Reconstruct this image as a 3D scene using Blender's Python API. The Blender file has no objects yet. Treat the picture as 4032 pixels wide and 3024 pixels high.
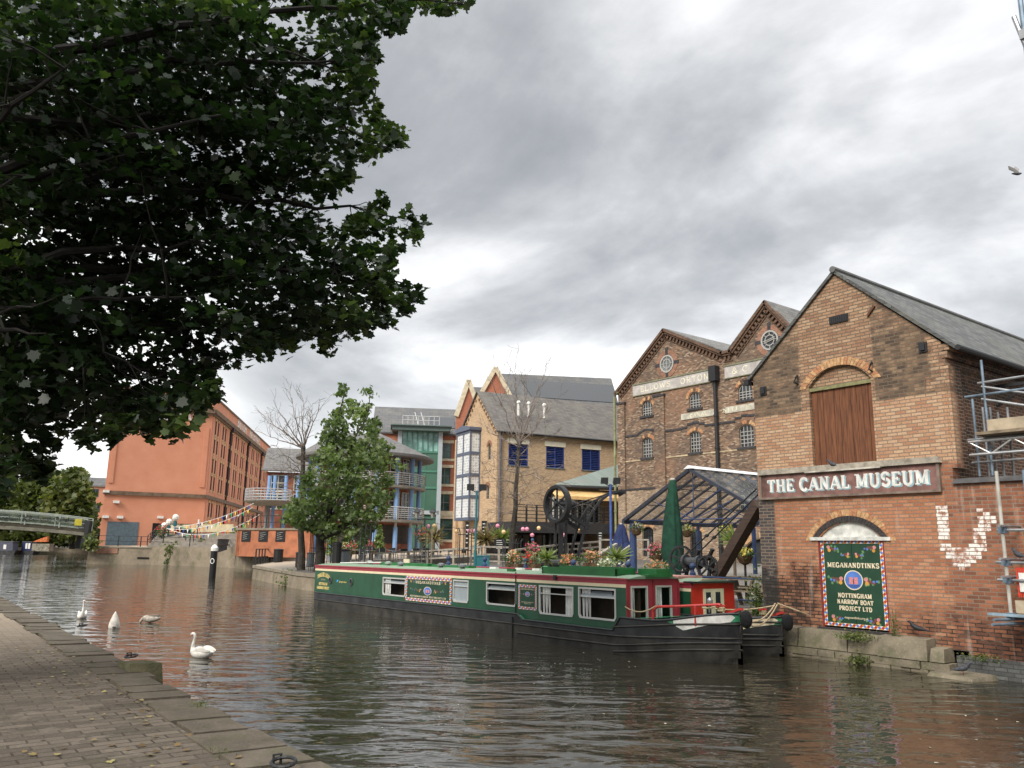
import bpy, bmesh, math, random
import numpy as np
from mathutils import Vector, Matrix
random.seed(7); RNG = np.random.default_rng(7)
scene = bpy.context.scene
COL = scene.collection
R_ = math.radians
V = Vector
# ------------------------------------------------------------------ camera
# x runs along the canal (towards the museum), y across it (towards the far quay), z up, water at z = 0
FOC, PCX, PCY, YC, ROLL, EYE, PS = 3200.0, 2016.0, 1512.0, 2160.0, 0.0145, 2.3, 4032/2212
TH = R_(36.8)
_ex = V((math.sin(TH), -math.cos(TH), 0)); _ey = V((math.cos(TH), math.sin(TH), 0))
_p = math.atan((YC-PCY)/FOC)
_f = V((0, math.cos(_p), math.sin(_p))); _r = V((1, 0, 0)); _u = _r.cross(_f)
_r2 = _r*math.cos(ROLL)+_u*math.sin(ROLL); _u2 = _u*math.cos(ROLL)-_r*math.sin(ROLL)
_to = lambda v: V((v.dot(_ex), v.dot(_ey), v.z))
FO, RI, UP = _to(_f), _to(_r2), _to(_u2)
CAM = V((0, 0, EYE))
cam = bpy.data.cameras.new('camera'); cam_ob = bpy.data.objects.new('camera', cam); COL.objects.link(cam_ob)
m3 = Matrix((RI, UP, -FO)).transposed()
cam_ob.matrix_world = Matrix.Translation(CAM) @ m3.to_4x4()
cam.sensor_width = 36; cam.lens = 36*FOC/4032; cam.clip_end = 3000; cam.clip_start = 0.05
scene.camera = cam_ob
# ------------------------------------------------------------------ world, sun, exposure
scene.view_settings.view_transform = 'Standard'; scene.view_settings.look = 'None'
scene.view_settings.exposure = .66; scene.view_settings.gamma = 1
SUN_EL, SUN_AZ = 38, 286
sd = V((math.cos(R_(SUN_EL))*math.cos(R_(SUN_AZ)), math.cos(R_(SUN_EL))*math.sin(R_(SUN_AZ)), math.sin(R_(SUN_EL))))
sl = bpy.data.lights.new('sun', 'SUN'); sl.energy = 2.6; sl.angle = R_(25); sl.color = (1, .95, .87)
so = bpy.data.objects.new('sun', sl); COL.objects.link(so); so.rotation_euler = sd.to_track_quat('Z', 'Y').to_euler()

class NG:
    """tiny node graph writer"""
    def __init__(s, tree): s.t = tree; s.n = tree.nodes; s.l = tree.links
    def put(s, sock, v):
        if v is None: return
        if hasattr(v, 'node'): s.l.new(v, sock)
        elif isinstance(v, (tuple, list)) and len(v) == 3 and sock.type == 'RGBA': sock.default_value = (*v, 1)
        else: sock.default_value = v
    def new(s, typ, ins=(), out=0, **kw):
        n = s.n.new(typ)
        for k, v in kw.items(): setattr(n, k, v)
        for k, v in (ins.items() if isinstance(ins, dict) else enumerate(ins)): s.put(n.inputs[k], v)
        return n.outputs[out]
    def m(s, op, a, b=None, c=None): return s.new('ShaderNodeMath', [a, b, c], operation=op)
    def mix(s, f, a, b, mode='MIX'):
        n = s.n.new('ShaderNodeMix'); n.data_type = 'RGBA'; n.blend_type = mode
        s.put(n.inputs[0], f); s.put(n.inputs[6], a); s.put(n.inputs[7], b); return n.outputs[2]
    def ramp(s, f, stops, interp='LINEAR'):
        n = s.n.new('ShaderNodeValToRGB'); e = n.color_ramp; e.interpolation = interp
        while len(e.elements) < len(stops): e.elements.new(.5)
        for el, (p, c) in zip(e.elements, stops): el.position = p; el.color = (*c, 1) if len(c) == 3 else c
        s.put(n.inputs[0], f); return n.outputs[0]
    def noise(s, v, sc, det=3, rough=.55, dist=0, out=0):
        return s.new('ShaderNodeTexNoise', {'Vector': v, 'Scale': sc, 'Detail': det, 'Roughness': rough, 'Distortion': dist}, out)
    def rng(s, v, a, b, c=0., d=1., smooth=True):
        n = s.n.new('ShaderNodeMapRange'); n.interpolation_type = 'SMOOTHSTEP' if smooth else 'LINEAR'; n.clamp = True
        for k, x in zip((0, 1, 2, 3, 4), (v, a, b, c, d)): s.put(n.inputs[k], x)
        return n.outputs[0]
    def vm(s, op, a, b=None, out=0):
        n = s.n.new('ShaderNodeVectorMath'); n.operation = op; s.put(n.inputs[0], a)
        if b is not None: s.put(n.inputs[3 if op == 'SCALE' else 1], b)
        return n.outputs[out]
    def sep(s, v):
        n = s.n.new('ShaderNodeSeparateXYZ'); s.put(n.inputs[0], v); return n.outputs
    def com(s, x, y, z=0.): return s.new('ShaderNodeCombineXYZ', [x, y, z])

world = bpy.data.worlds.new('World'); scene.world = world; world.use_nodes = True
g = NG(world.node_tree); g.n.clear()
gen = g.new('ShaderNodeTexCoord', out=0)
dx, dy, dz = g.sep(gen)
el = g.m('MAXIMUM', dz, 0.0)
pz = g.m('ADD', el, .27)
cv = g.com(g.m('DIVIDE', dx, pz), g.m('DIVIDE', dy, pz), 0)
cv = g.vm('ADD', cv, (-9, -9, 0))
n1 = g.noise(cv, 1.15, 9, .52, .35); n2 = g.noise(cv, 3.0, 8, .6, .3); n3 = g.noise(g.vm('ADD', cv, (7, 3, 0)), .33, 2, .5, 0)
nn = g.m('ADD', g.m('MULTIPLY', n1, .66), g.m('ADD', g.m('MULTIPLY', n2, .16), g.m('MULTIPLY', n3, .2)))
cl = g.ramp(nn, [(.39, (.245, .255, .27)), (.445, (.32, .33, .345)), (.49, (.43, .44, .45)), (.525, (.56, .565, .575)), (.57, (.74, .745, .75)), (.63, (1.0, 1.0, 1.0))])
low = g.rng(el, .0, .30)                                    # paler and smoother towards the horizon
cl = g.mix(g.m('MULTIPLY_ADD', low, -.55, .55), cl, (.60, .61, .62))
# the glow of the hidden sun at the left, low over the far end of the canal
gd = g.vm('DOT_PRODUCT', gen, tuple(V((-.985, .09, .13)).normalized()), 1)
cl = g.mix(g.m('MULTIPLY', g.rng(gd, .965, .999), .6), cl, (1.0, .99, .97))
zen = g.rng(el, .68, .97, 1.0, 4.6)                          # an overcast sky is brightest overhead
cl = g.mix(1.0, cl, g.com(zen, zen, zen), 'MULTIPLY')
sky = g.new('ShaderNodeTexSky', sky_type='NISHITA', sun_disc=False, sun_elevation=R_(SUN_EL), sun_rotation=R_(90-SUN_AZ))
skyc = g.mix(1.0, sky, (.10, .10, .10), 'MULTIPLY')
bgc = g.mix(.93, skyc, cl)
bg = g.new('ShaderNodeBackground', {'Color': bgc, 'Strength': 1.0})
g.l.new(bg, g.new('ShaderNodeOutputWorld').node.inputs[0]) if False else None
wo = g.n.new('ShaderNodeOutputWorld'); g.l.new(bg, wo.inputs[0])

# ------------------------------------------------------------------ projecting photo points to places in the scene
def ray(x, y): return FO + RI*((x*PS-PCX)/FOC) - UP*((y*PS-PCY)/FOC)
def onax(x, y, ax, v):
    d = ray(x, y); return CAM + d*((v-CAM[ax])/d[ax])
def fx(x, y, X): return onax(x, y, 0, X)
def fy(x, y, Y): return onax(x, y, 1, Y)
def gz(x, y, z=0.): return onax(x, y, 2, z)
_fh = V((FO.x, FO.y, 0)).normalized(); _rh = V((_fh.y, -_fh.x, 0))
def at(x, y, D):
    d = ray(x, y); return CAM + d*(D/d.dot(_fh))
def hd(a):   # horizontal direction a degrees right of the heading
    return _fh*math.cos(R_(a)) + _rh*math.sin(R_(a))
Z = V((0, 0, 1))
def CAMPX(P):   # photo position of a point, and its distance in front of the lens
    v = V(P)-CAM; z = v.dot(FO); zz = z if abs(z) > 1e-4 else 1e-4
    return (PCX+FOC*v.dot(RI)/zz)/PS, (PCY-FOC*v.dot(UP)/zz)/PS, z

# ------------------------------------------------------------------ objects
MAT = {}
def link(o, parent):
    COL.objects.link(o)
    if parent is not None: o.parent = parent; MAT[o.name] = MAT[parent.name]
    return o
def tag(o, label=None, cat=None, group=None, kind=None):
    if label: o['label'] = label
    if cat: o['category'] = cat
    if group: o['group'] = group
    if kind: o['kind'] = kind
    return o
def thing(name, label, cat, loc=(0, 0, 0), rz=0, group=None):
    o = bpy.data.objects.new(name, None); o.empty_display_size = .2; COL.objects.link(o)
    o.location = loc; o.rotation_euler = (0, 0, rz)
    MAT[o.name] = Matrix.Translation(V(loc)) @ Matrix.Rotation(rz, 4, 'Z')
    return tag(o, label, cat, group)
def dup(root, loc, rz=None, label=None, group=None):
    r = root.copy(); COL.objects.link(r); r.location = loc
    if rz is not None: r.rotation_euler = (0, 0, rz)
    if label: r['label'] = label
    if group: r['group'] = group
    for ch in list(root.children):
        c = ch.copy(); COL.objects.link(c); c.parent = r
        for gc in list(ch.children):
            d = gc.copy(); COL.objects.link(d); d.parent = c
    return r

class MB:
    def __init__(s): s.v = []; s.f = []; s.m = []; s.k = 0
    def add(s, vs, fs, k=None):
        o = len(s.v); s.v += [tuple(p) for p in vs]; s.f += [tuple(i+o for i in f) for f in fs]; s.m += [s.k if k is None else k]*len(fs)
    def hexa(s, p, k=None):   # p: 4 bottom, 4 top
        s.add(p, [(3, 2, 1, 0), (4, 5, 6, 7), (0, 1, 5, 4), (1, 2, 6, 5), (2, 3, 7, 6), (3, 0, 4, 7)], k); return s
    def box(s, x0, y0, z0, x1, y1, z1, k=None):
        return s.hexa([(x0, y0, z0), (x1, y0, z0), (x1, y1, z0), (x0, y1, z0), (x0, y0, z1), (x1, y0, z1), (x1, y1, z1), (x0, y1, z1)], k)
    def beam(s, a, b, w, h, up=Z, k=None):  # rectangular bar from a to b
        a, b = V(a), V(b); d = (b-a).normalized(); x = d.cross(up)
        x = (x.normalized() if x.length > 1e-5 else V((1, 0, 0))); y = x.cross(d)
        q = [x*(w/2)*i + y*(h/2)*j for i, j in ((-1, -1), (1, -1), (1, 1), (-1, 1))]
        return s.hexa([a+t for t in q]+[b+t for t in q], k)
    def poly(s, pts, k=None): s.add(pts, [tuple(range(len(pts)))], k); return s
    def prism(s, pts, vec, k=None):
        n = len(pts); vec = V(vec); t = [V(p)+vec for p in pts]
        s.add(list(pts)+t, [tuple(range(n))[::-1], tuple(range(n, 2*n))]+[(i, (i+1) % n, n+(i+1) % n, n+i) for i in range(n)], k); return s
    def tube(s, pts, r, n=6, k=None, caps=True):
        pts = [V(p) for p in pts]; rs = r if isinstance(r, (list, tuple)) else [r]*len(pts); vs = []; ref = None
        for i, p in enumerate(pts):
            d = (pts[min(i+1, len(pts)-1)]-pts[max(i-1, 0)])
            d = d.normalized() if d.length > 1e-7 else V((0, 0, 1))
            if ref is None: ref = V((0, 0, 1)) if abs(d.z) < .9 else V((1, 0, 0))
            x = d.cross(ref)
            if x.length < 1e-3: x = d.cross(V((.3, 1, .2)))
            x.normalize(); y = d.cross(x)
            vs += [p+(x*math.cos(2*math.pi*j/n)+y*math.sin(2*math.pi*j/n))*rs[i] for j in range(n)]
        fs = [(i*n+j, i*n+(j+1) % n, (i+1)*n+(j+1) % n, (i+1)*n+j) for i in range(len(pts)-1) for j in range(n)]
        if caps: fs += [tuple(range(n))[::-1], tuple(range((len(pts)-1)*n, len(pts)*n))]
        s.add(vs, fs, k); return s
    def lathe(s, prof, c=(0, 0, 0), n=12, k=None, axis=None):
        c = V(c); ax = V(axis).normalized() if axis else Z
        x = ax.cross(V((1, 0, 0)) if abs(ax.x) < .9 else V((0, 1, 0))).normalized(); y = ax.cross(x)
        vs = [c+ax*h+(x*math.cos(2*math.pi*j/n)+y*math.sin(2*math.pi*j/n))*r for r, h in prof for j in range(n)]
        fs = [(i*n+j, i*n+(j+1) % n, (i+1)*n+(j+1) % n, (i+1)*n+j) for i in range(len(prof)-1) for j in range(n)]
        fs += [tuple(range(n))[::-1], tuple(range((len(prof)-1)*n, len(prof)*n))]
        s.add(vs, fs, k); return s
    def ball(s, c, rx, ry=None, rz=None, n=8, k=None):
        ry = rx if ry is None else ry; rz = rx if rz is None else rz; c = V(c); m = max(4, n//2)
        vs = [c+V((rx*math.sin(math.pi*i/m)*math.cos(2*math.pi*j/n), ry*math.sin(math.pi*i/m)*math.sin(2*math.pi*j/n), rz*math.cos(math.pi*i/m))) for i in range(1, m) for j in range(n)]
        vs += [c+V((0, 0, rz)), c-V((0, 0, rz))]; t = (m-1)*n
        fs = [((i)*n+j, i*n+(j+1) % n, (i+1)*n+(j+1) % n, (i+1)*n+j) for i in range(m-2) for j in range(n)]
        fs = [f[::-1] for f in fs] + [(t, j, (j+1) % n) for j in range(n)] + [(t+1, (m-2)*n+(j+1) % n, (m-2)*n+j) for j in range(n)]
        s.add(vs, fs, k); return s
    def build(s, name, mats, parent=None, smooth=False, local=False, loc=None):
        me = bpy.data.meshes.new(name); vs = s.v
        if parent is not None and not local:
            iv = MAT[parent.name].inverted(); vs = [iv @ V(p) for p in vs]
        if parent is None and loc is not None: vs = [V(p)-V(loc) for p in vs]
        me.from_pydata([tuple(p) for p in vs], [], s.f)
        mats = mats if isinstance(mats, (list, tuple)) else [mats]
        for m in mats: me.materials.append(m)
        if len(mats) > 1: me.polygons.foreach_set('material_index', s.m)
        if smooth: me.polygons.foreach_set('use_smooth', [True]*len(me.polygons))
        me.update(); o = bpy.data.objects.new(name, me); link(o, parent)
        if parent is None:
            o.location = loc or (0, 0, 0); MAT[o.name] = Matrix.Translation(V(loc or (0, 0, 0)))
        return o

class Fac:
    """a facade plane through P0 and P1 (world points, horizontal run); s runs from P0 to P1, d is outwards"""
    def __init__(s, P0, P1, flip=False):
        s.P = V((P0[0], P0[1], 0)); e = V((P1[0]-P0[0], P1[1]-P0[1], 0)); s.L = e.length; s.e = e.normalized()
        s.n = V((s.e.y, -s.e.x, 0)); s.n = -s.n if flip else s.n
    def on(s, x, y):
        d = ray(x, y); t = (s.P-CAM).dot(s.n)/d.dot(s.n); p = CAM+d*t; return (p-s.P).dot(s.e), p.z
    def pt(s, a, z, d=0.): return s.P+s.e*a+s.n*d+Z*z
    def box(s, mb, a0, a1, z0, z1, d0, d1, k=None):
        mb.hexa([s.pt(a0, z0, d1), s.pt(a1, z0, d1), s.pt(a1, z0, d0), s.pt(a0, z0, d0), s.pt(a0, z1, d1), s.pt(a1, z1, d1), s.pt(a1, z1, d0), s.pt(a0, z1, d0)], k)
    def poly(s, mb, pts, d, k=None): mb.poly([s.pt(a, z, d) for a, z in pts], k)
    def slab(s, mb, pts, d0, d1, k=None): mb.prism([s.pt(a, z, d0) for a, z in pts], s.n*(d1-d0), k)
    def wall(s, mb, a0, a1, z0, z1, holes, depth=.2, k=None):
        """front skin with real openings; holes: (a0,a1,z0,z1[,rise of the arch at its top])"""
        As = sorted({a0, a1, *[h[0] for h in holes], *[h[1] for h in holes]}); Zs = sorted({z0, z1, *[h[2] for h in holes], *[h[3] for h in holes]})
        for i in range(len(As)-1):
            for j in range(len(Zs)-1):
                ca, cz = (As[i]+As[i+1])/2, (Zs[j]+Zs[j+1])/2
                if any(h[0] < ca < h[1] and h[2] < cz < h[3] for h in holes): continue
                mb.poly([s.pt(As[i], Zs[j]), s.pt(As[i+1], Zs[j]), s.pt(As[i+1], Zs[j+1]), s.pt(As[i], Zs[j+1])], k)
        for h in holes:
            b0, b1, y0, y1 = h[:4]; rise = h[4] if len(h) > 4 else 0
            if rise:
                arc = arch(b0, b1, y1-rise, rise); mid = len(arc)//2
                mb.poly([s.pt(*p) for p in [(b0, y1)]+arc[:mid+1][::1]] if False else [s.pt(b0, y1), *[s.pt(*p) for p in arc[:mid+1]]], k)
                mb.poly([*[s.pt(*p) for p in arc[mid:]], s.pt(b1, y1)], k)
                loop = [(b0, y0)]+arc+[(b1, y0)]
            else: loop = [(b0, y0), (b0, y1), (b1, y1), (b1, y0)]
            for p, q in zip(loop, loop[1:]+loop[:1]):
                mb.poly([s.pt(*p), s.pt(*q), s.pt(*q, -depth), s.pt(*p, -depth)], k)
def arch(b0, b1, spring, rise, n=10):
    """segmental arch points from (b0,spring) over the crown to (b1,spring)"""
    w = (b1-b0)/2; r = (w*w+rise*rise)/(2*rise); c = (b0+b1)/2; cz = spring+rise-r; a = math.asin(min(1, w/r))
    if rise > w: a = math.pi-a
    return [(c+r*math.sin(-a+2*a*i/n), cz+r*math.cos(-a+2*a*i/n)) for i in range(n+1)]

# ------------------------------------------------------------------ materials
def newmat(name):
    m = bpy.data.materials.new(name); m.use_nodes = True; g = NG(m.node_tree); b = g.n['Principled BSDF']; return m, g, b
MC = {}
def mat(name, col, rough=.6, var=.18, sc=4., metal=0., bump=0., bsc=None, spec=.4, det=4, streak=0.):
    if name in MC: return MC[name]
    m, g, b = newmat(name); co = g.new('ShaderNodeTexCoord', out=3)
    n = g.noise(co, sc, det, .6); c0 = tuple(max(0, c*(1-var*1.6)) for c in col); c1 = tuple(min(1, c*(1+var)) for c in col)
    c = g.ramp(n, [(.3, c0), (.7, c1)])
    if streak:
        sn = g.noise(g.vm('MULTIPLY', co, (6, 6, .5)), 1.0, 4, .6)
        c = g.mix(g.m('MULTIPLY', g.rng(sn, .5, .75), streak), c, tuple(x*.35 for x in col))
    g.put(b.inputs['Base Color'], c); b.inputs['Roughness'].default_value = rough; b.inputs['Metallic'].default_value = metal
    b.inputs['Specular IOR Level'].default_value = spec
    if bump:
        bn = g.new('ShaderNodeBump', {'Strength': bump, 'Distance': .02, 'Height': g.noise(co, bsc or sc*4, 4, .6)}); g.put(b.inputs['Normal'], bn)
    MC[name] = m; return m
def flat(name, col, rough=.5, metal=0., spec=.4): return mat(name, col, rough, .06, 3., metal, 0, spec=spec)

def brickcoord(g, dirs, pos='obj'):
    """(run along the wall, height): the run is the sum of the position along each wall direction"""
    co = g.new('ShaderNodeTexCoord', out=3) if pos == 'obj' else g.new('ShaderNodeNewGeometry', out=0)
    x, y, z = g.sep(co); u = None
    for d in dirs:
        t = g.m('ADD', g.m('MULTIPLY', x, d[0]), g.m('MULTIPLY', y, d[1])); u = t if u is None else g.m('ADD', u, t)
    return co, u, z
def bricktex(g, u, z, bw=.228, bh=.0765, mortar=.009, off=.5, sm=.1):
    v = g.com(u, z, 0)
    n = g.n.new('ShaderNodeTexBrick'); n.offset = off; n.squash = 1; g.put(n.inputs['Vector'], v)
    for k, val in (('Scale', 1.), ('Mortar Size', mortar), ('Mortar Smooth', sm), ('Bias', 0.), ('Brick Width', bw), ('Row Height', bh)): n.inputs[k].default_value = val
    n.inputs['Color1'].default_value = (0, 0, 0, 1); n.inputs['Color2'].default_value = (1, 1, 1, 1); n.inputs['Mortar'].default_value = (.5, .5, .5, 1)
    return n.outputs[0], n.outputs[1]
def brick(name, stops, mortar, dirs=((1, 0), (0, 1)), bw=.228, bh=.0765, ms=.009, soot=.35, ssc=.5, rough=.85, soot_col=(.035, .03, .026), bump=.5):
    if name in MC: return MC[name]
    m, g, b = newmat(name); co, u, z = brickcoord(g, dirs); t, f = bricktex(g, u, z, bw, bh, ms)
    c = g.ramp(t, stops); fine = g.noise(co, 28, 3, .6)
    c = g.mix(g.m('MULTIPLY', g.rng(fine, .35, .75), .45), c, (.05, .035, .025))
    c = g.mix(f, c, mortar)
    if soot:
        s1 = g.rng(g.noise(co, ssc, 6, .62), .45, .70); c = g.mix(g.m('MULTIPLY', s1, soot), c, soot_col)
    g.put(b.inputs['Base Color'], c); b.inputs['Roughness'].default_value = rough; b.inputs['Specular IOR Level'].default_value = .25
    if bump: g.put(b.inputs['Normal'], g.new('ShaderNodeBump', {'Strength': bump, 'Distance': .012, 'Height': g.m('SUBTRACT', g.m('MULTIPLY', fine, .35), f)}))
    MC[name] = m; return m
def slate(name, stops, dirs=((1, 0), (0, 1)), bw=.3, bh=.2, rough=.75):
    if name in MC: return MC[name]
    m, g, b = newmat(name); co, u, z = brickcoord(g, dirs); t, f = bricktex(g, u, z, bw, bh, .012)
    c = g.ramp(t, stops); c = g.mix(g.m('MULTIPLY', f, .75), c, (.03, .03, .032))
    c = g.mix(g.m('MULTIPLY', g.rng(g.noise(co, .7, 5, .6), .42, .7), .45), c, (.16, .15, .12))
    g.put(b.inputs['Base Color'], c); b.inputs['Roughness'].default_value = rough
    g.put(b.inputs['Normal'], g.new('ShaderNodeBump', {'Strength': .5, 'Distance': .02, 'Height': g.m('SUBTRACT', g.m('MULTIPLY', t, .5), f)}))
    MC[name] = m; return m
def stone(name, col, col2, sc=1.2, moss=.0, rough=.9, bump=.6):
    if name in MC: return MC[name]
    m, g, b = newmat(name); co = g.new('ShaderNodeNewGeometry', out=0)
    n = g.noise(co, sc, 8, .65); c = g.ramp(n, [(.3, col2), (.68, col)])
    sp = g.rng(g.noise(co, sc*18, 3, .6), .55, .72); c = g.mix(g.m('MULTIPLY', sp, .4), c, tuple(min(1, x*1.5) for x in col))
    if moss: c = g.mix(g.m('MULTIPLY', g.rng(g.noise(co, sc*1.7, 5, .6), .48, .64), moss), c, (.055, .07, .022))
    g.put(b.inputs['Base Color'], c); b.inputs['Roughness'].default_value = rough; b.inputs['Specular IOR Level'].default_value = .2
    g.put(b.inputs['Normal'], g.new('ShaderNodeBump', {'Strength': bump, 'Distance': .03, 'Height': g.noise(co, sc*9, 6, .65)}))
    MC[name] = m; return m
def wood(name, col, dark, rough=.8, axis=(1, 1, 12)):
    if name in MC: return MC[name]
    m, g, b = newmat(name); co = g.new('ShaderNodeTexCoord', out=3)
    n = g.noise(g.vm('MULTIPLY', co, axis), 2.2, 5, .6, .4); c = g.ramp(n, [(.32, dark), (.66, col)])
    g.put(b.inputs['Base Color'], c); b.inputs['Roughness'].default_value = rough; b.inputs['Specular IOR Level'].default_value = .25
    g.put(b.inputs['Normal'], g.new('ShaderNodeBump', {'Strength': .3, 'Distance': .01, 'Height': n})); MC[name] = m; return m
def glass(name, col=(.02, .025, .03), rough=.05, see=0.):
    if name in MC: return MC[name]
    m, g, b = newmat(name); co = g.new('ShaderNodeNewGeometry', out=0)
    g.put(b.inputs['Base Color'], g.ramp(g.noise(co, .9, 2, .5), [(.35, tuple(x*.5 for x in col)), (.65, tuple(min(1, x*1.5) for x in col))]))
    b.inputs['Roughness'].default_value = rough; b.inputs['Specular IOR Level'].default_value = .6
    if see:
        tr = g.new('ShaderNodeBsdfTransparent'); mx = g.new('ShaderNodeMixShader', [see, b.outputs[0], tr]); g.l.new(mx, g.n['Material Output'].inputs[0])
    MC[name] = m; return m
def leafmat(name, c0, c1, c2=None, trans=.3, rough=.5, spec=.35):
    if name in MC: return MC[name]
    m, g, b = newmat(name); a = g.new('ShaderNodeAttribute', attribute_name='rnd', out=2)
    c = g.ramp(a, [(0, c0), (.6, c1), (1, c2 or c1)])
    g.put(b.inputs['Base Color'], c); b.inputs['Roughness'].default_value = rough; b.inputs['Specular IOR Level'].default_value = spec
    tl = g.new('ShaderNodeBsdfTranslucent', {'Color': g.mix(1, c, (1.3, 1.5, .7), 'MULTIPLY')})
    g.l.new(g.new('ShaderNodeMixShader', [trans, b.outputs[0], tl]), g.n['Material Output'].inputs[0]); MC[name] = m; return m

LEAF = {'maple': np.array([(0, .02), (.26, -.04), (.33, .17), (.55, .30), (.42, .47), (.44, .72), (.24, .68), (.03, 1.0), (-.22, .70), (-.40, .76), (-.40, .48), (-.54, .27), (-.32, .16), (-.27, -.05)]),
        'oval': np.array([(0, 0), (.28, .3), (.24, .7), (0, 1), (-.24, .7), (-.28, .3)]),
        'clump': np.array([(0, 0), (.45, .1), (.3, .35), (.6, .6), (.2, .65), (0, 1), (-.25, .7), (-.6, .55), (-.3, .3), (-.4, .05)]),
        'blade': np.array([(-.06, 0), (.06, 0), (.05, .6), (0, 1), (-.05, .6)])}
def leaf_mesh(name, pos, size, mat_, parent=None, shape='oval', up=None, tilt=.8, droop=0., rnd=None, dirs=None):
    """one mesh of many small leaf faces at pos (N,3); size scalar or (N,)"""
    P = np.asarray(pos, float); N = len(P); T = LEAF[shape]; K = len(T)
    if parent is not None: P = P-np.array(MAT[parent.name].translation)
    nrm = RNG.normal(size=(N, 3))*tilt+np.array((0, 0, 1.0) if up is None else up); nrm /= np.linalg.norm(nrm, axis=1)[:, None]
    d = RNG.normal(size=(N, 3))*(1 if dirs is None else .45); d[:, 2] = d[:, 2]*.4-droop
    if dirs is not None: d += dirs
    d -= (d*nrm).sum(1)[:, None]*nrm; d /= np.linalg.norm(d, axis=1)[:, None]+1e-9; sx = np.cross(nrm, d)
    S = np.broadcast_to(np.asarray(size, float), (N,))*RNG.uniform(.7, 1.25, N)
    fold = (np.abs(T[:, 0])*.25)
    W = P[:, None, :]+S[:, None, None]*(T[None, :, 0, None]*sx[:, None, :]+T[None, :, 1, None]*d[:, None, :]+fold[None, :, None]*nrm[:, None, :])
    me = bpy.data.meshes.new(name); me.vertices.add(N*K); me.vertices.foreach_set('co', W.reshape(-1))
    me.loops.add(N*K); me.loops.foreach_set('vertex_index', np.arange(N*K, dtype=np.int32))
    me.polygons.add(N); me.polygons.foreach_set('loop_start', np.arange(0, N*K, K, dtype=np.int32)); me.polygons.foreach_set('loop_total', np.full(N, K, dtype=np.int32))
    me.update(calc_edges=True); me.validate()
    at_ = me.attributes.new('rnd', 'FLOAT', 'FACE'); at_.data.foreach_set('value', (RNG.random(N) if rnd is None else rnd).astype(np.float32))
    me.materials.append(mat_); o = bpy.data.objects.new(name, me); link(o, parent)
    if parent is None: MAT[o.name] = Matrix.Identity(4)
    return o

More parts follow.
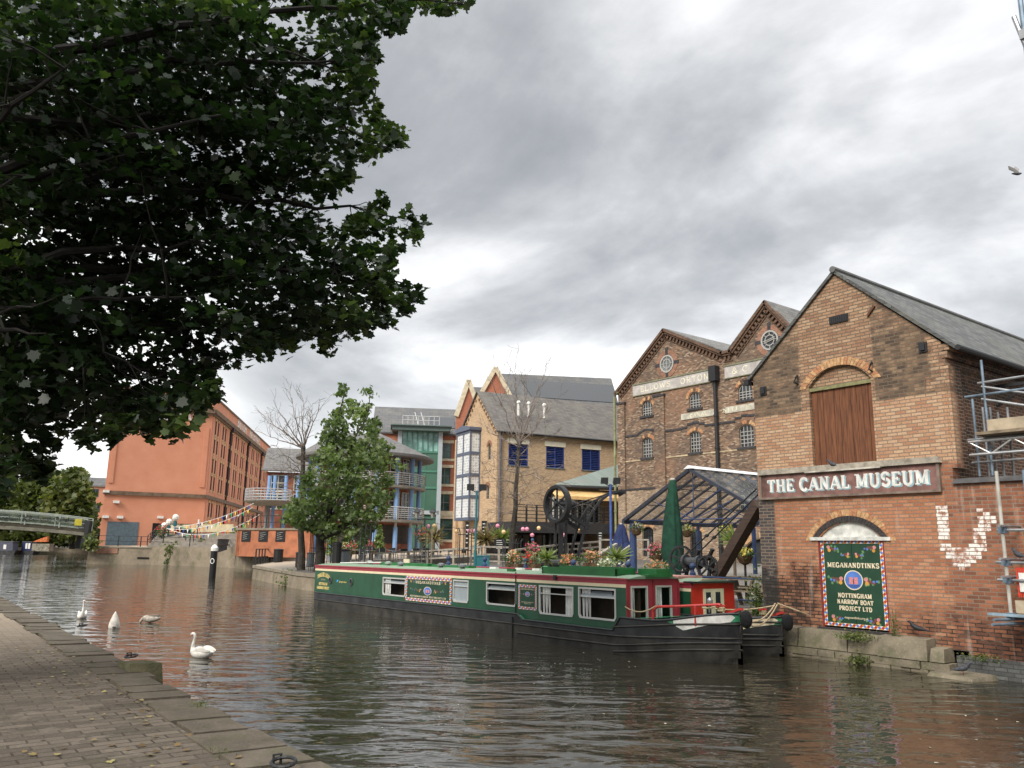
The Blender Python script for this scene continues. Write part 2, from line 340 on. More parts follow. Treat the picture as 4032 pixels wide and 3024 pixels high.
# ------------------------------------------------------------------ lettering: slab-serif strokes and a plain form
def _arc(cx, cy, rx, ry, a0, a1, n=10): return [(cx+rx*math.cos(R_(a0+(a1-a0)*i/n)), cy+ry*math.sin(R_(a0+(a1-a0)*i/n))) for i in range(n+1)]
B_, T_ = 1.0, .5
GL = {  # width, strokes (points, weight), serif centres (x, y)
 'A': (.86, [([(.08, .04), (.43, .98)], T_), ([(.45, .98), (.76, .04)], B_), ([(.2, .33), (.62, .33)], T_)], [(.1, 0), (.76, 0)]),
 'B': (.76, [([(.2, 0), (.2, 1)], B_), ([(.2, .96), (.45, .96)]+_arc(.45, .755, .2, .205, 90, -90)+[(.2, .55)], .8), ([(.2, .53), (.48, .53)]+_arc(.48, .285, .22, .245, 90, -90)+[(.2, .04)], .8)], []),
 'C': (.8, [(_arc(.44, .5, .34, .46, 50, 310, 18), .95), ([(.68, .98), (.68, .72)], T_)], []),
 'D': (.84, [([(.2, 0), (.2, 1)], B_), ([(.2, .96), (.4, .96)]+_arc(.4, .5, .34, .46, 90, -90, 14)+[(.2, .04)], .85)], []),
 'E': (.76, [([(.2, 0), (.2, 1)], B_), ([(.08, .95), (.68, .95)], T_), ([(.08, .05), (.7, .05)], T_), ([(.2, .5), (.5, .5)], T_), ([(.66, .98), (.66, .78)], T_), ([(.68, .02), (.68, .24)], T_), ([(.5, .62), (.5, .38)], T_)], []),
 'F': (.72, [([(.2, 0), (.2, 1)], B_), ([(.08, .95), (.66, .95)], T_), ([(.2, .5), (.48, .5)], T_), ([(.64, .98), (.64, .76)], T_)], [(.2, 0)]),
 'G': (.86, [(_arc(.44, .5, .34, .46, 50, 335, 18), .95), ([(.68, .98), (.68, .72)], T_), ([(.72, .05), (.72, .42)], B_), ([(.52, .42), (.84, .42)], T_)], []),
 'H': (.9, [([(.2, 0), (.2, 1)], B_), ([(.7, 0), (.7, 1)], B_), ([(.2, .5), (.7, .5)], T_)], [(.2, 0), (.2, 1), (.7, 0), (.7, 1)]),
 'I': (.42, [([(.21, 0), (.21, 1)], B_)], [(.21, 0), (.21, 1)]),
 'J': (.6, [([(.4, 1), (.4, .25)]+_arc(.25, .25, .15, .21, 0, -150, 8), .9)], [(.4, 1)]),
 'K': (.86, [([(.2, 0), (.2, 1)], B_), ([(.22, .42), (.68, .97)], T_), ([(.36, .56), (.72, .03)], B_)], [(.2, 0), (.2, 1), (.7, 0), (.68, 1)]),
 'L': (.72, [([(.2, 0), (.2, 1)], B_), ([(.08, .05), (.66, .05)], T_), ([(.64, .02), (.64, .28)], T_)], [(.2, 1)]),
 'M': (1.06, [([(.18, 0), (.18, 1)], .6), ([(.2, .98), (.52, .1)], B_), ([(.52, .1), (.84, .98)], T_), ([(.86, 0), (.86, 1)], B_)], [(.18, 0), (.86, 0), (.14, 1), (.9, 1)]),
 'N': (.9, [([(.18, 0), (.18, 1)], .6), ([(.2, .98), (.7, .04)], B_), ([(.72, 0), (.72, 1)], .6)], [(.18, 0), (.15, 1), (.72, 1)]),
 'O': (.86, [(_arc(.43, .5, .34, .46, 0, 360, 24), .95)], []),
 'P': (.74, [([(.2, 0), (.2, 1)], B_), ([(.2, .96), (.45, .96)]+_arc(.45, .71, .23, .25, 90, -90)+[(.2, .46)], .8)], [(.2, 0)]),
 'R': (.84, [([(.2, 0), (.2, 1)], B_), ([(.2, .96), (.45, .96)]+_arc(.45, .73, .22, .23, 90, -90)+[(.2, .5)], .8), ([(.42, .5), (.7, .04)], B_)], [(.2, 0), (.72, 0)]),
 'S': (.7, [(_arc(.36, .735, .24, .22, 30, 270, 12)+_arc(.36, .275, .26, .235, 90, -150, 12), .95), ([(.6, .98), (.6, .76)], T_), ([(.1, .02), (.1, .26)], T_)], []),
 'T': (.8, [([(.4, 0), (.4, 1)], B_), ([(.05, .95), (.75, .95)], T_), ([(.07, .98), (.07, .74)], T_), ([(.73, .98), (.73, .74)], T_)], [(.4, 0)]),
 'U': (.88, [([(.18, 1), (.18, .3)]+_arc(.44, .3, .26, .26, 180, 360, 10)+[(.7, 1)], .85)], [(.18, 1), (.7, 1)]),
 'V': (.86, [([(.1, .98), (.44, .02)], B_), ([(.44, .02), (.76, .98)], T_)], [(.1, 1), (.76, 1)]),
 'W': (1.2, [([(.1, .98), (.36, .02)], B_), ([(.36, .02), (.6, .9)], T_), ([(.6, .9), (.84, .02)], B_), ([(.84, .02), (1.1, .98)], T_)], [(.12, 1), (1.08, 1)]),
 'Y': (.84, [([(.1, .98), (.42, .45)], B_), ([(.42, .45), (.74, .98)], T_), ([(.42, .5), (.42, 0)], B_)], [(.42, 0), (.1, 1), (.74, 1)]),
 'X': (.84, [([(.1, .98), (.74, .02)], B_), ([(.74, .98), (.1, .02)], T_)], []),
 '&': (.9, [(_arc(.4, .76, .17, .2, -60, 240, 10)+[(.78, .05)], .7), (_arc(.38, .28, .28, .25, 110, 350, 10)+[(.8, .5)], .7)], []),
 '9': (.6, [(_arc(.3, .7, .2, .26, 0, 360, 12), .7), ([(.5, .7), (.4, .02)], .7)], []), '6': (.6, [(_arc(.3, .3, .2, .26, 0, 360, 12), .7), ([(.1, .3), (.3, .98)], .7)], []),
 '8': (.6, [(_arc(.3, .74, .17, .22, 0, 360, 12), .7), (_arc(.3, .27, .2, .25, 0, 360, 12), .7)], []),
 '.': (.3, [([(.12, 0), (.12, .16)], B_)], []), '0': (.6, [(_arc(.3, .5, .22, .46, 0, 360, 16), .7)], []),
}
def text_w(t, sp=.08): return sum((GL[c][0]+sp) if c in GL else .42 for c in t)-sp
def letters(mb, fac, text, a0, z0, h, width=None, d=.004, k=None, bold=.2, serif=True, sp=.08, skip='', arcf=None, missing=()):
    """write text on the facade from a0 (left) with its base at z0; width squeezes or stretches the run"""
    W = text_w(text, sp); sx = (width/W) if width else h; x = 0.; q = 0
    def ribbon(pts, w, fl=False):
        nonlocal q
        q += 1; off = d+(q % 7)*.0005
        for i in range(len(pts)-1):
            (x0, y0), (x1, y1) = pts[i], pts[i+1]; L = math.hypot((x1-x0)*sx, (y1-y0)*h) or 1
            ux, uy = (x1-x0)*sx/L, (y1-y0)*h/L; hw = w*h/2; e = hw*.25 if 0 < i < len(pts)-2 or len(pts) > 3 else 0
            A = (x0*sx-ux*e, y0*h-uy*e); Bp = (x1*sx+ux*e, y1*h+uy*e); o2 = off+(i % 2)*.0002
            pp = [(A[0]+uy*hw, A[1]-ux*hw), (Bp[0]+uy*hw, Bp[1]-ux*hw), (Bp[0]-uy*hw, Bp[1]+ux*hw), (A[0]-uy*hw, A[1]+ux*hw)]
            if arcf: pp = [(p[0], p[1]+arcf(p[0])) for p in pp]
            mb.poly([fac.pt(a0+p[0], z0+p[1], o2) for p in pp], k)
    for i, c in enumerate(text):
        if c not in GL: x += .42; continue
        w, st, se = GL[c]
        if i not in missing:
            for pts, wt in st: ribbon([(px+x, py) for px, py in pts], bold*(wt if serif else .72))
            if serif:
                for px, py in se: ribbon([(px+x-.17, .045 if py == 0 else .955), (px+x+.17, .045 if py == 0 else .955)], .09)
        x += w+sp
    return x*sx

def signwrite(F, text, a0, z0, h, width, d, mt, parent, name='lettering', **kw):
    """each word of a line is a part of its own"""
    sp = kw.get('sp', .08); W = text_w(text, sp); sx = width/W; x = 0.; i = 0
    for word in text.split(' '):
        mb = MB(); kk = dict(kw); kk['missing'] = tuple(m-i for m in kw.get('missing', ()))
        letters(mb, F, word, a0+x*sx, z0, h, text_w(word, sp)*sx, d, None, **kk)
        if mb.f: mb.build(name, mt, parent)
        x += text_w(word, sp)+sp+.42; i += len(word)+1
# ================================================================== SETTING
# ---- water
m, g, b = newmat('canal_water')
pos = g.new('ShaderNodeNewGeometry', out=0)
wu = g.vm('DOT_PRODUCT', pos, (-.8, .6, 0), 1); wv = g.vm('DOT_PRODUCT', pos, (.6, .8, 0), 1); wp = g.com(g.m('MULTIPLY', wu, 1.35), g.m('MULTIPLY', wv, .62), 0)
wn = g.noise(wp, 1.55, 2, .42, .5)
wf = g.noise(wp, 6.0, 2, .5, .2)
wb = g.noise(pos, .09, 2, .5)
hgt = g.m('ADD', g.m('MULTIPLY', wn, 1.0), g.m('MULTIPLY', wf, .10))
bmp = g.new('ShaderNodeBump', {'Strength': g.rng(wb, .3, .7, .55, 1.0), 'Distance': .075, 'Height': hgt})
g.put(b.inputs['Base Color'], g.ramp(g.noise(pos, .25, 3, .5), [(.3, (.020, .018, .0115)), (.7, (.033, .029, .019))]))
b.inputs['Roughness'].default_value = .035; b.inputs['IOR'].default_value = 1.45; g.put(b.inputs['Normal'], bmp)
M_water = m
mb = MB(); mb.poly([(-420, -60, 0), (60, -60, 0), (60, 260, 0), (-420, 260, 0)])
tag(mb.build('canal_water', M_water), kind='structure')
# ---- far ground under everything
M_soil = mat('soil', (.10, .09, .06), .95, .3, .5)
M_bed = mat('canal_bed', (.03, .03, .02), .9)
mb = MB(); mb.poly([(-1500, -1500, -.6), (1500, -1500, -.6), (1500, 1500, -.6), (-1500, 1500, -.6)]); tag(mb.build('ground', M_bed), kind='structure')

# ---- towpath on the near bank
m, g, b = newmat('towpath_pavers'); pos = g.new('ShaderNodeNewGeometry', out=0); x, y, z = g.sep(pos)
wob = g.noise(pos, 1.3, 2, .5)
t, f = bricktex(g, g.m('ADD', y, g.m('MULTIPLY', wob, .05)), g.m('ADD', x, g.m('MULTIPLY', wob, .07)), .30, .145, .010, .5, .3)
c = g.ramp(t, [(0, (.075, .06, .047)), (.5, (.108, .088, .069)), (1, (.14, .115, .09))])
c = g.mix(g.m('MULTIPLY', g.rng(g.noise(pos, .55, 6, .65), .38, .7), .6), c, (.12, .10, .075))
c = g.mix(g.m('MULTIPLY', g.rng(g.noise(pos, 30, 3, .6), .5, .8), .35), c, (.24, .21, .165))
c = g.mix(g.m('MULTIPLY', g.rng(g.noise(pos, 1.7, 6, .65), .52, .68), .5), c, (.052, .05, .03))
c = g.mix(g.m('MULTIPLY', g.rng(g.noise(pos, 2.6, 3, .6), .60, .68), .45), c, (.20, .17, .135))
fm = g.m('MULTIPLY', f, g.rng(g.noise(pos, .9, 4, .6), .33, .58, .25, 1.0)); c = g.mix(fm, c, (.045, .035, .025))
c = g.mix(g.m('MULTIPLY', g.rng(x, -12, -24), .6), c, (.33, .265, .195))  # paler far stretch: daylight beyond the tree's shade put into the colour
g.put(b.inputs['Base Color'], c); b.inputs['Roughness'].default_value = .9; b.inputs['Specular IOR Level'].default_value = .2
g.put(b.inputs['Normal'], g.new('ShaderNodeBump', {'Strength': .9, 'Distance': .02, 'Height': g.m('ADD', g.m('MULTIPLY', g.m('SUBTRACT', 1.0, f), .6), g.m('MULTIPLY', g.noise(pos, 18, 4, .6), .7))}))
M_pav = m
TPZ = .60
mb = MB()
xs = [40, 4, -4, -7, -9, -11, -14, -18, -24, -32, -45, -70, -110, -180, -400]
for a, c_ in zip(xs, xs[1:]): mb.poly([(a, -14, TPZ+.02), (c_, -14, TPZ+.02), (c_, 2.42, TPZ), (a, 2.42, TPZ)][::-1])
mb.poly([(40, -60, .7), (40, -14, TPZ+.02), (-400, -14, TPZ+.02), (-400, -60, .7)])
tag(mb.build('towpath', M_pav), kind='structure')
M_cop = stone('coping_stone', (.135, .112, .086), (.072, .06, .046), 1.8, .22)
mb = MB(); x0 = 6.; rr = random.Random(3)
while x0 > -70:
    L = rr.uniform(.35, .85) if x0 > -30 else rr.uniform(1.5, 3); y1 = 3.02+rr.uniform(-.05, .06); zz = TPZ+rr.uniform(.0, .025); y0 = 2.40+rr.uniform(-.05, .09)
    if -11.75 < x0-L/2 < -11.0: y1 -= .02
    b0 = .025
    xa, xb = x0-.012, x0-L+.012
    mb.hexa([(xb, y0, -.5), (xa, y0, -.5), (xa, y1+rr.uniform(-.02, .02), -.5), (xb, y1, -.5), (xb+b0, y0+.01, zz), (xa-b0, y0+.01, zz), (xa-b0, y1-.03, zz-.012), (xb+b0, y1-.03, zz-.012)])
    x0 -= L
mb.box(-400, 2.4, -.5, x0, 3.0, TPZ)
tag(mb.build('towpath_kerb', M_cop), kind='structure')
mb = MB(); mb.box(-400, 2.3, -.5, 6, 2.95, TPZ-.05); tag(mb.build('towpath_wall', M_cop), kind='structure')
# grass tufts and dirt in the joints
tl = [(-4.0, 2.35), (-4.5, 2.3), (-2.9, 2.35), (-3.1, 2.25), (-6.1, 2.5), (-9.4, 2.9)]
pp = []
for cx, cy in tl:
    for _ in range(70): pp.append((cx+random.gauss(0, .12), cy+random.gauss(0, .05), TPZ+.005))
M_grass = leafmat('grass_blades', (.05, .08, .02), (.09, .12, .03), (.16, .15, .06), .2)
o = leaf_mesh('joint_grass', pp, .05, M_grass, None, 'blade', up=(1, 0, .2), tilt=.6, droop=-1.2); tag(o, 'short green tufts of grass in the joints of the towpath', 'grass', kind='stuff')

# ---- right bank ground: rows from the quay edge inland
E0 = [(70, 17.5, .8), (-12.7, 17.5, .82), (-30, 17.6, .85), (-43, 18.0, .85), (-57, 20.5, .9), (-63, 25, 1.1), (-92.4, 29.6, 1.85), (-100.9, 17.7, 1.95), (-112, 26, 1.9), (-150, 62, 1.2), (-330, 170, 1.0)]
E1 = [(70, 24, .9), (-12.7, 21.5, .84), (-30, 22, 1.0), (-42, 23.5, 1.2), (-54, 27.5, 1.5), (-60, 33, 1.75), (-88, 40, 2.0), (-97.5, 27, 2.1), (-103, 33, 2.0), (-140, 75, 1.4), (-320, 190, 1.2)]
E2 = [(70, 40, 1.0), (-12.7, 40, 1.5), (-28, 40, 1.6), (-38, 41, 1.65), (-50, 44, 1.7), (-58, 48, 1.8), (-80, 56, 2.0), (-92, 52, 2.2), (-100, 50, 2.0), (-130, 95, 1.5), (-300, 240, 1.4)]
E3 = [(200, 900, 2), (-30, 900, 2), (-90, 900, 2), (-150, 900, 2), (-200, 900, 2), (-260, 900, 2), (-320, 900, 2), (-380, 900, 2), (-440, 900, 2), (-560, 900, 2), (-900, 900, 2)]
m, g, b = newmat('quay_paving'); pos = g.new('ShaderNodeNewGeometry', out=0); x, y, z = g.sep(pos)
t, f = bricktex(g, x, y, .6, .6, .012); c = g.ramp(t, [(0, (.33, .26, .19)), (1, (.44, .35, .255))])
c = g.mix(g.m('MULTIPLY', f, .5), c, (.15, .12, .09)); c = g.mix(g.m('MULTIPLY', g.rng(g.noise(pos, .3, 6, .6), .4, .7), .4), c, (.30, .25, .2))
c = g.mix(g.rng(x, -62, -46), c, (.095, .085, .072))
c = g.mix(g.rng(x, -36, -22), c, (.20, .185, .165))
g.put(b.inputs['Base Color'], c); b.inputs['Roughness'].default_value = .9; M_quay = m
mb = MB()
for A, Bq in ((E0, E1), (E1, E2), (E2, E3)):
    for i in range(len(A)-1): mb.poly([A[i+1], A[i], Bq[i], Bq[i+1]])
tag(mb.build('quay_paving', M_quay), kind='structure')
M_qw = stone('quay_stone', (.30, .245, .18), (.13, .11, .08), .5, .35)
M_cap = stone('quay_cap', (.27, .23, .18), (.17, .145, .11), .8, .15)
M_redw = brick('quay_red_brick', [(0, (.26, .10, .06)), (1, (.42, .18, .10))], (.3, .25, .2), soot=.4)
def quay_run(name, label, i0, i1, mt, cap=True, extra=None):
    r = thing(name, label, 'wall', (E0[i0][0], E0[i0][1], 0))
    mb = MB(); mc = MB()
    for i in range(i0, i1):
        a, c_ = V(E0[i]), V(E0[i+1]); e = (c_-a); e.z = 0; e.normalize(); n = V((-e.y, e.x, 0))*-1
        n = n if n.dot(V((0, -1, 0))) > 0 or abs(e.x) < .6 else -n
        if i in (6,): n = V((-e.y, e.x, 0)) if V((-e.y, e.x, 0)).dot(CAM-a) > 0 else -V((-e.y, e.x, 0))
        za, zb = a.z, c_.z; A = V((a.x, a.y, 0)); C_ = V((c_.x, c_.y, 0))
        mb.hexa([A-Z*.5+n*.15, C_-Z*.5+n*.15, C_-Z*.5-n*.35, A-Z*.5-n*.35, A+Z*(za-.16)+n*.05, C_+Z*(zb-.16)+n*.05, C_+Z*(zb-.16)-n*.35, A+Z*(za-.16)-n*.35])
        if cap: mc.hexa([A+Z*(za-.16)+n*.12, C_+Z*(zb-.16)+n*.12, C_+Z*(zb-.16)-n*.4, A+Z*(za-.16)-n*.4, A+Z*(za+.012)+n*.12, C_+Z*(zb+.012)+n*.12, C_+Z*(zb+.012)-n*.4, A+Z*(za+.012)-n*.4])
    mb.build('wall_face', mt, r)
    if cap: mc.build('coping', M_cap, r)
    return r
quay_run('quay_wall', 'weathered stone quay wall running behind the two moored narrowboats', 1, 3, M_qw)
quay_run('quay_wall', 'low stone quay wall under the sandy path by the tree', 3, 5, M_qw)
quay_run('quay_wall', 'stained wall at the back of the inlet behind the black mooring post', 5, 6, M_qw)
bwq = quay_run('quay_wall', 'stained stone and brick quay wall below the wide steps', 6, 7, M_qw)
quay_run('quay_wall', 'far stone canal wall beyond the footbridge', 7, 10, M_qw)
# patches of red brick and two drain slots in the face below the steps
Fq = Fac((-100.9, 17.7), (-92.4, 29.6))
if Fq.n.dot(CAM-Fq.P) < 0: Fq.n = -Fq.n
mb = MB(); Fq.box(mb, .7, 3.2, 1.15, 1.72, .06, .165); Fq.box(mb, Fq.L-2.2, Fq.L-.2, .35, 1.5, .06, .17)
mb.build('brick_patch', M_redw, bwq)
M_black = flat('black_void', (.006, .006, .006), .9)
for s in (5.4, 7.0):
    mb = MB(); Fq.box(mb, s, s+1.25, .62, .80, .1, .17); mb.build('drain_slot', M_black, bwq)

# ================================================================== THE CANAL MUSEUM
FM = Fac((-12.65, 17.2), (-7.9, 17.2))
m, g, b = newmat('museum_brick')
pos, u, z = brickcoord(g, ((1, 0), (0, 1)), 'geo'); x, y, _z = g.sep(pos)
t, f = bricktex(g, u, z, .228, .0765, .010); fine = g.noise(pos, 30, 3, .6); big = g.noise(pos, 1.1, 6, .65); mid = g.noise(pos, 3.2, 5, .6)
nz = g.m('MULTIPLY', g.m('SUBTRACT', big, .5), 1.0)
t = g.rng(t, 0., 1., .14, .86, False)
orange = g.ramp(t, [(0, (.27, .105, .06)), (.25, (.39, .155, .08)), (.6, (.46, .20, .105)), (1, (.51, .28, .165))])
buff = g.ramp(t, [(0, (.33, .145, .085)), (.22, (.42, .225, .13)), (.6, (.49, .305, .185)), (1, (.55, .39, .255))])
brown = g.ramp(t, [(0, (.11, .078, .056)), (.3, (.185, .122, .078)), (.65, (.265, .17, .105)), (1, (.36, .25, .155))])
blue = g.ramp(t, [(0, (.045, .045, .05)), (.6, (.085, .075, .075)), (1, (.17, .11, .09))])
reddk = g.ramp(t, [(0, (.13, .06, .04)), (.4, (.27, .105, .06)), (.8, (.38, .15, .08)), (1, (.44, .25, .15))])
up = g.rng(g.m('ADD', z, g.m('MULTIPLY', nz, .12)), 5.60, 5.66)               # the sooty older courses above
cen = g.m('MULTIPLY', g.m('MULTIPLY', g.rng(x, -11.33, -11.27), g.rng(x, -9.38, -9.44)), .68)
c = g.mix(g.rng(z, 4.2, 4.3), orange, buff)
c = g.mix(up, c, g.mix(g.m('MAXIMUM', cen, g.m('MULTIPLY', g.rng(g.m('ADD', z, nz), 7.0, 7.5), .45)), brown, buff))
c = g.mix(g.m('MULTIPLY', g.m('MULTIPLY', g.rng(x, -12.15, -12.25), g.rng(z, 3.62, 3.58)), g.rng(g.m('ADD', x, g.m('MULTIPLY', g.m('SINE', g.m('MULTIPLY', g.m('FLOOR', g.m('DIVIDE', z, .0765)), 2.2)), .05)), -12.14, -12.16)), c, blue)
c = g.mix(g.rng(g.m('ADD', x, g.m('MULTIPLY', g.m('SINE', g.m('MULTIPLY', g.m('FLOOR', g.m('DIVIDE', z, .3)), 2.7)), .09)), -8.22, -8.18), c, g.mix(g.m('MULTIPLY', g.rng(z, 4.1, 4.3), g.rng(y, 17.6, 17.3)), reddk, buff))
# soot and damp: at the foot beside the door, over the flanks of the gable
s1 = g.m('MULTIPLY', g.rng(g.m('ADD', z, g.m('MULTIPLY', nz, 2.2)), 2.25, 1.6), g.rng(g.m('ADD', x, nz), -10.7, -11.3))
s2 = g.m('MULTIPLY', g.m('MULTIPLY', g.rng(g.m('ADD', x, nz), -9.6, -9.0), g.rng(g.m('ADD', z, nz), 1.55, .9)), .55)
s3 = g.m('MULTIPLY', g.m('MULTIPLY', up, g.m('SUBTRACT', 1.0, cen)), g.rng(mid, .36, .58))
soot = g.m('MINIMUM', g.m('ADD', g.m('ADD', g.m('MULTIPLY', s1, .95), s2), g.m('MULTIPLY', s3, .9)), .92)
soot = g.m('MULTIPLY', soot, g.rng(g.m('ADD', mid, g.m('MULTIPLY', t, .25)), .85, .45, .25, 1.0))
c = g.mix(soot, c, (.03, .026, .024))
side = g.rng(y, 17.35, 17.6); c = g.mix(g.m('MULTIPLY', side, g.rng(mid, .3, .6, .5, .92)), c, (.035, .028, .024))  # side wall: soot, plus the shade of its face put into the colour
c = g.mix(g.m('MULTIPLY', g.rng(fine, .4, .75), .4), c, (.07, .04, .03))
mort = g.mix(g.rng(soot, .1, .5), (.23, .175, .13), (.03, .026, .022)); mort = g.mix(up, mort, (.15, .12, .09))
c = g.mix(f, c, mort)
c = g.mix(g.m('MULTIPLY', g.m('MULTIPLY', g.rng(g.noise(g.vm('MULTIPLY', pos, (5, 5, .45)), 1, 4, .6), .55, .75), g.rng(z, 5.6, 3.5)), .22), c, (.75, .68, .6))
g.put(b.inputs['Base Color'], c); b.inputs['Roughness'].default_value = .88; b.inputs['Specular IOR Level'].default_value = .2
g.put(b.inputs['Normal'], g.new('ShaderNodeBump', {'Strength': .8, 'Distance': .014, 'Height': g.m('SUBTRACT', g.m('ADD', g.m('MULTIPLY', fine, .4), g.m('MULTIPLY', t, .3)), f)}))
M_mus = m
mus = thing('brick_warehouse', 'old orange brick warehouse gable with brown loading door and museum sign at the water', 'building', (-10.2, 17.2, 0))
UD = (1.58, 3.15, 4.18, 6.62, .42); LD = (1.58, 3.17, .66, 3.0, .42)
mb = MB(); FM.wall(mb, 0, 4.75, .45, 6.72, [UD, LD], .16)
FM.poly(mb, [(0, 6.72), (4.75, 6.72), (4.75, 6.66), (4.75, 6.72), (2.45, 8.83)][0:2]+[(2.45, 8.83)], 0)
YB = 40
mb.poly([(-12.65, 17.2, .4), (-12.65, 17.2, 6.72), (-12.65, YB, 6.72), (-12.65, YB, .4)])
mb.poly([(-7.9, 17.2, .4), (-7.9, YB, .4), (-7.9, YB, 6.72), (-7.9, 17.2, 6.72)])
mb.poly([(-7.9, YB, .4), (-12.65, YB, .4), (-12.65, YB, 6.72), (-10.2, YB, 8.86), (-7.9, YB, 6.72)])
for i in range(3):       # corbelled courses under the side eaves
    mb.box(-7.9, 17.2, 6.2+.16*i, -7.84+.05*i, YB, 6.36+.16*i-.02)
mb.box(-7.9, 17.21, 4.05, -7.80, 17.75, 6.2)      # corner pier
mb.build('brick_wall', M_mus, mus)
M_slate = slate('museum_slate', [(0, (.055, .057, .055)), (.5, (.085, .088, .084)), (1, (.125, .128, .12))], ((1, 0), (0, 1)), .32, .13)
def slope(mb, e0, e1, r1, r0, th=.07): # eave pair, ridge pair, thickness
    q = [V(e0), V(e1), V(r1), V(r0)]; n = (q[1]-q[0]).cross(q[3]-q[0]).normalized(); n = n if n.z > 0 else -n
    mb.hexa([p for p in q]+[p+n*th for p in q])
mb = MB(); slope(mb, (-7.55, 17.13, 6.46), (-7.55, YB, 6.46), (-10.2, YB, 8.84), (-10.2, 17.13, 8.84)); slope(mb, (-12.74, 17.13, 6.63), (-12.74, YB, 6.63), (-10.2, YB, 8.84), (-10.2, 17.13, 8.84))
rf = mb.build('roof', M_slate, mus)
mb = MB(); mb.tube([(-10.2, 17.1, 8.93), (-10.2, YB, 8.93)], .08, 8); mb.build('ridge_tiles', mat('ridge', (.11, .11, .105), .8), rf)
mb = MB(); mb.tube([(-7.5, 17.05, 6.50), (-7.5, YB, 6.50)], .06, 8); mb.box(-12.84, 17.05, 6.5, -12.70, 17.2, 6.64); mb.tube([(-12.8, 17.15, 6.58), (-12.8, YB, 6.58)], .06, 8); mb.build('gutter', flat('black_iron', (.018, .018, .02), .6), mus)
M_iron = MC['black_iron']
# voussoirs
M_v1 = mat('voussoir_a', (.50, .30, .15), .85, .3, 14); M_v2 = mat('voussoir_b', (.42, .20, .10), .85, .3, 14); M_v3 = mat('voussoir_dark', (.045, .04, .04), .8, .3, 14)
M_mort = mat('mortar_line', (.20, .16, .12), .95)
def voussoirs(F, s0, s1, spring, rise, th, n, mats, parent, d=.012, rows=1):
    mb = MB()
    for r in range(rows):
        a0 = arch(s0-r*th*.95, s1+r*th*.95, spring, rise+r*th, n); a1 = arch(s0-(r+1)*th*.95, s1+(r+1)*th*.95, spring, rise+(r+1)*th, n)
        for i in range(n):
            k = random.randrange(len(mats)); q = [a0[i], a0[i+1], a1[i+1], a1[i]]; cx = sum(p[0] for p in q)/4; cy = sum(p[1] for p in q)/4
            q = [(cx+(p[0]-cx)*.9, cy+(p[1]-cy)*.95) for p in q]; F.slab(mb, q, -.05, d, k)
    return mb.build('brick_arch', mats, parent)
voussoirs(FM, 1.5, 3.23, 6.17, .44, .19, 26, [M_v1, M_v2, M_v1], mus, .014, 1)
voussoirs(FM, 1.40, 3.33, 2.58, .55, .15, 27, [M_v1, M_v2], mus, .010)
voussoirs(FM, 1.54, 3.20, 2.58, .42, .13, 30, [M_v3], mus, .02)
# upper loading door
dr = None
M_door = wood('loading_door_wood', (.20, .082, .04), (.085, .035, .02), .75, (10, 10, .9))
mb = MB(); s = 1.6; k = 0
while s < 3.14:
    w = min(.142, 3.14-s); FM.box(mb, s+.004, s+w-.004, 4.2, 6.09, -.12, -.075-(k % 3)*.004); s += w; k += 1
FM.box(mb, 1.58, 3.15, 4.19, 6.1, -.15, -.121)
dr = mb.build('loading_door', M_door, mus); dr['label'] = 'brown planked loading door on the upper floor'
mb = MB(); FM.box(mb, 1.58, 3.15, 6.09, 6.17, -.15, -.02); mb.build('lintel', mat('mossy_lintel', (.22, .21, .10), .85, .3), mus)
mb = MB(); FM.poly(mb, [(1.58, 6.17)]+arch(1.58, 3.15, 6.2, .42)+[(3.15, 6.17)], -.10); mb.build('arch_infill', M_mus, mus)
mb = MB(); FM.box(mb, 1.42, 3.28, 4.145, 4.18, -.1, .14); mb.build('door_sill', mat('weathered_board', (.50, .46, .40), .8, .3), mus)
# sign board
M_mar = mat('maroon_paint', (.225, .118, .10), .7, .35, 3, streak=.5); M_scap = mat('sign_stone', (.33, .295, .24), .9, .35, 5)
M_white = mat('white_paint', (.72, .71, .67), .6, .16, 7, streak=.25); M_cyan = mat('letter_shade', (.25, .40, .44), .7, .15)
SZ0, SZ1 = 3.60, 4.17
sg = None
mb = MB(); FM.box(mb, .16, 4.46, SZ0+.02, SZ1, 0, .05); sg = mb.build('sign_board', M_mar, mus)
mb = MB(); FM.box(mb, .10, 4.52, SZ0-.03, SZ0+.02, 0, .09); FM.box(mb, .10, .16, SZ0+.02, SZ1, 0, .085); FM.box(mb, 4.46, 4.52, SZ0+.02, SZ1, 0, .085); mb.build('sign_frame', mat('sign_frame', (.20, .15, .12), .8, .3), sg)
mb = MB(); FM.slab(mb, [(.08, SZ1), (4.56, SZ1), (4.52, SZ1+.13), (.12, SZ1+.13)], 0, .13); mb.build('stone_cap', M_scap, mus)
signwrite(FM, 'THE CANAL MUSEUM', .31, 3.745, .30, 3.98, .054, M_white, sg, bold=.24)
signwrite(FM, 'THE CANAL MUSEUM', .345, 3.72, .30, 3.98, .0505, M_cyan, sg, 'lettering_shade', bold=.24)
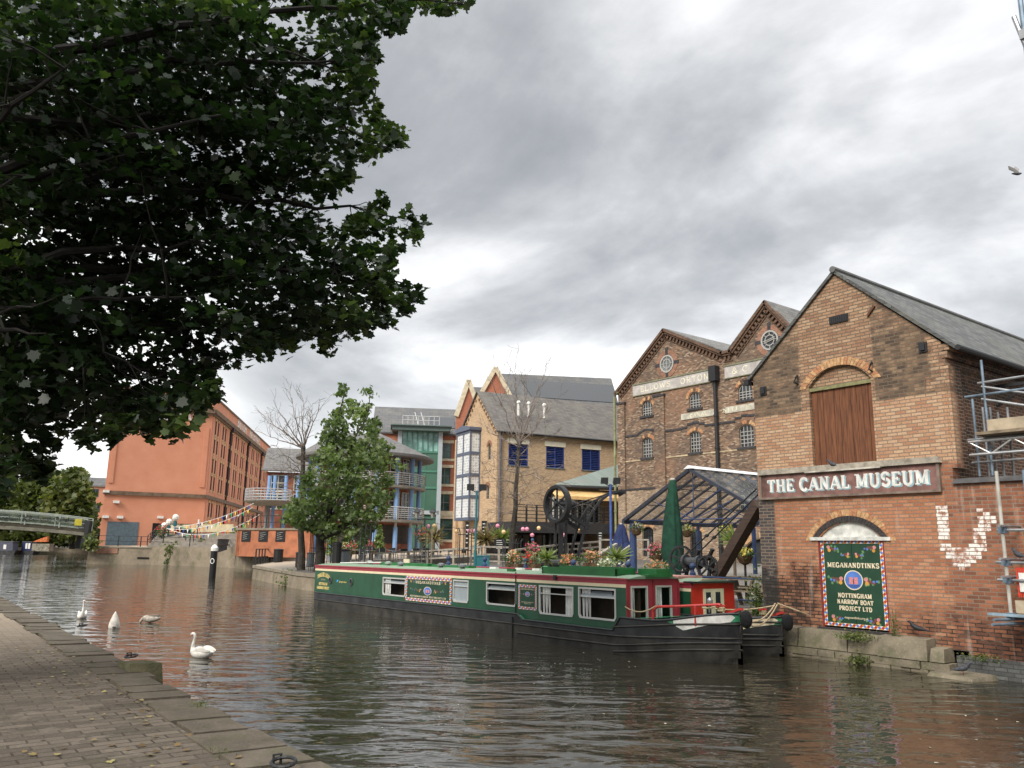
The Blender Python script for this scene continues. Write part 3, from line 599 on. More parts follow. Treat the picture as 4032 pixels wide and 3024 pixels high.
# lower painted doors
M_dgreen = mat('door_green', (.016, .055, .03), .5, .15, 2); M_cream = mat('cream_paint', (.72, .62, .44), .55, .08); M_redp = mat('red_paint', (.45, .035, .03), .45, .1)
M_bluep = mat('blue_panel', (.09, .20, .55), .5, .15); M_orgp = mat('orange_panel', (.62, .30, .06), .5, .15); M_wht2 = mat('panel_white', (.75, .74, .72), .5, .05)
M_pink = mat('rose_pink', (.62, .24, .25), .5, .3, 40); M_leafp = mat('painted_leaf', (.12, .25, .11), .5, .3, 40); M_brnp = mat('painted_brown', (.16, .06, .05), .5, .3, 40)
PM = [M_redp, M_bluep, M_wht2, M_orgp]
def diamonds(mb, F, s0, s1, z0, z1, w, d, nx, nz):
    """a border of diamonds: alternately red and blue on white and orange corners"""
    def cell(a0, a1, b0, b1, i):
        ca, cb = (a0+a1)/2, (b0+b1)/2; F.poly(mb, [(a0, cb), (ca, b0), (a1, cb), (ca, b1)], d, i % 2)
        for n_, tri in enumerate(([(a0, b0), (ca, b0), (a0, cb)], [(ca, b0), (a1, b0), (a1, cb)], [(a1, cb), (a1, b1), (ca, b1)], [(a0, cb), (ca, b1), (a0, b1)])):
            F.poly(mb, tri, d, 2 if (n_+i) % 2 else 3)
    for i in range(nx):
        a = s0+(s1-s0)*i/nx; c_ = s0+(s1-s0)*(i+1)/nx; cell(a, c_, z0, z0+w, i); cell(a, c_, z1-w, z1, i+1)
    for i in range(nz):
        a = z0+w+(z1-z0-2*w)*i/nz; c_ = z0+w+(z1-z0-2*w)*(i+1)/nz; cell(s0, s0+w, a, c_, i+1); cell(s1-w, s1, a, c_, i)
FLW = [M_pink, M_orgp, M_bluep, M_leafp, M_brnp]
def roses(mb, F, s, z, L, H_, dr_, d):
    """a painted spray of roses: pink and orange heads at the fat end, small blue ones at the tip, leaves round them"""
    q = 0
    def disc(cs, cz, r, k):
        nonlocal q
        q += 1; F.poly(mb, [(cs+r*math.cos(t*math.pi/3.5), cz+r*math.sin(t*math.pi/3.5)) for t in range(7)], d+q*.00012, k)
    rr = random.Random(int(s*1000+z*77))
    for i in range(9): disc(s+dr_*L*rr.uniform(0, 1), z+H_*rr.uniform(-.5, .5)*(1-.5*i/9), H_*.17, 3)
    for i in range(5): disc(s+dr_*L*(.25+.1*i), z+H_*rr.uniform(-.22, .22), H_*.19, 4)
    disc(s+dr_*L*.12, z+H_*.22, H_*.24, 0); disc(s+dr_*L*.18, z-H_*.2, H_*.24, 1); disc(s+dr_*L*.62, z, H_*.15, 2); disc(s+dr_*L*.82, z+H_*.05, H_*.13, 2)
def castle_emblem(mb, F, s, z, rx, rz, d):
    el_ = lambda k: [(s+rx*k*math.cos(t*math.pi/12), z+rz*k*math.sin(t*math.pi/12)) for t in range(24)]
    F.poly(mb, el_(1), d, 4); F.poly(mb, el_(.9), d+.0006, 1)
    F.poly(mb, [(s-.7*rx, z-.45*rz), (s+.7*rx, z-.45*rz), (s+.3*rx, z-.78*rz), (s-.3*rx, z-.78*rz)], d+.0012, 5)
    for o_ in (-.26, .26):
        F.poly(mb, [(s+rx*(o_-.2), z-.4*rz), (s+rx*(o_+.2), z-.4*rz), (s+rx*(o_+.2), z+.3*rz), (s+rx*(o_-.2), z+.3*rz)], d+.0018, 0)
    F.poly(mb, [(s-.12*rx, z-.4*rz), (s+.12*rx, z-.4*rz), (s+.12*rx, z+.1*rz), (s-.12*rx, z+.1*rz)], d+.0014, 6)
EMB = [M_pink, M_bluep, M_wht2, M_orgp, M_cream, mat('emblem_sea', (.05, .10, .30), .5), M_brnp]
ld = None
mb = MB(); FM.box(mb, 1.62, 2.385, .70, 2.60, -.10, -.03); FM.box(mb, 2.395, 3.13, .70, 2.60, -.10, -.03); ld = mb.build('painted_door', M_dgreen, mus); ld['label'] = 'green double door painted with roses and a diamond border'
for a_, b_, d_ in ((1.58, 1.62, -.005), (3.13, 3.17, -.012)): mb = MB(); FM.box(mb, a_, b_, .66, 2.6, -.16, d_); mb.build('door_jamb', mat('maroon_frame', (.22, .03, .03), .6), mus)
mb = MB(); diamonds(mb, FM, 1.625, 3.125, .705, 2.595, .075, -.0265, 18, 22); mb.build('diamond_border', PM, ld)
for (s, z, L, Hh, dd) in ((1.78, 2.40, .33, .17, 1), (2.97, 2.40, .33, .17, -1), (2.33, 2.26, .24, .13, -1), (2.46, 2.26, .24, .13, 1), (2.14, 1.70, .36, .20, -1), (2.64, 1.70, .36, .20, 1), (1.80, .87, .33, .17, 1), (2.95, .87, .33, .17, -1)): mb = MB(); roses(mb, FM, s, z, L, Hh, dd, -.0262); mb.build('painted_roses', FLW, ld)
mb = MB(); castle_emblem(mb, FM, 2.39, 1.72, .225, .215, -.0262); mb.build('castle_emblem', EMB, ld)
for t_, z_, h_, w_ in (('MEGANANDTINKS', 1.99, .105, 1.24), ('NOTTINGHAM', 1.335, .095, .80), ('NARROW BOAT', 1.20, .092, .86), ('PROJECT LTD', 1.06, .092, .78)): signwrite(FM, t_, 2.39-w_/2, z_, h_, w_, -.0258, M_cream, ld, bold=.26)
def sans(name, text, F, s, z, size, mt, parent, d=.004, width=None, depth=.0015, shear=0., bold=0.):
    cu = bpy.data.curves.new(name, 'FONT'); cu.body = text; cu.size = size; cu.extrude = depth; cu.shear = shear; cu.offset = bold; cu.resolution_u = 3
    to = bpy.data.objects.new(name+'_tmp', cu); dg = bpy.context.evaluated_depsgraph_get()
    me = bpy.data.meshes.new_from_object(to, preserve_all_data_layers=False, depsgraph=dg); bpy.data.objects.remove(to)
    vs = [tuple(v.co) for v in me.vertices]; fs = [tuple(p.vertices) for p in me.polygons]; bpy.data.meshes.remove(me)
    x1 = max(v[0] for v in vs); x0 = min(v[0] for v in vs); sx = width/(x1-x0) if width else 1
    mb = MB(); mb.add([F.pt(s+(v[0]-x0)*sx, z+v[1], d+v[2]) for v in vs], fs); return mb.build(name, mt, parent)
sans('web_address', 'meganandtinks.org.uk', FM, 2.12, .885, .075, M_cream, ld, -.0255, .56)
# white lintel and tympanum over the doors
mb = MB(); FM.poly(mb, [(1.58, 2.58)]+arch(1.58, 3.17, 2.58, .42)+[(3.17, 2.58)], -.06); FM.box(mb, 1.40, 3.34, 2.585, 2.66, -.1, .045); mb.build('white_lintel', mat('old_white', (.62, .62, .58), .7, .25, 5), mus)
mb = MB()
for i in range(18): FM.box(mb, 1.5+i*.098, 1.59+i*.098, .555, .665, -.1, .11)
mb.build('brick_sill', M_v3, mus)
# iron fittings on the gable: vent, plate washers, hooks, a bracket lamp
mb = MB(); FM.box(mb, 2.24, 2.72, 7.62, 7.80, -.02, .03)
for i in range(8): FM.box(mb, 2.27+i*.055, 2.30+i*.055, 7.64, 7.78, .03, .04)
mb.build('wall_vent', M_iron, mus)
for s, z in ((.30, 6.3), (4.38, 6.66)):
    mb = MB(); FM.box(mb, s-.09, s+.09, z-.11, z+.11, 0, .03); FM.box(mb, s-.05, s+.05, z-.07, z+.07, .03, .06); mb.build('tie_plate', M_iron, mus)
for s in (1.3, 3.22):
    mb = MB(); mb.tube([FM.pt(s, 6.32, 0), FM.pt(s-.03, 6.36, .12), FM.pt(s+.03, 6.48, .12), FM.pt(s, 6.54, .02)], .022, 6); mb.build('iron_hook', M_iron, mus)
mb = MB(); mb.beam(FM.pt(3.2, 7.62, .03), FM.pt(3.38, 7.82, .03), .05, .05); mb.build('iron_strap', mat('rust', (.12, .06, .035), .9), mus)
mb = MB(); mb.beam((-7.88, 19.6, 6.05), (-6.9, 19.6, 6.05), .07, .07); mb.beam((-7.88, 19.6, 5.6), (-7.2, 19.6, 6.03), .05, .05); mb.build('side_bracket', M_iron, mus)
mb = MB(); mb.tube([(-7.75, 24.5, 6.5), (-7.75, 24.5, 1)], .07); mb.build('side_downpipe', M_iron, mus)
# ---- stone footing at the water and the low wall with the painted V
M_foot = stone('footing_stone', (.27, .23, .165), (.11, .095, .07), 1.3, .45)
ft = thing('stone_footing', 'mossy stone ledge at the foot of the orange brick gable', 'ledge', (-10.3, 17, 0))
mb = MB(); xx = -12.55; rr = random.Random(5)
while xx < -8.45:
    L = min(rr.uniform(.7, 1.25), -8.2-xx); zt = .60+rr.uniform(-.04, .03)-max(0, (xx+9.6))*.10; yo = 16.82+rr.uniform(-.04, .05)
    mb.hexa([(xx+.012, yo-.02, .22), (xx+L-.012, yo-.02, .22), (xx+L-.012, 17.26, .22), (xx+.012, 17.26, .22), (xx+.03, yo+.04, zt), (xx+L-.03, yo+.04, zt), (xx+L-.03, 17.26, zt+.03), (xx+.03, 17.26, zt+.03)]); xx += L
mb.build('top_course', M_foot, ft)
mb = MB()
for r_ in range(5):
    xx = -12.6+(r_ % 2)*.2
    while xx < -8.2:
        L = min(rr.uniform(.35, .7), -8.1-xx); yo = 16.80-rr.uniform(0, .05); z0 = .21-(r_+1)*.145; mb.box(xx+.01, yo, z0, xx+L-.01, 17.2, z0+.138); xx += L
mb.build('lower_course', M_foot, ft)
lw = thing('brick_wall', 'dark red brick garden wall with a big white painted V at the water', 'wall', (-4, 17.2, 0))
FW = Fac((-7.9, 17.2), (4, 17.2))
mb = MB(); mb.box(-7.9, 17.2, .35, 4, 17.55, 3.72); mb.build('brick_face', M_mus, lw)
mb = MB(); mb.hexa([(-7.9, 17.12, 3.72), (4, 17.12, 3.72), (4, 17.65, 3.72), (-7.9, 17.65, 3.72), (-7.9, 17.2, 3.82), (4, 17.2, 3.82), (4, 17.6, 3.86), (-7.9, 17.6, 3.86)]); mb.build('coping', mat('dark_coping', (.07, .068, .068), .9, .3), lw)
M_bb = brick('blue_brick_footing', [(0, (.08, .085, .085)), (1, (.15, .155, .15))], (.06, .06, .055), soot=.5)
mb = MB(); mb.box(-8.1, 17.08, -.5, 4, 17.3, .36); mb.build('base_course', M_bb, lw)
m, g, b = newmat('flaking_whitewash'); pos = g.new('ShaderNodeNewGeometry', out=0)
c = g.mix(g.rng(g.noise(pos, 9, 5, .65), .44, .62), (.78, .74, .69), (.36, .17, .11)); g.put(b.inputs['Base Color'], c); b.inputs['Roughness'].default_value = .85; M_wash = m
mb = MB(); rr = random.Random(11); bh = .0765
VP_ = [[(1588, 345), (1662, 345), (1692, 600), (1730, 660), (1640, 670), (1605, 560)], [(1625, 640), (1950, 640), (1880, 735), (1800, 800), (1760, 800), (1690, 720)], [(1835, 650), (1935, 650), (1955, 520), (2012, 445), (1965, 395), (1895, 425), (1865, 520)], [(1865, 368), (1925, 368), (1925, 400), (1865, 400)]]
VP_ = [[((2800+x*.557)/PS, (1800+y*.557)/PS) for x, y in q] for q in VP_]
def _inp(x, y, P):
    c = False; j = len(P)-1
    for i in range(len(P)):
        if (P[i][1] > y) != (P[j][1] > y) and x < (P[j][0]-P[i][0])*(y-P[i][1])/(P[j][1]-P[i][1])+P[i][0]: c = not c
        j = i
    return c
for k in range(20, 50):
    xx = -8.4+(.114 if k % 2 else 0)
    while xx < -6.6:
        c_ = CAMPX((xx+.05, 17.2, k*bh+.038)), CAMPX((xx+.16, 17.2, k*bh+.038))
        if any(_inp(q[0], q[1], P) for q in c_ for P in VP_) and rr.random() > .03:
            e = [any(_inp(q[0], q[1], P) for P in VP_) for q in c_]; a_ = xx+(0 if e[0] else .10); b2 = xx+(.218 if e[1] else .11)
            mb.box(a_, 17.190, k*bh+.011, b2, 17.203, k*bh+bh-.003)
        xx += .228
mb.build('painted_letter', M_wash, lw)
# weeds in the ledge
M_weed = leafmat('weed_leaf', (.06, .09, .025), (.11, .15, .04), (.2, .19, .07), .25)
def weed(name, label, cx, cy, z0, w, h, n, shape='oval', sz=.05, stem=True, cat='plant'):
    r = thing(name, label, cat, (cx, cy, z0))
    P = [(cx+random.gauss(0, w*.38), cy+random.gauss(0, w*.28), z0+abs(random.gauss(0, .5))*h*.75) for _ in range(n)]
    leaf_mesh('leaves', P, sz, M_weed, r, shape, tilt=.9)
    if stem:
        mb = MB()
        for i in range(5): mb.tube([(cx+random.gauss(0, w*.1), cy, z0-.03), (cx+random.gauss(0, w*.25), cy+random.gauss(0, w*.1), z0+h*random.uniform(.5, .95))], .004, 4)
        mb.build('stem', M_weed, r)
    return r
weed('ledge_weed', 'bushy green weed growing on the stone ledge below the painted doors', -10.05, 16.82, .50, .5, .2, 420, sz=.06)
weed('ledge_weed', 'tall thin weed standing on the stone ledge beside the painted doors', -9.28, 16.98, .50, .17, .75, 150, sz=.05)
weed('ledge_weed', 'clump of weed hanging at the waterline under the stone ledge', -9.95, 16.72, .03, .36, .22, 260, sz=.06)
weed('wall_weed', 'small weeds rooted at the foot of the painted V wall', -7.6, 17.05, .33, .5, .14, 160, sz=.05)
weed('quay_weed', 'upright leafy plant at the corner of the brick gable behind the bows', -12.95, 17.35, .80, .3, 1.15, 520, sz=.075)
mb = MB(); mb.hexa([(-8.5, 16.3, -.3), (-7.4, 16.15, -.3), (-7.2, 17.0, -.3), (-8.4, 17.0, -.3), (-8.35, 16.45, .06), (-7.5, 16.35, .05), (-7.35, 16.95, .10), (-8.3, 16.95, .11)])
tag(mb.build('water_rock', M_foot, loc=(-7.9, 16.6, 0)), 'flat brown rock just above the water below the V wall', 'rock')
# ================================================================== OTHER BUILDINGS
def mkfac(P0, P1):
    F = Fac(P0, P1)
    if F.n.dot(CAM-F.P) < 0: F.n = -F.n
    return F
M_glassd = glass('dark_glass', (.03, .035, .04), .06); M_frame_w = flat('frame_white', (.62, .62, .58), .5); M_frame_g = flat('frame_grey', (.13, .15, .15), .5)
M_creamst = mat('cream_stone', (.58, .50, .36), .8, .15, 2); M_blk = MC['black_iron']
def window(F, parent, s0, s1, z0, z1, nx, nz, fm=None, gm=None, dep=.12, bar=.035, rise=0, sill=None, name='window', tilt=None):
    fm = fm or M_frame_w; gm = gm or M_glassd
    mb = MB(); arc = arch(s0, s1, z1-rise, rise) if rise else None
    F.poly(mb, ([(s0, z0)]+arc+[(s1, z0)]) if rise else [(s0, z0), (s0, z1), (s1, z1), (s1, z0)], -dep)
    w = mb.build(name, gm, parent)
    mb = MB(); d0, d1 = -dep, -dep+.05
    for i in range(nx+1):
        s = s0+(s1-s0)*i/nx; top = z1
        if rise:
            h_ = (s1-s0)/2; r = (h_*h_+rise*rise)/(2*rise); q = max(0, r*r-(s-(s0+s1)/2)**2); top = z1-r+math.sqrt(q)
        F.box(mb, s-bar/2, s+bar/2, z0, top, d0+.002, d1-.004)
    for j in range(nz+1):
        if rise and j == nz: continue
        z = z0+(z1-rise*.9-z0)*j/nz; F.box(mb, s0, s1, z-bar/2, z+bar/2, d0+.002, d1)
    if rise:
        o = arch(s0, s1, z1-rise, rise); i_ = arch(s0+bar*1.3, s1-bar*1.3, z1-rise, rise-bar*1.3)
        for k in range(len(o)-1): F.slab(mb, [o[k], o[k+1], i_[k+1], i_[k]], d0+.002, d1+.004)
    mb.build('frame', fm, w)
    if sill:
        mb = MB(); F.box(mb, s0-.16, s1+.16, z0-.16, z0-.02, -dep, .09); mb.build('sill', sill, w)
    return w

# ------------------------------------------------------------------ twin-gabled canal warehouse
YF = 42.0
FX0 = fy(1337, 1000, YF).x; FF = Fac((FX0, YF), (FX0+24, YF))
on = FF.on
m, g, b = newmat('fellows_brick'); co, u, z = brickcoord(g, ((1, 0), (0, 1)), 'geo'); t, f = bricktex(g, u, z, .23, .078, .012)
c = g.ramp(t, [(0, (.065, .045, .035)), (.22, (.13, .080, .055)), (.45, (.21, .125, .08)), (.70, (.28, .165, .10)), (.86, (.35, .235, .15)), (.95, (.45, .35, .25))])
big = g.noise(co, .35, 6, .65)
c = g.mix(g.m('MULTIPLY', g.rng(big, .42, .68), .6), c, (.07, .05, .04))
c = g.mix(g.m('MULTIPLY', g.rng(g.noise(co, .22, 4, .6), .50, .66), .5), c, (.36, .17, .09))
pale = g.m('MULTIPLY', g.m('MULTIPLY', g.rng(z, 6.2, 5.9), g.rng(co, 0, 1)) if False else g.rng(z, 6.6, 6.3), g.rng(g.noise(co, .28, 4, .6), .40, .58))
c = g.mix(g.m('MULTIPLY', pale, .65), c, g.ramp(t, [(0, (.36, .26, .17)), (1, (.60, .47, .33))]))
c = g.mix(f, c, (.15, .115, .085)); g.put(b.inputs['Base Color'], c); b.inputs['Roughness'].default_value = .9
g.put(b.inputs['Normal'], g.new('ShaderNodeBump', {'Strength': .5, 'Distance': .02, 'Height': g.m('SUBTRACT', t, f)})); M_fel = m
M_bluebk = mat('blue_brick_band', (.045, .043, .047), .8, .3, 6)
fel = thing('canal_warehouse', 'tall brown twin-gabled brick warehouse with a faded white name band', 'building', (FX0, YF, 1.5))
ap1 = on(1438, 715); va1 = on(1550, 768); vb1 = on(1592, 757); ap2 = on(1657, 655); eave = on(1337, 850)[1]
sv = (va1[0]+vb1[0])/2+.1; zval = va1[1]; s2b = 2*ap2[0]-sv; zt = eave
W1 = [(1387, 1408, 865, 902), (1489, 1513, 843, 881), (1595, 1624, 823, 864)]; W2 = [(1388, 1409, 944, 989), (1491, 1513, 930, 977), (1598, 1627, 915, 967)]
W0 = [(1388, 1411, 1138, 1190), (1491, 1516, 1143, 1190)]
def bx(w): a, zb = on(w[0], w[3]); c_, ztp = on(w[1], w[2]); return a, c_, zb, ztp
holes = []; wins = []
zr1 = [(10.35, 11.75)]; 
r1 = [bx(w) for w in W1]; r2 = [bx(w) for w in W2]; r0 = [bx(w) for w in W0]
z1a = sum(r[2] for r in r1)/3; z1b = sum(r[3] for r in r1)/3; z2a = sum(r[2] for r in r2)/3; z2b = sum(r[3] for r in r2)/3
for r in r1: holes.append((r[0], r[1], z1a, z1b, (r[1]-r[0])*.42)); wins.append(('a', holes[-1]))
for r in r2: holes.append((r[0], r[1], z2a, z2b, .22)); wins.append(('b', holes[-1]))
s3 = r2[2]; holes.append((s3[0]-.25, s3[1]+.1, 4.9, 6.55, .3)); wins.append(('b', holes[-1]))
for r in r0: holes.append((r[0], r[1], 1.9, r[3], .22)); wins.append(('d', holes[-1]))
aw = on(1603, 1167); holes.append((aw[0], aw[0]+3.0, 1.4, aw[1]+.1, .9)); wins.append(('v', holes[-1]))
rd = [(o_+6.9, q+6.9, a, b_, rr_) for _, (o_, q, a, b_, rr_) in wins[2:3]+wins[5:6]]
holes += rd; wins += [('a', rd[0]), ('b', rd[1])]
mb = MB(); s2e = s2b
FF.wall(mb, 0, s2e, 1.0, zt, holes, .22)
FF.poly(mb, [(0, zt), (sv-.35, zt), (sv-.35, zval), ap1], 0); FF.poly(mb, [(sv-.35, zt), (sv+.35, zt), (sv+.35, zval), (sv-.35, zval)], 0)
FF.poly(mb, [(sv+.35, zt), (s2e, zt), (s2e, zt), ap2, (sv+.35, zval)][0:2]+[ap2, (sv+.35, zval)], 0)
mb.poly([FF.pt(0, 1.0), FF.pt(0, zt), FF.pt(0, zt, -26), FF.pt(0, 1.0, -26)]); mb.poly([FF.pt(s2e, 1), FF.pt(s2e, 1, -26), FF.pt(s2e, zt, -26), FF.pt(s2e, zt)])
for s0, s1, zt_ in ((.02, .75, on(1350, 873)[1]), (on(1413, 900)[0]+.1, on(1437, 900)[0], on(1425, 857)[1])):
    FF.box(mb, s0, s1, 1.2, zt_, 0, .14)
mb.build('brick_wall', M_fel, fel)
for s0, s1, zt_ in ((.02, .75, on(1350, 873)[1]), (on(1413, 900)[0]+.1, on(1437, 900)[0], on(1425, 857)[1])):
    mb = MB(); FF.box(mb, s0-.08, s1+.08, zt_, zt_+.14, 0, .2); mb.build('pier_cap', M_bluebk, fel)
# corbelled verges
M_verge = brick('verge_brick', [(0, (.10, .06, .042)), (1, (.23, .125, .08))], (.1, .08, .06), soot=.3)
def verge(p, q, th=.28):
    mb = MB(); p = V((p[0], p[1])); q = V((q[0], q[1])); d = (q-p); L = d.length; d.normalize(); nn_ = V((-d.y, d.x)); nn_ = nn_ if nn_.y < 0 else -nn_
    w = lambda t, o: (p.x+d.x*t+nn_.x*o, p.y+d.y*t+nn_.y*o)
    FF.slab(mb, [w(-.1, -.12), w(L+.05, -.12), w(L+.05, .05), w(-.1, .05)], -.1, .34); FF.slab(mb, [w(0, .05), w(L, .05), w(L, .18), w(0, .18)], -.1, .24)
    t = .1
    while t < L-.15: FF.slab(mb, [w(t, .18), w(t+.15, .18), w(t+.15, .44), w(t, .44)], -.1, .17); t += .32
    FF.slab(mb, [w(0, .48), w(L, .48), w(L, .56), w(0, .56)], -.05, .06)
    return mb.build('corbel_verge', M_verge, fel)
verge((0, zt), ap1); verge(ap1, (sv-.35, zval)); verge((sv-.35, zval), (sv+.35, zval+.001)); verge((sv+.35, zval), ap2); verge(ap2, (s2e, zt))
M_slate2 = slate('fellows_slate', [(0, (.11, .105, .10)), (1, (.175, .17, .16))], ((1, 0), (0, 1)), .5, .25)
for a, p, q in (((0, zt), ap1, (sv, zval)), ((sv, zval), ap2, (s2e, zt))):
    mb = MB(); B = -26; o = .30
    slope(mb, FF.pt(a[0]-.2*(a[0] == 0), a[1]-.05, o), FF.pt(a[0], a[1], B), FF.pt(p[0], p[1]+.1, B), FF.pt(p[0], p[1]+.1, o)); slope(mb, FF.pt(q[0], q[1], o), FF.pt(q[0], q[1], B), FF.pt(p[0], p[1]+.1, B), FF.pt(p[0], p[1]+.1, o))
    mb.build('roof', M_slate2, fel)
M_oldfr = flat('old_window_frame', (.36, .35, .325), .6)
for k, (s0, s1, a, b_, r) in wins:
    if k in 'ab': window(FF, fel, s0, s1, a, b_, 4, 5 if k == 'b' else 4, M_oldfr, None, .16, .045, r, M_bluebk)
    elif k == 'd': window(FF, fel, s0, s1, a, b_, 4, 5, M_blk, None, .2, .04, r)
    else:
        mb = MB(); FF.poly(mb, [(s0, a)]+arch(s0, s1, b_-r, r)+[(s1, a)], -.21); mb.build('archway', mat('dark_planks', (.025, .027, .03), .8, .3, 3), fel)
    if k != 'v': voussoirs(FF, s0-.06, s1+.06, b_-r+.02, r+.03, .24, 9, [M_v1, M_verge, M_v2], fel, .03)
for s0, s1, a, b_, r in [wins[-3][1]]: voussoirs(FF, s0-.06, s1+.06, b_-r+.02, r+.03, .34, 18, [M_v1, M_mort, M_v1], fel, .03)
# round gable windows
for (px, py) in ((1441, 786), (1663, 735)):
    s, z_ = on(px, py); rr_ = .62; mb = MB()
    cir = lambda r, n=16: [(s+r*math.cos(i*2*math.pi/n), z_+r*math.sin(i*2*math.pi/n)) for i in range(n)]
    FF.poly(mb, cir(rr_), .012); w = mb.build('round_window', glass('pale_glass', (.16, .17, .17), .15) if px < 1500 else M_glassd, fel)
    mb = MB(); o, i_ = cir(rr_+.02), cir(rr_-.09)
    for k in range(16): FF.slab(mb, [o[k], o[(k+1) % 16], i_[(k+1) % 16], i_[k]], .014, .06)
    o, i_ = cir(.36), cir(.30)
    for k in range(16): FF.slab(mb, [o[k], o[(k+1) % 16], i_[(k+1) % 16], i_[k]], .016, .05)
    for k in range(8):
        a_ = k*math.pi/4; mb.beam(FF.pt(s+.33*math.cos(a_), z_+.33*math.sin(a_), .03), FF.pt(s+rr_*math.cos(a_), z_+rr_*math.sin(a_), .03), .045, .03)
    if px < 1500:
        mb.beam(FF.pt(s-.33, z_, .03), FF.pt(s+.33, z_, .03), .045, .03); mb.beam(FF.pt(s, z_-.33, .034), FF.pt(s, z_+.33, .034), .045, .03)
    else: mb.beam(FF.pt(s-.4, z_-.14, .05), FF.pt(s+.4, z_+.04, .05), .05, .05); mb.beam(FF.pt(s-.4, z_-.04, .055), FF.pt(s+.4, z_+.14, .055), .05, .05)
    mb.build('frame', M_oldfr, w)
    mb = MB(); o, i_ = cir(rr_+.36, 20), cir(rr_+.04, 20)
    for k in range(20):
        FF.slab(mb, [o[k], o[(k+1) % 20], i_[(k+1) % 20], i_[k]], -.02, .03)
    mb.build('brick_ring', M_redw, w)
    for dx_, dz_ in ((0, 1), (1, 0), (0, -1), (-1, 0)): mb = MB(); FF.box(mb, s+dx_*.85-.12-.12*abs(dx_), s+dx_*.85+.12+.12*abs(dx_), z_+dz_*.85-.12-.16*abs(dz_), z_+dz_*.85+.12+.16*abs(dz_), .0, .045); mb.build('keystone', M_bluebk, w)
# string courses and painted name bands
mb = MB()
segs = [(.75, on(1413, 900)[0]+.1), (on(1437, 900)[0], s2e)]
for a, b_ in segs:
    for k in range(24):
        s0 = a+(b_-a)*k/24; s1 = a+(b_-a)*(k+1)/24; c_ = (s0+s1)/2
        h = sum(max(0, .30*(1-((c_-(r[0]+r[1])/2)/.95)**2)) for r in r2); FF.box(mb, s0, s1, z2b+.22+h, z2b+.36+h, 0, .05)
    FF.box(mb, a, b_, z2a-2.25, z2a-2.12, 0, .05)
mb.build('string_course', M_bluebk, fel)
mb = MB()
for a, b_ in segs: FF.box(mb, a, b_, z2a-.20, z2a-.10, 0, .035)
mb.build('string_course', mat('buff_band', (.46, .36, .23), .85, .3, 3), fel)
M_band = mat('faded_sign', (.44, .41, .385), .8, .22, 1.6, streak=.15); M_bandl = mat('faded_letter', (.70, .66, .50), .75, .2, 3)
sA = on(1368, 845); sB = on(1546, 800)[0]; zA, zB = on(1368, 856)[1], on(1368, 834)[1]
sC, sD = on(1566, 795)[0], on(1566, 795)[0]+6.0
for a, b_, txt, off, miss in ((sA[0], sB, 'FELLOWS MORTON', .3, (0, 8)), (sC, sD, '& CLAYTON', .55, (3, 4, 5, 6, 7, 8))):
    mb = MB(); FF.box(mb, a, b_, zA, zB, 0, .06); bd = mb.build('name_band', M_band, fel)
    mb = MB(); FF.box(mb, a-.03, b_+.03, zB, zB+.09, 0, .11); FF.box(mb, a-.03, b_+.03, zA-.06, zA, 0, .09); mb.build('band_trim', mat('mossy_trim', (.20, .20, .13), .9), bd)
    signwrite(FF, txt, a+off, zA+.24*(zB-zA), .54*(zB-zA), (b_-a)-off*2.8 if off < .5 else 4.6, .062, M_bandl, bd, bold=.2, serif=False, sp=.14, missing=miss)
p = on(1472, 902); e2 = on(1545, 890)[0]; zc, zd = on(1472, 908)[1], on(1472, 895)[1]
mb = MB(); FF.box(mb, p[0], e2, zc, zd, 0, .05); FF.box(mb, sC-.1, sC+5.4, zc, zd, 0, .05); bd = mb.build('name_band', mat('buff_sign', (.48, .45, .37), .8, .25, 2, streak=.15), fel)
signwrite_ = None; mb = MB(); letters(mb, FF, 'CANAL', on(1491, 900)[0], zc+.22*(zd-zc), .56*(zd-zc), on(1529, 900)[0]-on(1491, 900)[0], .055, None, .24); mb.build('lettering', M_bandl, bd); mb = MB(); letters(mb, FF, 'MUSEUM', on(1561, 890)[0], zc+.22*(zd-zc), .56*(zd-zc), 3.6, .055, None, .24, missing=(2, 4)); mb.build('lettering', M_bandl, bd)
# pipes
s = on(1551, 900)[0]
mb = MB(); mb.tube([FF.pt(s, 1.5, .2), FF.pt(s, zA-.1, .2)], .12, 8); FF.box(mb, s-.28, s+.28, zA-.1, zA+.9, .03, .5)
for k in range(5): mb.tube([FF.pt(s, 2.5+k*2.1, .2), FF.pt(s, 2.62+k*2.1, .2)], .16, 8)
mb.build('downpipe', M_blk, fel)
mb = MB(); s = -.25; mb.tube([FF.pt(s, 1.5, .15), FF.pt(s, zt-.2, .15), FF.pt(s+.5, zt+.05, .25)], .085, 8)
for k in range(5): mb.tube([FF.pt(s, 3+k*2, .15), FF.pt(s, 3.14+k*2, .15)], .12, 8)
mb.build('downpipe', mat('mossy_pipe', (.23, .24, .12), .7, .3, 2), fel)

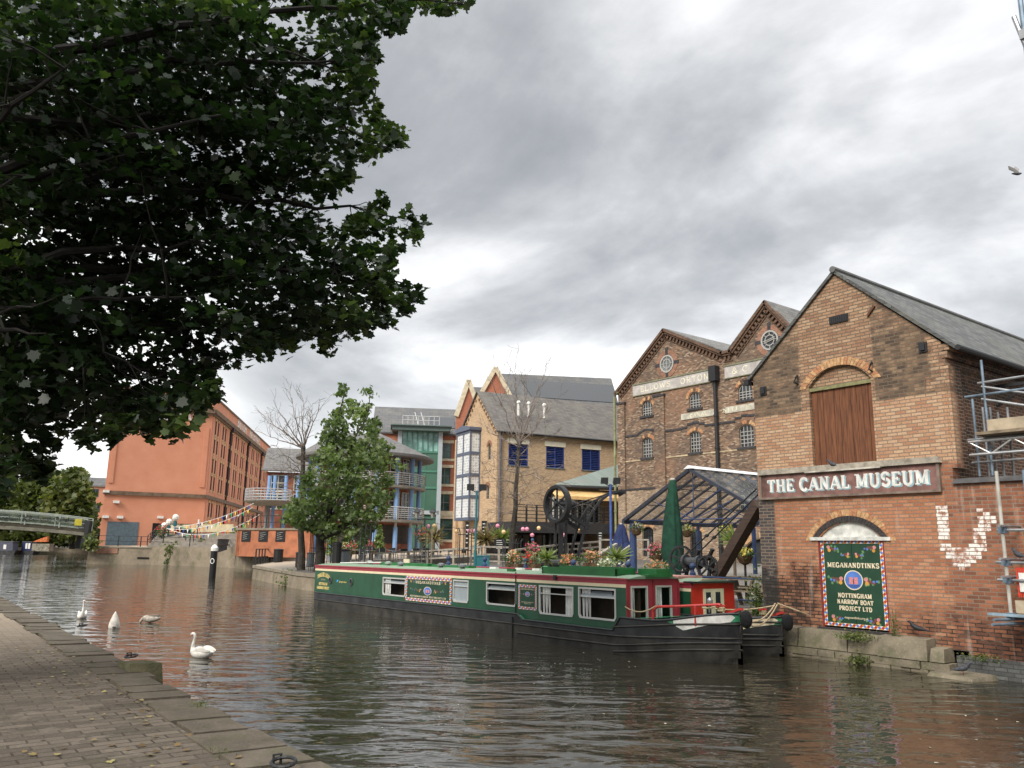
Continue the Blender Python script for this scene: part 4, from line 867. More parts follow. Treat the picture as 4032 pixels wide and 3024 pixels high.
# ------------------------------------------------------------------ buff brick building with blue louvres
PR = at(1338, 1000, 69); dB = hd(63)
def cross_px(P, d, px, py):   # walk from P along d until the photo column px
    r = ray(px, py); r = V((r.x, r.y, 0)); A = d.x*(-r.y)+d.y*r.x
    t = (-(CAM.x-P.x)*(r.y)+(CAM.y-P.y)*r.x); den = d.x*(-r.y)+d.y*r.x
    t = ((CAM.x-P.x)*(-r.y)+(CAM.y-P.y)*r.x)/den; return P+d*t
PCn = cross_px(PR, -dB, 1073, 1000); PL = cross_px(PCn, hd(-27), 990, 1000)
FB = mkfac(PCn, PR); FGb = mkfac(PL, PCn)
M_buff = brick('buff_brick', [(0, (.46, .30, .175)), (.5, (.56, .385, .23)), (1, (.64, .46, .29))], (.40, .31, .21), dirs=((dB.x, dB.y), (hd(-27).x, hd(-27).y)), soot=.22, ssc=.3, soot_col=(.22, .15, .09), bump=.2)
M_bslate = slate('buff_slate', [(0, (.085, .074, .066)), (.5, (.11, .097, .085)), (1, (.135, .12, .104))], ((dB.x, dB.y), (hd(-27).x*1, hd(-27).y)), .38, .16)
buf = thing('buff_brick_building', 'buff brick building with steep grey roof, blue louvres and a glass block bay', 'building', (PCn.x, PCn.y, 1.5))
ze = FB.on(1073, 930)[1]; zr = FGb.on(1035, 849)[1]; gw = FGb.L
LV = [(1099, 1140, 957, 1003), (1180, 1218, 963, 1010), (1257, 1295, 970, 1015)]
lh = [(FB.on(a, t_)[0], FB.on(b_, t_)[0], FB.on(a, u_)[1], FB.on(a, t_)[1]) for a, b_, t_, u_ in LV]
zl0 = sum(h[2] for h in lh)/3; zl1 = sum(h[3] for h in lh)/3; lh = [(h[0], h[1], zl0, zl1) for h in lh]
gwin = [(gw*.78, gw*.78+.55, FGb.on(1060, 992)[1], FGb.on(1060, 957)[1], .27), (gw*.76, gw*.76+.55, FGb.on(1050, 1078)[1], FGb.on(1050, 1048)[1], .27), (gw*.10, gw*.10+.6, FGb.on(998, 1000)[1], FGb.on(998, 962)[1], .3)]
mb = MB(); FB.wall(mb, 0, FB.L+2, 1.2, ze, lh, .25); FGb.wall(mb, 0, gw, 1.2, ze, gwin, .2); FGb.poly(mb, [(0, ze), (gw, ze), (gw/2, zr)], 0)
for i in range(3): FB.box(mb, 0, FB.L+2, ze-.5+.13*i, ze-.39+.13*i, 0, .04+.04*i)
FGb.box(mb, -.25, .35, 1.2, ze+.1, 0, .25)
mb.build('brick_wall', M_buff, buf)
mb = MB(); RL = FB.L+2
mid = FGb.pt(gw/2, 0, .15); rg0 = mid+Z*(zr+.12); rg1 = rg0+FB.e*RL
slope(mb, FB.pt(-.2, ze-.12, .3), FB.pt(RL, ze-.12, .3), rg1, rg0, .1); bk = FGb.pt(0, ze-.12, .15)-FGb.e*.3; slope(mb, bk, bk+FB.e*RL, rg1, rg0, .1); rfb = mb.build('roof', M_bslate, buf)
mb = MB()
for side in (0, 1):
    a = (0, ze) if side == 0 else (gw, ze)
    for k in range(10):
        t_ = .06+k*.095; s = a[0]+(gw/2-a[0])*t_; z_ = a[1]+(zr-a[1])*t_-.25; FGb.box(mb, s-.09, s+.09, z_-.1, z_+.05, 0, .12)
mb.build('corbel_verge', mat('corbel_dark', (.26, .15, .085), .9), buf)
mb = MB(); mb.tube([FB.pt(-.2, ze-.12, .36), FB.pt(RL, ze-.12, .36)], .08, 6); mb.build('gutter', M_blk, buf)
mb = MB(); mb.tube([FB.pt(.25, 2, .12), FB.pt(.25, ze-.2, .12)], .09, 6); mb.build('downpipe', flat('slate_pipe', (.10, .10, .13), .6), buf)
M_louv = mat('louvre_blue', (.03, .05, .18), .5, .2, 3)
for h in lh:
    mb = MB(); FB.box(mb, h[0], h[1], h[2], h[3], -.24, -.2); n = 12
    for k in range(n):
        z_ = h[2]+(h[3]-h[2])*(k+.5)/n; hh = (h[3]-h[2])/n
        mb.hexa([FB.pt(h[0]+.05, z_-hh*.45, -.02), FB.pt(h[1]-.05, z_-hh*.45, -.02), FB.pt(h[1]-.05, z_-hh*.38, -.02), FB.pt(h[0]+.05, z_-hh*.38, -.02), FB.pt(h[0]+.05, z_+hh*.3, -.16), FB.pt(h[1]-.05, z_+hh*.3, -.16), FB.pt(h[1]-.05, z_+hh*.37, -.16), FB.pt(h[0]+.05, z_+hh*.37, -.16)])
    for s in (h[0]+.03, (h[0]+h[1])/2, h[1]-.03): FB.box(mb, s-.04, s+.04, h[2], h[3], -.2, .01)
    lo = mb.build('louvre', M_louv, buf)
    mb = MB(); FB.box(mb, h[0]-.15, h[1]+.15, h[3], h[3]+.40, -.05, .05); mb.build('lintel', mat('pale_lintel', (.70, .64, .50), .8, .08), lo)
    mb = MB(); FB.box(mb, h[0]-.1, h[1]+.1, h[2]-.08, h[2], -.05, .06); mb.build('sill', M_frame_g, lo)
for a, b_, c_, d_, r in gwin:
    window(FGb, buf, a, b_, c_, d_, 2, 3, M_frame_g, None, .15, .05, r); voussoirs(FGb, a, b_, d_-r, r+.02, .25, 7, [M_redw], buf, .03)
# glass block bay on the gable
gs0, gs1 = FGb.on(1009, 950)[0], FGb.on(1038, 950)[0]; zb0, zb1 = FGb.on(1020, 1122)[1], FGb.on(1020, 938)[1]
m, g, b = newmat('glass_block'); co, u, z = brickcoord(g, ((dB.x, dB.y), (hd(-27).x, hd(-27).y))); t, f = bricktex(g, u, z, .22, .22, .03, 0.)
g.put(b.inputs['Base Color'], g.mix(f, g.ramp(t, [(0, (.36, .38, .39)), (1, (.62, .64, .64))]), (.70, .71, .70))); b.inputs['Roughness'].default_value = .25; M_gblock = m
mb = MB(); FGb.box(mb, gs0, gs1, zb0, zb1, 0, .9); bay = mb.build('glass_block_bay', M_gblock, buf)
mb = MB()
for k in range(5):
    z_ = zb0+(zb1-zb0)*k/4; FGb.box(mb, gs0-.06, gs1+.06, z_-.12, z_+.12, 0, .96)
for s in (gs0, (gs0+gs1)/2, gs1): FGb.box(mb, s-.07, s+.07, zb0, zb1, .85, .95)
FGb.box(mb, gs1-.07, gs1+.07, zb0, zb1, 0, .1); FGb.slab(mb, [(gs0-.2, zb1+.1), (gs1+.2, zb1+.1), (gs1+.2, zb1+.35), ((gs0+gs1)/2, zb1+.6), (gs0-.2, zb1+.35)], 0, 1.1)
mb.build('bay_frame', flat('bay_steel', (.10, .12, .17), .5), bay)
# white flues on the roof
for px in (1131, 1153, 1187):
    P = FB.pt(FB.on(px, 900)[0], 0, -.9); zb = ze+(zr-ze)*.42
    mb = MB(); mb.lathe([(.11, zb), (.11, zb+1.0), (.17, zb+1.02), (.17, zb+1.15), (.08, zb+1.25)], P, 10); mb.build('roof_flue', flat('flue_white', (.68, .66, .62), .5), buf)

# ------------------------------------------------------------------ low restaurant wing with green roof, balcony and yellow awning
PRr = at(1345, 1000, 62.5); PRl = cross_px(PRr, -dB, 1112, 1000); FR = mkfac(PRl, PRr); onr = FR.on
res = thing('restaurant_wing', 'low brick restaurant wing with ribbed green roof, yellow awning and dark balcony', 'building', (PRr.x, PRr.y, 1.5))
sL = onr(1192, 1100)[0]; sE = FR.L; zf1 = onr(1200, 1130)[1]; ztop = onr(1200, 1052)[1]
bs0, bs1 = onr(1300, 1100)[0], sE
mb = MB(); FR.box(mb, bs0, bs1, 1.2, ztop-.1, -6, .3); mb.build('brick_wall', M_buff, res)
M_groof = slate('green_roof', [(0, (.13, .165, .14)), (1, (.17, .205, .175))], ((dB.x, dB.y),), .42, 40, .5)
ra = FR.pt(sL-.3, ztop, .9); rb = FR.pt(sE+.2, ztop+.1, .9); rt = V(at(1345, 1004, 68)); rl = FR.pt(sL+2.3, ztop+.25, -3)
mb = MB(); mb.prism([ra, rb, V((rt.x, rt.y, FB.on(1338, 1006)[1])), rl], (0, 0, .12)); mb.build('roof', M_groof, res)
mb = MB(); mb.tube([ra-Z*.05, rb-Z*.05], .13, 6); mb.build('gutter', M_blk, res)
mb = MB(); a, b_ = sL-.6, onr(1300, 1060)[0]+1.3
mb.prism([FR.pt(a, ztop-.15, .5), FR.pt(b_, ztop-.15, .5), FR.pt(b_, ztop-.75, 1.5), FR.pt(a, ztop-.75, 1.5)], (0, 0, .04)); mb.prism([FR.pt(a, ztop-.75, 1.5), FR.pt(b_, ztop-.75, 1.5), FR.pt(b_, ztop-.95, 1.52), FR.pt(a, ztop-.95, 1.52)], FR.n*.03)
mb.build('awning', mat('awning_yellow', (.62, .40, .17), .8, .12, 2), res)
for k in range(4):
    s0 = sL+.2+k*(bs0-sL-.2)/4; window(FR, res, s0+.08, s0+(bs0-sL-.2)/4-.08, zf1+.1, ztop-.75, 2, 1, M_frame_w, None, .3, .12)
mb = MB(); FR.box(mb, sL, bs0, zf1, ztop, -.4, -.32); mb.build('balcony_back', flat('dark_wall', (.06, .05, .045), .8), res)
mb = MB(); FR.box(mb, -.6, bs0+.2, zf1-.75, zf1, -4, 1.4); mb.build('balcony_slab', mat('balcony_dark', (.035, .033, .033), .8), res)
mb = MB(); zr0 = zf1
for k in range(11): s = -.5+k*(bs0+.6)/10; mb.beam(FR.pt(s, zr0, 1.3), FR.pt(s, zr0+1.15, 1.3), .1, .1)
for h in (.25, .5, .75, 1.0, 1.15): mb.beam(FR.pt(-.5, zr0+h, 1.3), FR.pt(bs0+.1, zr0+h, 1.3), .05, .05)
mb.build('balcony_railing', M_blk, res)
mb = MB(); FR.box(mb, -.7, bs0, 1.3, zf1-.75, -3.2, -3.1); lg = mb.build('lower_glazing', glass('bar_glass', (.012, .012, .014), .1), res)
for k in range(8):
    s = .6+k*(bs0-.9)/7.5; mb = MB(); FR.box(mb, s, s+.14, 1.4, zf1-.8, -3.1, -2.95); mb.build('door_post', M_frame_w if k > 3 else M_frame_g, res)
for k, s in enumerate((onr(1245, 1150)[0], onr(1285, 1150)[0], onr(1175, 1150)[0])):
    mb = MB(); mb.tube([FR.pt(s, 1.4, .9), FR.pt(s, zf1-.7, .9)], .11, 8); mb.build('balcony_post', M_blk, res)

# ------------------------------------------------------------------ red brick offices: green glass stair tower, window bay, two gables, grey roofs
PO = at(800, 1100, 98); FO_ = mkfac(PO, PO+hd(82)*60); ono = FO_.on
M_red = brick('office_brick', [(0, (.36, .12, .07)), (1, (.44, .16, .095))], (.36, .17, .11), dirs=((hd(82).x, hd(82).y),), soot=.0, bump=0)
off = thing('office_block', 'red brick office block with green glass stair tower and steep stone-edged gables', 'building', (PO.x, PO.y, 1.5))
def P2(px, py): return ono(px, py)
def rect(px0, px1, py0, py1): a, z1 = P2(px0, py0); b_, z0 = P2(px1, py1); return a, b_, z0, z1
OW = [(949, 974, 957, 991), (946, 972, 1010, 1046), (946, 971, 1067, 1104), (936, 977, 1120, 1166)]
zo = P2(900, 936)[1]; a0 = P2(806, 1000)[0]; a1 = P2(1345, 1000)[0]
oh = [rect(*w) for w in OW]
oh[1] = (oh[0][0], oh[0][1], oh[1][2], oh[1][3]); oh[2] = (oh[0][0], oh[0][1], oh[2][2], oh[2][3])
mb = MB(); FO_.wall(mb, a0, a1, 1.2, zo, oh, .25)
g1a, g1b, g1c = P2(985, 900), P2(1012, 822), P2(1040, 905); g2a, g2b, g2c = P2(1036, 855), P2(1070, 795), P2(1103, 860)
FO_.slab(mb, [(g1a[0], zo-8), (g1c[0], zo-8), (g1c[0], g1a[1]), g1b, (g1a[0], g1a[1])], 0, .25); FO_.slab(mb, [(g2a[0], zo-6), (g2c[0], zo-6), (g2c[0], g2a[1]), g2b, (g2a[0], g2a[1])], 0, .2)
mb.build('brick_wall', M_red, off)
M_oroof = slate('office_slate', [(0, (.08, .08, .082)), (1, (.10, .10, .102))], ((hd(82).x, hd(82).y),), .8, .4)
mb = MB()
def roofquad(pts, dep): # front eave to back ridge: (px,py) on the facade plane pushed back for the ridge pair
    q = [FO_.pt(*P2(*p_), .25) for p_ in pts[:2]]+[CAM+(FO_.pt(*P2(*p_), 0)-CAM)*1.0-FO_.n*0 for p_ in pts[2:]]
    return q
za, zb_ = P2(806, 936)[1], P2(806, 880)[1]
mb.prism([FO_.pt(a0-.3, za, .3), FO_.pt(g1a[0]+1, za, .3), FO_.pt(g1a[0]+1, zb_+1.1, -7), FO_.pt(a0-.3, zb_+1.1, -7)], (0, 0, .2)); mb.build('roof', M_oroof, off)
mb = MB(); zc_, zd_ = P2(1110, 862)[1], P2(1075, 800)[1]
mb.prism([FO_.pt(g2b[0]-.2, zc_-2, .1), FO_.pt(a1, zc_-2, .1), FO_.pt(a1, zd_+.5, -5), FO_.pt(g2b[0]+.2, zd_+.5, -5)], (0, 0, .2)); mb.build('roof', M_oroof, off)
mb = MB(); mb.prism([FO_.pt(g1b[0]+.2, g1a[1], .1), FO_.pt(g2a[0]+1, g1a[1], .1), FO_.pt(g2a[0]+1, g1b[1]-.2, -4), FO_.pt(g1b[0]+.2, g1b[1]-.2, -4)], (0, 0, .2)); mb.build('roof', M_oroof, off)
M_panel = flat('solar_panel', (.012, .015, .018), .25)
t0, t1 = .32, .82
e0_, e1_ = FO_.pt(P2(1155, 870)[0], zc_-2, .1), FO_.pt(P2(1342, 880)[0], zc_-2, .1); u_ = (V(FO_.pt(0, zd_+.5, -5))-V(FO_.pt(0, zc_-2, .1)))
mb = MB(); mb.prism([e0_+u_*.40+Z*.25, e1_+u_*.34+Z*.25, e1_+u_*.80+Z*.25, e0_-FO_.e*1.2+u_*.83+Z*.25], (0, 0, .05)); mb.build('solar_panel', M_panel, off)
w0 = FO_.pt(P2(928, 930)[0], za, .3); w1 = FO_.pt(g1a[0], za, .3); u2_ = V(FO_.pt(0, zb_+1.1, -7))-V(FO_.pt(0, za, .3))
mb = MB(); mb.prism([w0+u2_*.2+Z*.24, w1+u2_*.2+Z*.24, w1+u2_*.62+Z*.24, w0+u2_*.62+Z*.24], (0, 0, .05)); mb.build('solar_panel', M_panel, off)
mb = MB()
for A, Bb in ((g1a, g1b), (g1b, g1c), (g2a, g2b), (g2b, g2c)): mb.beam(FO_.pt(A[0], A[1], .12), FO_.pt(Bb[0], Bb[1], .12), .55, .7, up=FO_.n)
mb.build('gable_coping', M_creamst, off)
for h in oh: mb = MB(); FO_.box(mb, h[0]-.35, h[1]+.35, h[3], h[3]+.35, -.05, .1); FO_.box(mb, h[0]-.5, h[1]+.6, h[2]-.3, h[2], -.05, .12); mb.build('window_surround', M_creamst, off)
mb = MB()
FO_.box(mb, P2(936, 1)[0] if False else oh[3][0]-.6, oh[3][1]+2.2, oh[3][3]+.35, oh[3][3]+.9, -.05, .16)
mb.build('stone_trim', M_creamst, off)
M_gl = glass('green_glass', (.10, .24, .20), .12)
for h in oh: window(FO_, off, h[0], h[1], h[2], h[3], 2, 2, M_frame_g, glass('office_glass', (.05, .10, .085), .08), .15, .12)
ts0, ts1 = P2(866, 1000)[0], P2(944, 1000)[0]; tz1 = P2(900, 936)[1]; tzm = P2(900, 979)[1]; tz0 = P2(900, 1118)[1]
m, g, b = newmat('tower_panel'); co = g.new('ShaderNodeTexCoord', out=3); g.put(b.inputs['Base Color'], g.ramp(g.noise(co, .6, 2, .5), [(.3, (.05, .12, .082)), (.7, (.068, .15, .105))])); b.inputs['Roughness'].default_value = .3; M_tp = m
mb = MB(); FO_.box(mb, ts0, ts1, 1.4, tzm, -.5, 1.5); tw = mb.build('stair_tower', M_tp, off)
mb = MB(); FO_.box(mb, ts0, ts1, tzm, tz1, -.5, 1.5); mb.build('tower_glazing', glass('tower_glass', (.20, .36, .33), .12), tw)
mb = MB()
for k in range(8): s = ts0+(ts1-ts0)*k/7; FO_.box(mb, s-.06, s+.06, tzm, tz1, 1.5, 1.58)
for k in range(4): s = ts0+(ts1-ts0)*k/3; FO_.box(mb, s-.05, s+.05, tz0, tzm, 1.5, 1.56)
for z_ in (tzm, P2(900, 1020)[1], P2(900, 1055)[1], tz0): FO_.box(mb, ts0, ts1, z_-.12, z_+.12, 1.5, 1.6)
mb.build('mullion', flat('tower_mullion', (.07, .20, .14), .5), tw)
mb = MB(); FO_.box(mb, ts1, ts1+.5, 1.4, tz1, 1.0, 1.9); FO_.box(mb, ts0-.5, ts0, 1.4, tz1, 1.0, 1.9); FO_.box(mb, ts0-.3, ts1+.3, P2(900, 1112)[1], P2(900, 1104)[1], 1.5, 1.9); mb.build('steel_post', flat('tower_steel', (.36, .40, .42), .4), tw)
mb = MB(); FO_.box(mb, P2(853, 1)[0] if False else ts0-1.2, ts1+1.3, tz1, tz1+.5, -1, 2.8); FO_.box(mb, ts0-1.4, ts1+1.5, tz1+.5, tz1+.62, -1, 3.1); mb.build('tower_canopy', flat('canopy_grey', (.10, .14, .13), .5), tw)
mb = MB()
for k in range(8): s = ts0+(ts1-ts0)*k/7; mb.tube([FO_.pt(s, tz1+.6, 2.6), FO_.pt(s, tz1+1.7, 2.6)], .05, 4)
for h in (.65, 1.2, 1.7): mb.tube([FO_.pt(ts0, tz1+h, 2.6), FO_.pt(ts1, tz1+h, 2.6)], .05, 4)
for k in (.45, .62): s = ts0+(ts1-ts0)*k; mb.tube([FO_.pt(s, tz1+.6, 1.5), FO_.pt(s-.5, tz1+2.6, 0)], .06, 4)
mb.build('roof_railing', flat('rail_pale', (.40, .41, .41), .5), tw)

# ------------------------------------------------------------------ round pavilion with balconies and blue columns
PCt = at(785, 1100, 80)
M_pslate = slate('pavilion_slate', [(0, (.11, .104, .10)), (1, (.15, .144, .138))], ((1, 0), (0, 1)), .5, .25)
M_pred = mat('pavilion_brick', (.30, .105, .06), .85, .2, 2); M_bcol = mat('column_blue', (.20, .34, .58), .45, .08, 2); M_dkpan = mat('dark_panel', (.045, .037, .032), .7, .2, 2); M_railw = flat('rail_white', (.45, .45, .44), .4, 0)
pav = thing('round_pavilion', 'round red brick pub with two curved balconies on blue columns', 'building', (PCt.x, PCt.y, 1.6))
c0 = PCt; zz = lambda py: EYE+(at(785, py, 80)-CAM).z
zg, z1_, z2_, ze_, za_ = 1.5, zz(1124), zz(1053), zz(990), zz(936)
R1 = 5.6; rw = 4.6
mb = MB(); mb.lathe([(rw, zg), (rw, ze_)], (c0.x, c0.y, 0), 32); mb.build('round_wall', M_pred, pav)
def ringpt(r, a, z): d = hd(a+180); return V((c0.x, c0.y, 0))+d*r+Z*z   # a = 0 faces the camera
mb = MB(); apx = at(822, 936, 80); N = 28
ring = [ringpt(6.7, i*360/N, ze_) for i in range(N)]; ap_ = V((apx.x, apx.y, za_)); ap2_ = ap_-_rh*4.5
mb.add(ring+[ap_, ap2_]+[p_-Z*.25 for p_ in ring], [])
n0 = len(ring)
for i in range(N):
    j = (i+1) % N; mr = (ring[i]+ring[j])/2; tip = n0 if (mr-ap_).length < (mr-ap2_).length+0 else n0+1
    t2 = n0 if ((ring[j]-ap_).length < (ring[j]-ap2_).length) else n0+1; t1 = n0 if ((ring[i]-ap_).length < (ring[i]-ap2_).length) else n0+1
    mb.f.append((i, j, t1)); mb.m.append(0)
    if t1 != t2: mb.f.append((j, t2, t1)); mb.m.append(0)
    mb.f.append((i, n0+2+i, n0+2+j, j)); mb.m.append(0)
mb.f.append(tuple(n0+2+i for i in range(N))); mb.m.append(0)
mb.build('roof', M_pslate, pav)
for zf in (z1_, z2_):
    mb = MB(); mb.lathe([(R1+.25, zf-.28), (R1+.35, zf-.22), (R1+.35, zf-.02), (R1+.2, zf)], (c0.x, c0.y, 0), 40); bl = mb.build('balcony_slab', mat('slab_edge', (.24, .22, .19), .8), pav)
    mb = MB(); N2 = 20
    for h in (.2, .38, .56, .74, .92, 1.12): mb.tube([ringpt(R1+.25, -110+220*i/40, zf+h) for i in range(41)], .035 if h < 1.1 else .05, 4)
    for i in range(17): a = -110+220*i/16; mb.tube([ringpt(R1+.25, a, zf), ringpt(R1+.25, a, zf+1.12)], .04, 4)
    mb.build('balcony_railing', M_railw, bl)
for i in range(9):
    a = -88+22*i
    for k, (za0, zb0_) in enumerate(((zg, z1_-.7), (z1_, z2_-.25), (z2_, ze_))):
        mb = MB(); p0, p1 = ringpt(R1-.25, a, za0), ringpt(R1-.25, a, zb0_); mb.tube([p0, p1], .21, 10)
        mb.build('column', M_bcol, pav)
    mb = MB(); mb.tube([ringpt(R1-.25, a, z1_-.7), ringpt(R1-.25, a, z1_-.25)], .13, 8); mb.build('column_head', flat('galvanised', (.42, .42, .42), .4), pav)
for lev, (za0, zb0_) in enumerate(((z1_+.05, z2_-.6), (z2_+.05, ze_-.3))):
    for i in range(8):
        a = -66+19*i
        if (i+lev) % 4 == 3: continue
        p, q = ringpt(rw+.05, a-7.5, za0), ringpt(rw+.05, a+7.5, za0); Fw = mkfac(p, q); window(Fw, pav, 0, Fw.L, za0, zb0_, 2, 3, flat('frame_sand', (.48, .44, .36), .6), M_glassd, -.02, .09)
mb = MB()
for i in range(9):
    a = -80+20*i; p, q = ringpt(rw+.12, a-10.1, 0), ringpt(rw+.12, a+10.1, 0); Fw = mkfac(p, q); Fw.box(mb, 0, Fw.L, 2.6, z1_-.5, -.2, 0)
mb.build('shutter_band', M_dkpan, pav)
# wing to the left with its own roof, columns and small round balcony
PW = at(560, 1100, 92); FWg = mkfac(PW, PW+hd(78)*16); onw = FWg.on
wg = thing('pub_wing', 'grey-roofed brick pub wing with blue columns and a small raised round balcony', 'building', (PW.x, PW.y, 1.8))
zw0, zwe, zwr = onw(600, 1160)[1], onw(640, 1021)[1], onw(640, 975)[1]; wl, wr_ = onw(577, 1000)[0], onw(790, 1000)[0]
mb = MB(); FWg.box(mb, wl, wr_, 1.6, zwe, -8, 0); mb.build('brick_wall', M_pred, wg)
mb = MB(); mb.prism([FWg.pt(wl-.4, zwe, .8), FWg.pt(wr_, zwe, .8), FWg.pt(wr_, zwr+.6, -4), FWg.pt(wl-.4, zwr+.6, -4)], (0, 0, .15)); mb.build('roof', M_pslate, wg)
for k in range(5):
    s0 = wl+.6+k*2.5
    for z_ in (onw(620, 1100)[1], onw(620, 1060)[1]): window(FWg, wg, s0, s0+1.5, z_, z_+1.7, 2, 2, flat('frame_sand', (.48, .44, .36), .6), M_glassd, -.02, .12)
for px in (580, 592, 616, 642, 657, 669):
    s = onw(px, 1100)[0]; mb = MB(); mb.tube([FWg.pt(s, 1.6, 1.6), FWg.pt(s, onw(px, 1030)[1], 1.6)], .2, 8); mb.build('column', M_bcol, wg)
cb = at(580, 1070, 88); zbk = zz(1076)
mb = MB(); mb.lathe([(1.3, zbk-.5), (2.4, zbk-.15), (2.5, zbk), (2.4, zbk+.05)], (cb.x, cb.y, 0), 24); rb_ = mb.build('round_balcony', mat('slab_edge', (.24, .22, .19), .8), wg)
mb = MB()
for h in (.3, .6, .9, 1.2): mb.tube([(cb.x+2.4*math.cos(i*.2618), cb.y+2.4*math.sin(i*.2618), zbk+h) for i in range(25)], .04, 4)
for i in range(24): mb.tube([(cb.x+2.4*math.cos(i*.2618), cb.y+2.4*math.sin(i*.2618), zbk), (cb.x+2.4*math.cos(i*.2618), cb.y+2.4*math.sin(i*.2618), zbk+1.2)], .03, 4)
mb.build('balcony_railing', flat('rail_pale', (.40, .41, .41), .5), rb_)
mb = MB(); mb.tube([(cb.x, cb.y, 3), (cb.x, cb.y, zbk-.3)], .28, 8); mb.build('balcony_stem', flat('grey_steel', (.16, .17, .18), .5), wg)

# ------------------------------------------------------------------ big red warehouse
Pr = at(440, 1120, 112); Pr2 = Pr+hd(-9)*60; d60 = hd(58); Pl = cross_px(Pr, -d60, 222, 1100)
Pr = V((Pr.x, Pr.y, 0)); FBf = mkfac(Pl, Pr); FBs = mkfac(Pr, Pr2)
ctop = at(464, 856, 112).z; zc1 = at(464, 886, 112).z; zbase = 2.0
m, g, b = newmat('warehouse_brick'); co = g.new('ShaderNodeTexCoord', out=3); x, y, z = g.sep(co)
c = g.ramp(g.noise(co, .5, 6, .6), [(.3, (.53, .215, .125)), (.7, (.60, .27, .168))])
c = g.mix(g.m('MULTIPLY', g.rng(g.noise(g.vm('MULTIPLY', co, (.3, .3, 6)), 1, 3, .6), .4, .7), .2), c, (.58, .27, .17))
g.put(b.inputs['Base Color'], c); b.inputs['Roughness'].default_value = .9; M_bw = m
bw = thing('red_warehouse', 'huge orange red brick canal warehouse with white lettering and a dark cornice', 'building', (Pr.x, Pr.y, zbase))
nb, rows = 10, 5
rz = [at(450, py, 112).z for py in (919, 960, 1003, 1041, 1100)]
holes = []
for r_, z_ in enumerate(rz):
    for k in range(nb):
        for h in (0, 1):
            s = 2.0+k*5.7+h*1.95+.3; holes.append((s, s+1.0, z_-.95, z_+1.0))
mb = MB(); FBf.wall(mb, 0, FBf.L, zbase-1, ctop, [], 0); FBs.wall(mb, 0, FBs.L, zbase-1, ctop, holes, .03)
mb.poly([FBs.pt(FBs.L, 0), FBs.pt(FBs.L, 0, -20), FBs.pt(FBs.L, ctop, -20), FBs.pt(FBs.L, ctop)]); bl_ = FBf.pt(0, 0); mb.poly([bl_, bl_+Z*ctop, bl_+Z*ctop+hd(-9)*50, bl_+hd(-9)*50])
mb.poly([FBf.pt(0, ctop), FBf.pt(FBf.L, ctop), FBs.pt(FBs.L, ctop), FBf.pt(0, ctop)+hd(-9)*50])
for k in range(nb+1): s = .4+k*5.7; FBs.box(mb, s, s+.9, zbase, zc1-.3, 0, .05)
for s0, s1 in ((.3, .8), (FBf.L-.9, FBf.L-.3)): FBf.box(mb, s0, s1, at(300, 1065, 110).z+1, zc1-2.5, 0, .12)
mb.build('brick_wall', M_bw, bw)
M_corn = mat('dark_cornice', (.16, .11, .075), .9, .3, 2); M_lint = mat('buff_lintel', (.46, .32, .17), .85, .2, 2)
zs1 = at(440, 1073, 112).z
for z0, z1, d in ((zc1-.5, zc1+.1, .5), (zc1-.8, zc1-.5, .25), (zs1-.25, zs1+.25, .25), (ctop-.15, ctop+.1, .15)):
    mb = MB(); FBf.box(mb, -.2, FBf.L+.2, z0, z1, -.1, d); FBs.box(mb, -.2, FBs.L+.2, z0+.003, z1+.003, -.1, d+.01); mb.build('cornice', M_corn, bw)
mb = MB()
for s0, s1, z0, z1 in holes:
    FBs.box(mb, s0-.15, s1+.15, z1, z1+(1.6 if z1 > rz[0] else .35), -.02, .06); FBs.box(mb, s0-.12, s1+.12, z0-.22, z0, -.02, .06)
mb.build('window_lintels', M_lint, bw)['kind'] = 'stuff'
M_bwpane = flat('dark_pane', (.03, .02, .018), .8, spec=.1)  # one even dark matt tone for all panes
for s0, s1, z0, z1 in holes:
    mb = MB(); FBs.box(mb, s0, s1, z0, z1, -.06, -.025); mb.build('window', M_bwpane, bw)
for s in (14.2, 31.3, 48.0):
    mb = MB(); mb.tube([FBs.pt(s, 2, .15), FBs.pt(s, zc1-.4, .15)], .14, 6); FBs.box(mb, s-.35, s+.35, zc1-1.2, zc1-.5, .1, .6); mb.build('downpipe', flat('brown_pipe', (.05, .03, .03), .7), bw)
mb = MB(); s0 = FBs.L*.34
def bwtext(F, text, s, z, h, w):
    cu = bpy.data.curves.new('t', 'FONT')
    bpy.data.curves.remove(cu)
sans('lettering', 'BRITISH', FBs, FBs.L*.33, zc1+.55, 2.3, M_white, bw, .03, FBs.L*.15, .01, 0, .03); sans('lettering', 'WATERWAYS', FBs, FBs.L*.53, zc1+.55, 2.3, M_white, bw, .03, FBs.L*.23, .01, 0, .03)
zt_ = FBf.on(420, 912)[1]; sS = FBf.on(438, 905)[0]
sans('lettering', 'WATERWAYS', FBf, sS-8.2, zt_, 1.75, M_white, bw, .03, 8.2, .01, 0, .04); 
# grey door, loading opening, wall lamps
a, b_ = FBf.on(232, 1130)[0], FBf.on(300, 1130)[0]
mb = MB(); FBf.box(mb, a, b_, zbase, FBf.on(260, 1127)[1], 0, .06); mb.build('steel_door', mat('door_slate', (.10, .14, .165), .6, .2), bw)
a, b_ = FBf.on(330, 1130)[0], FBf.on(415, 1130)[0]
mb = MB(); FBf.box(mb, a, b_, zbase, FBf.on(370, 1131)[1], 0, .05); mb.build('loading_opening', M_black, bw)
for px, py in ((229, 1062), (251, 1085), (228, 1117), (259, 1118), (346, 1118)):
    s, z_ = FBf.on(px, py); mb = MB(); FBf.box(mb, s-.35, s+.35, z_-.12, z_+.2, 0, .4); mb.build('wall_lamp', M_white, bw)
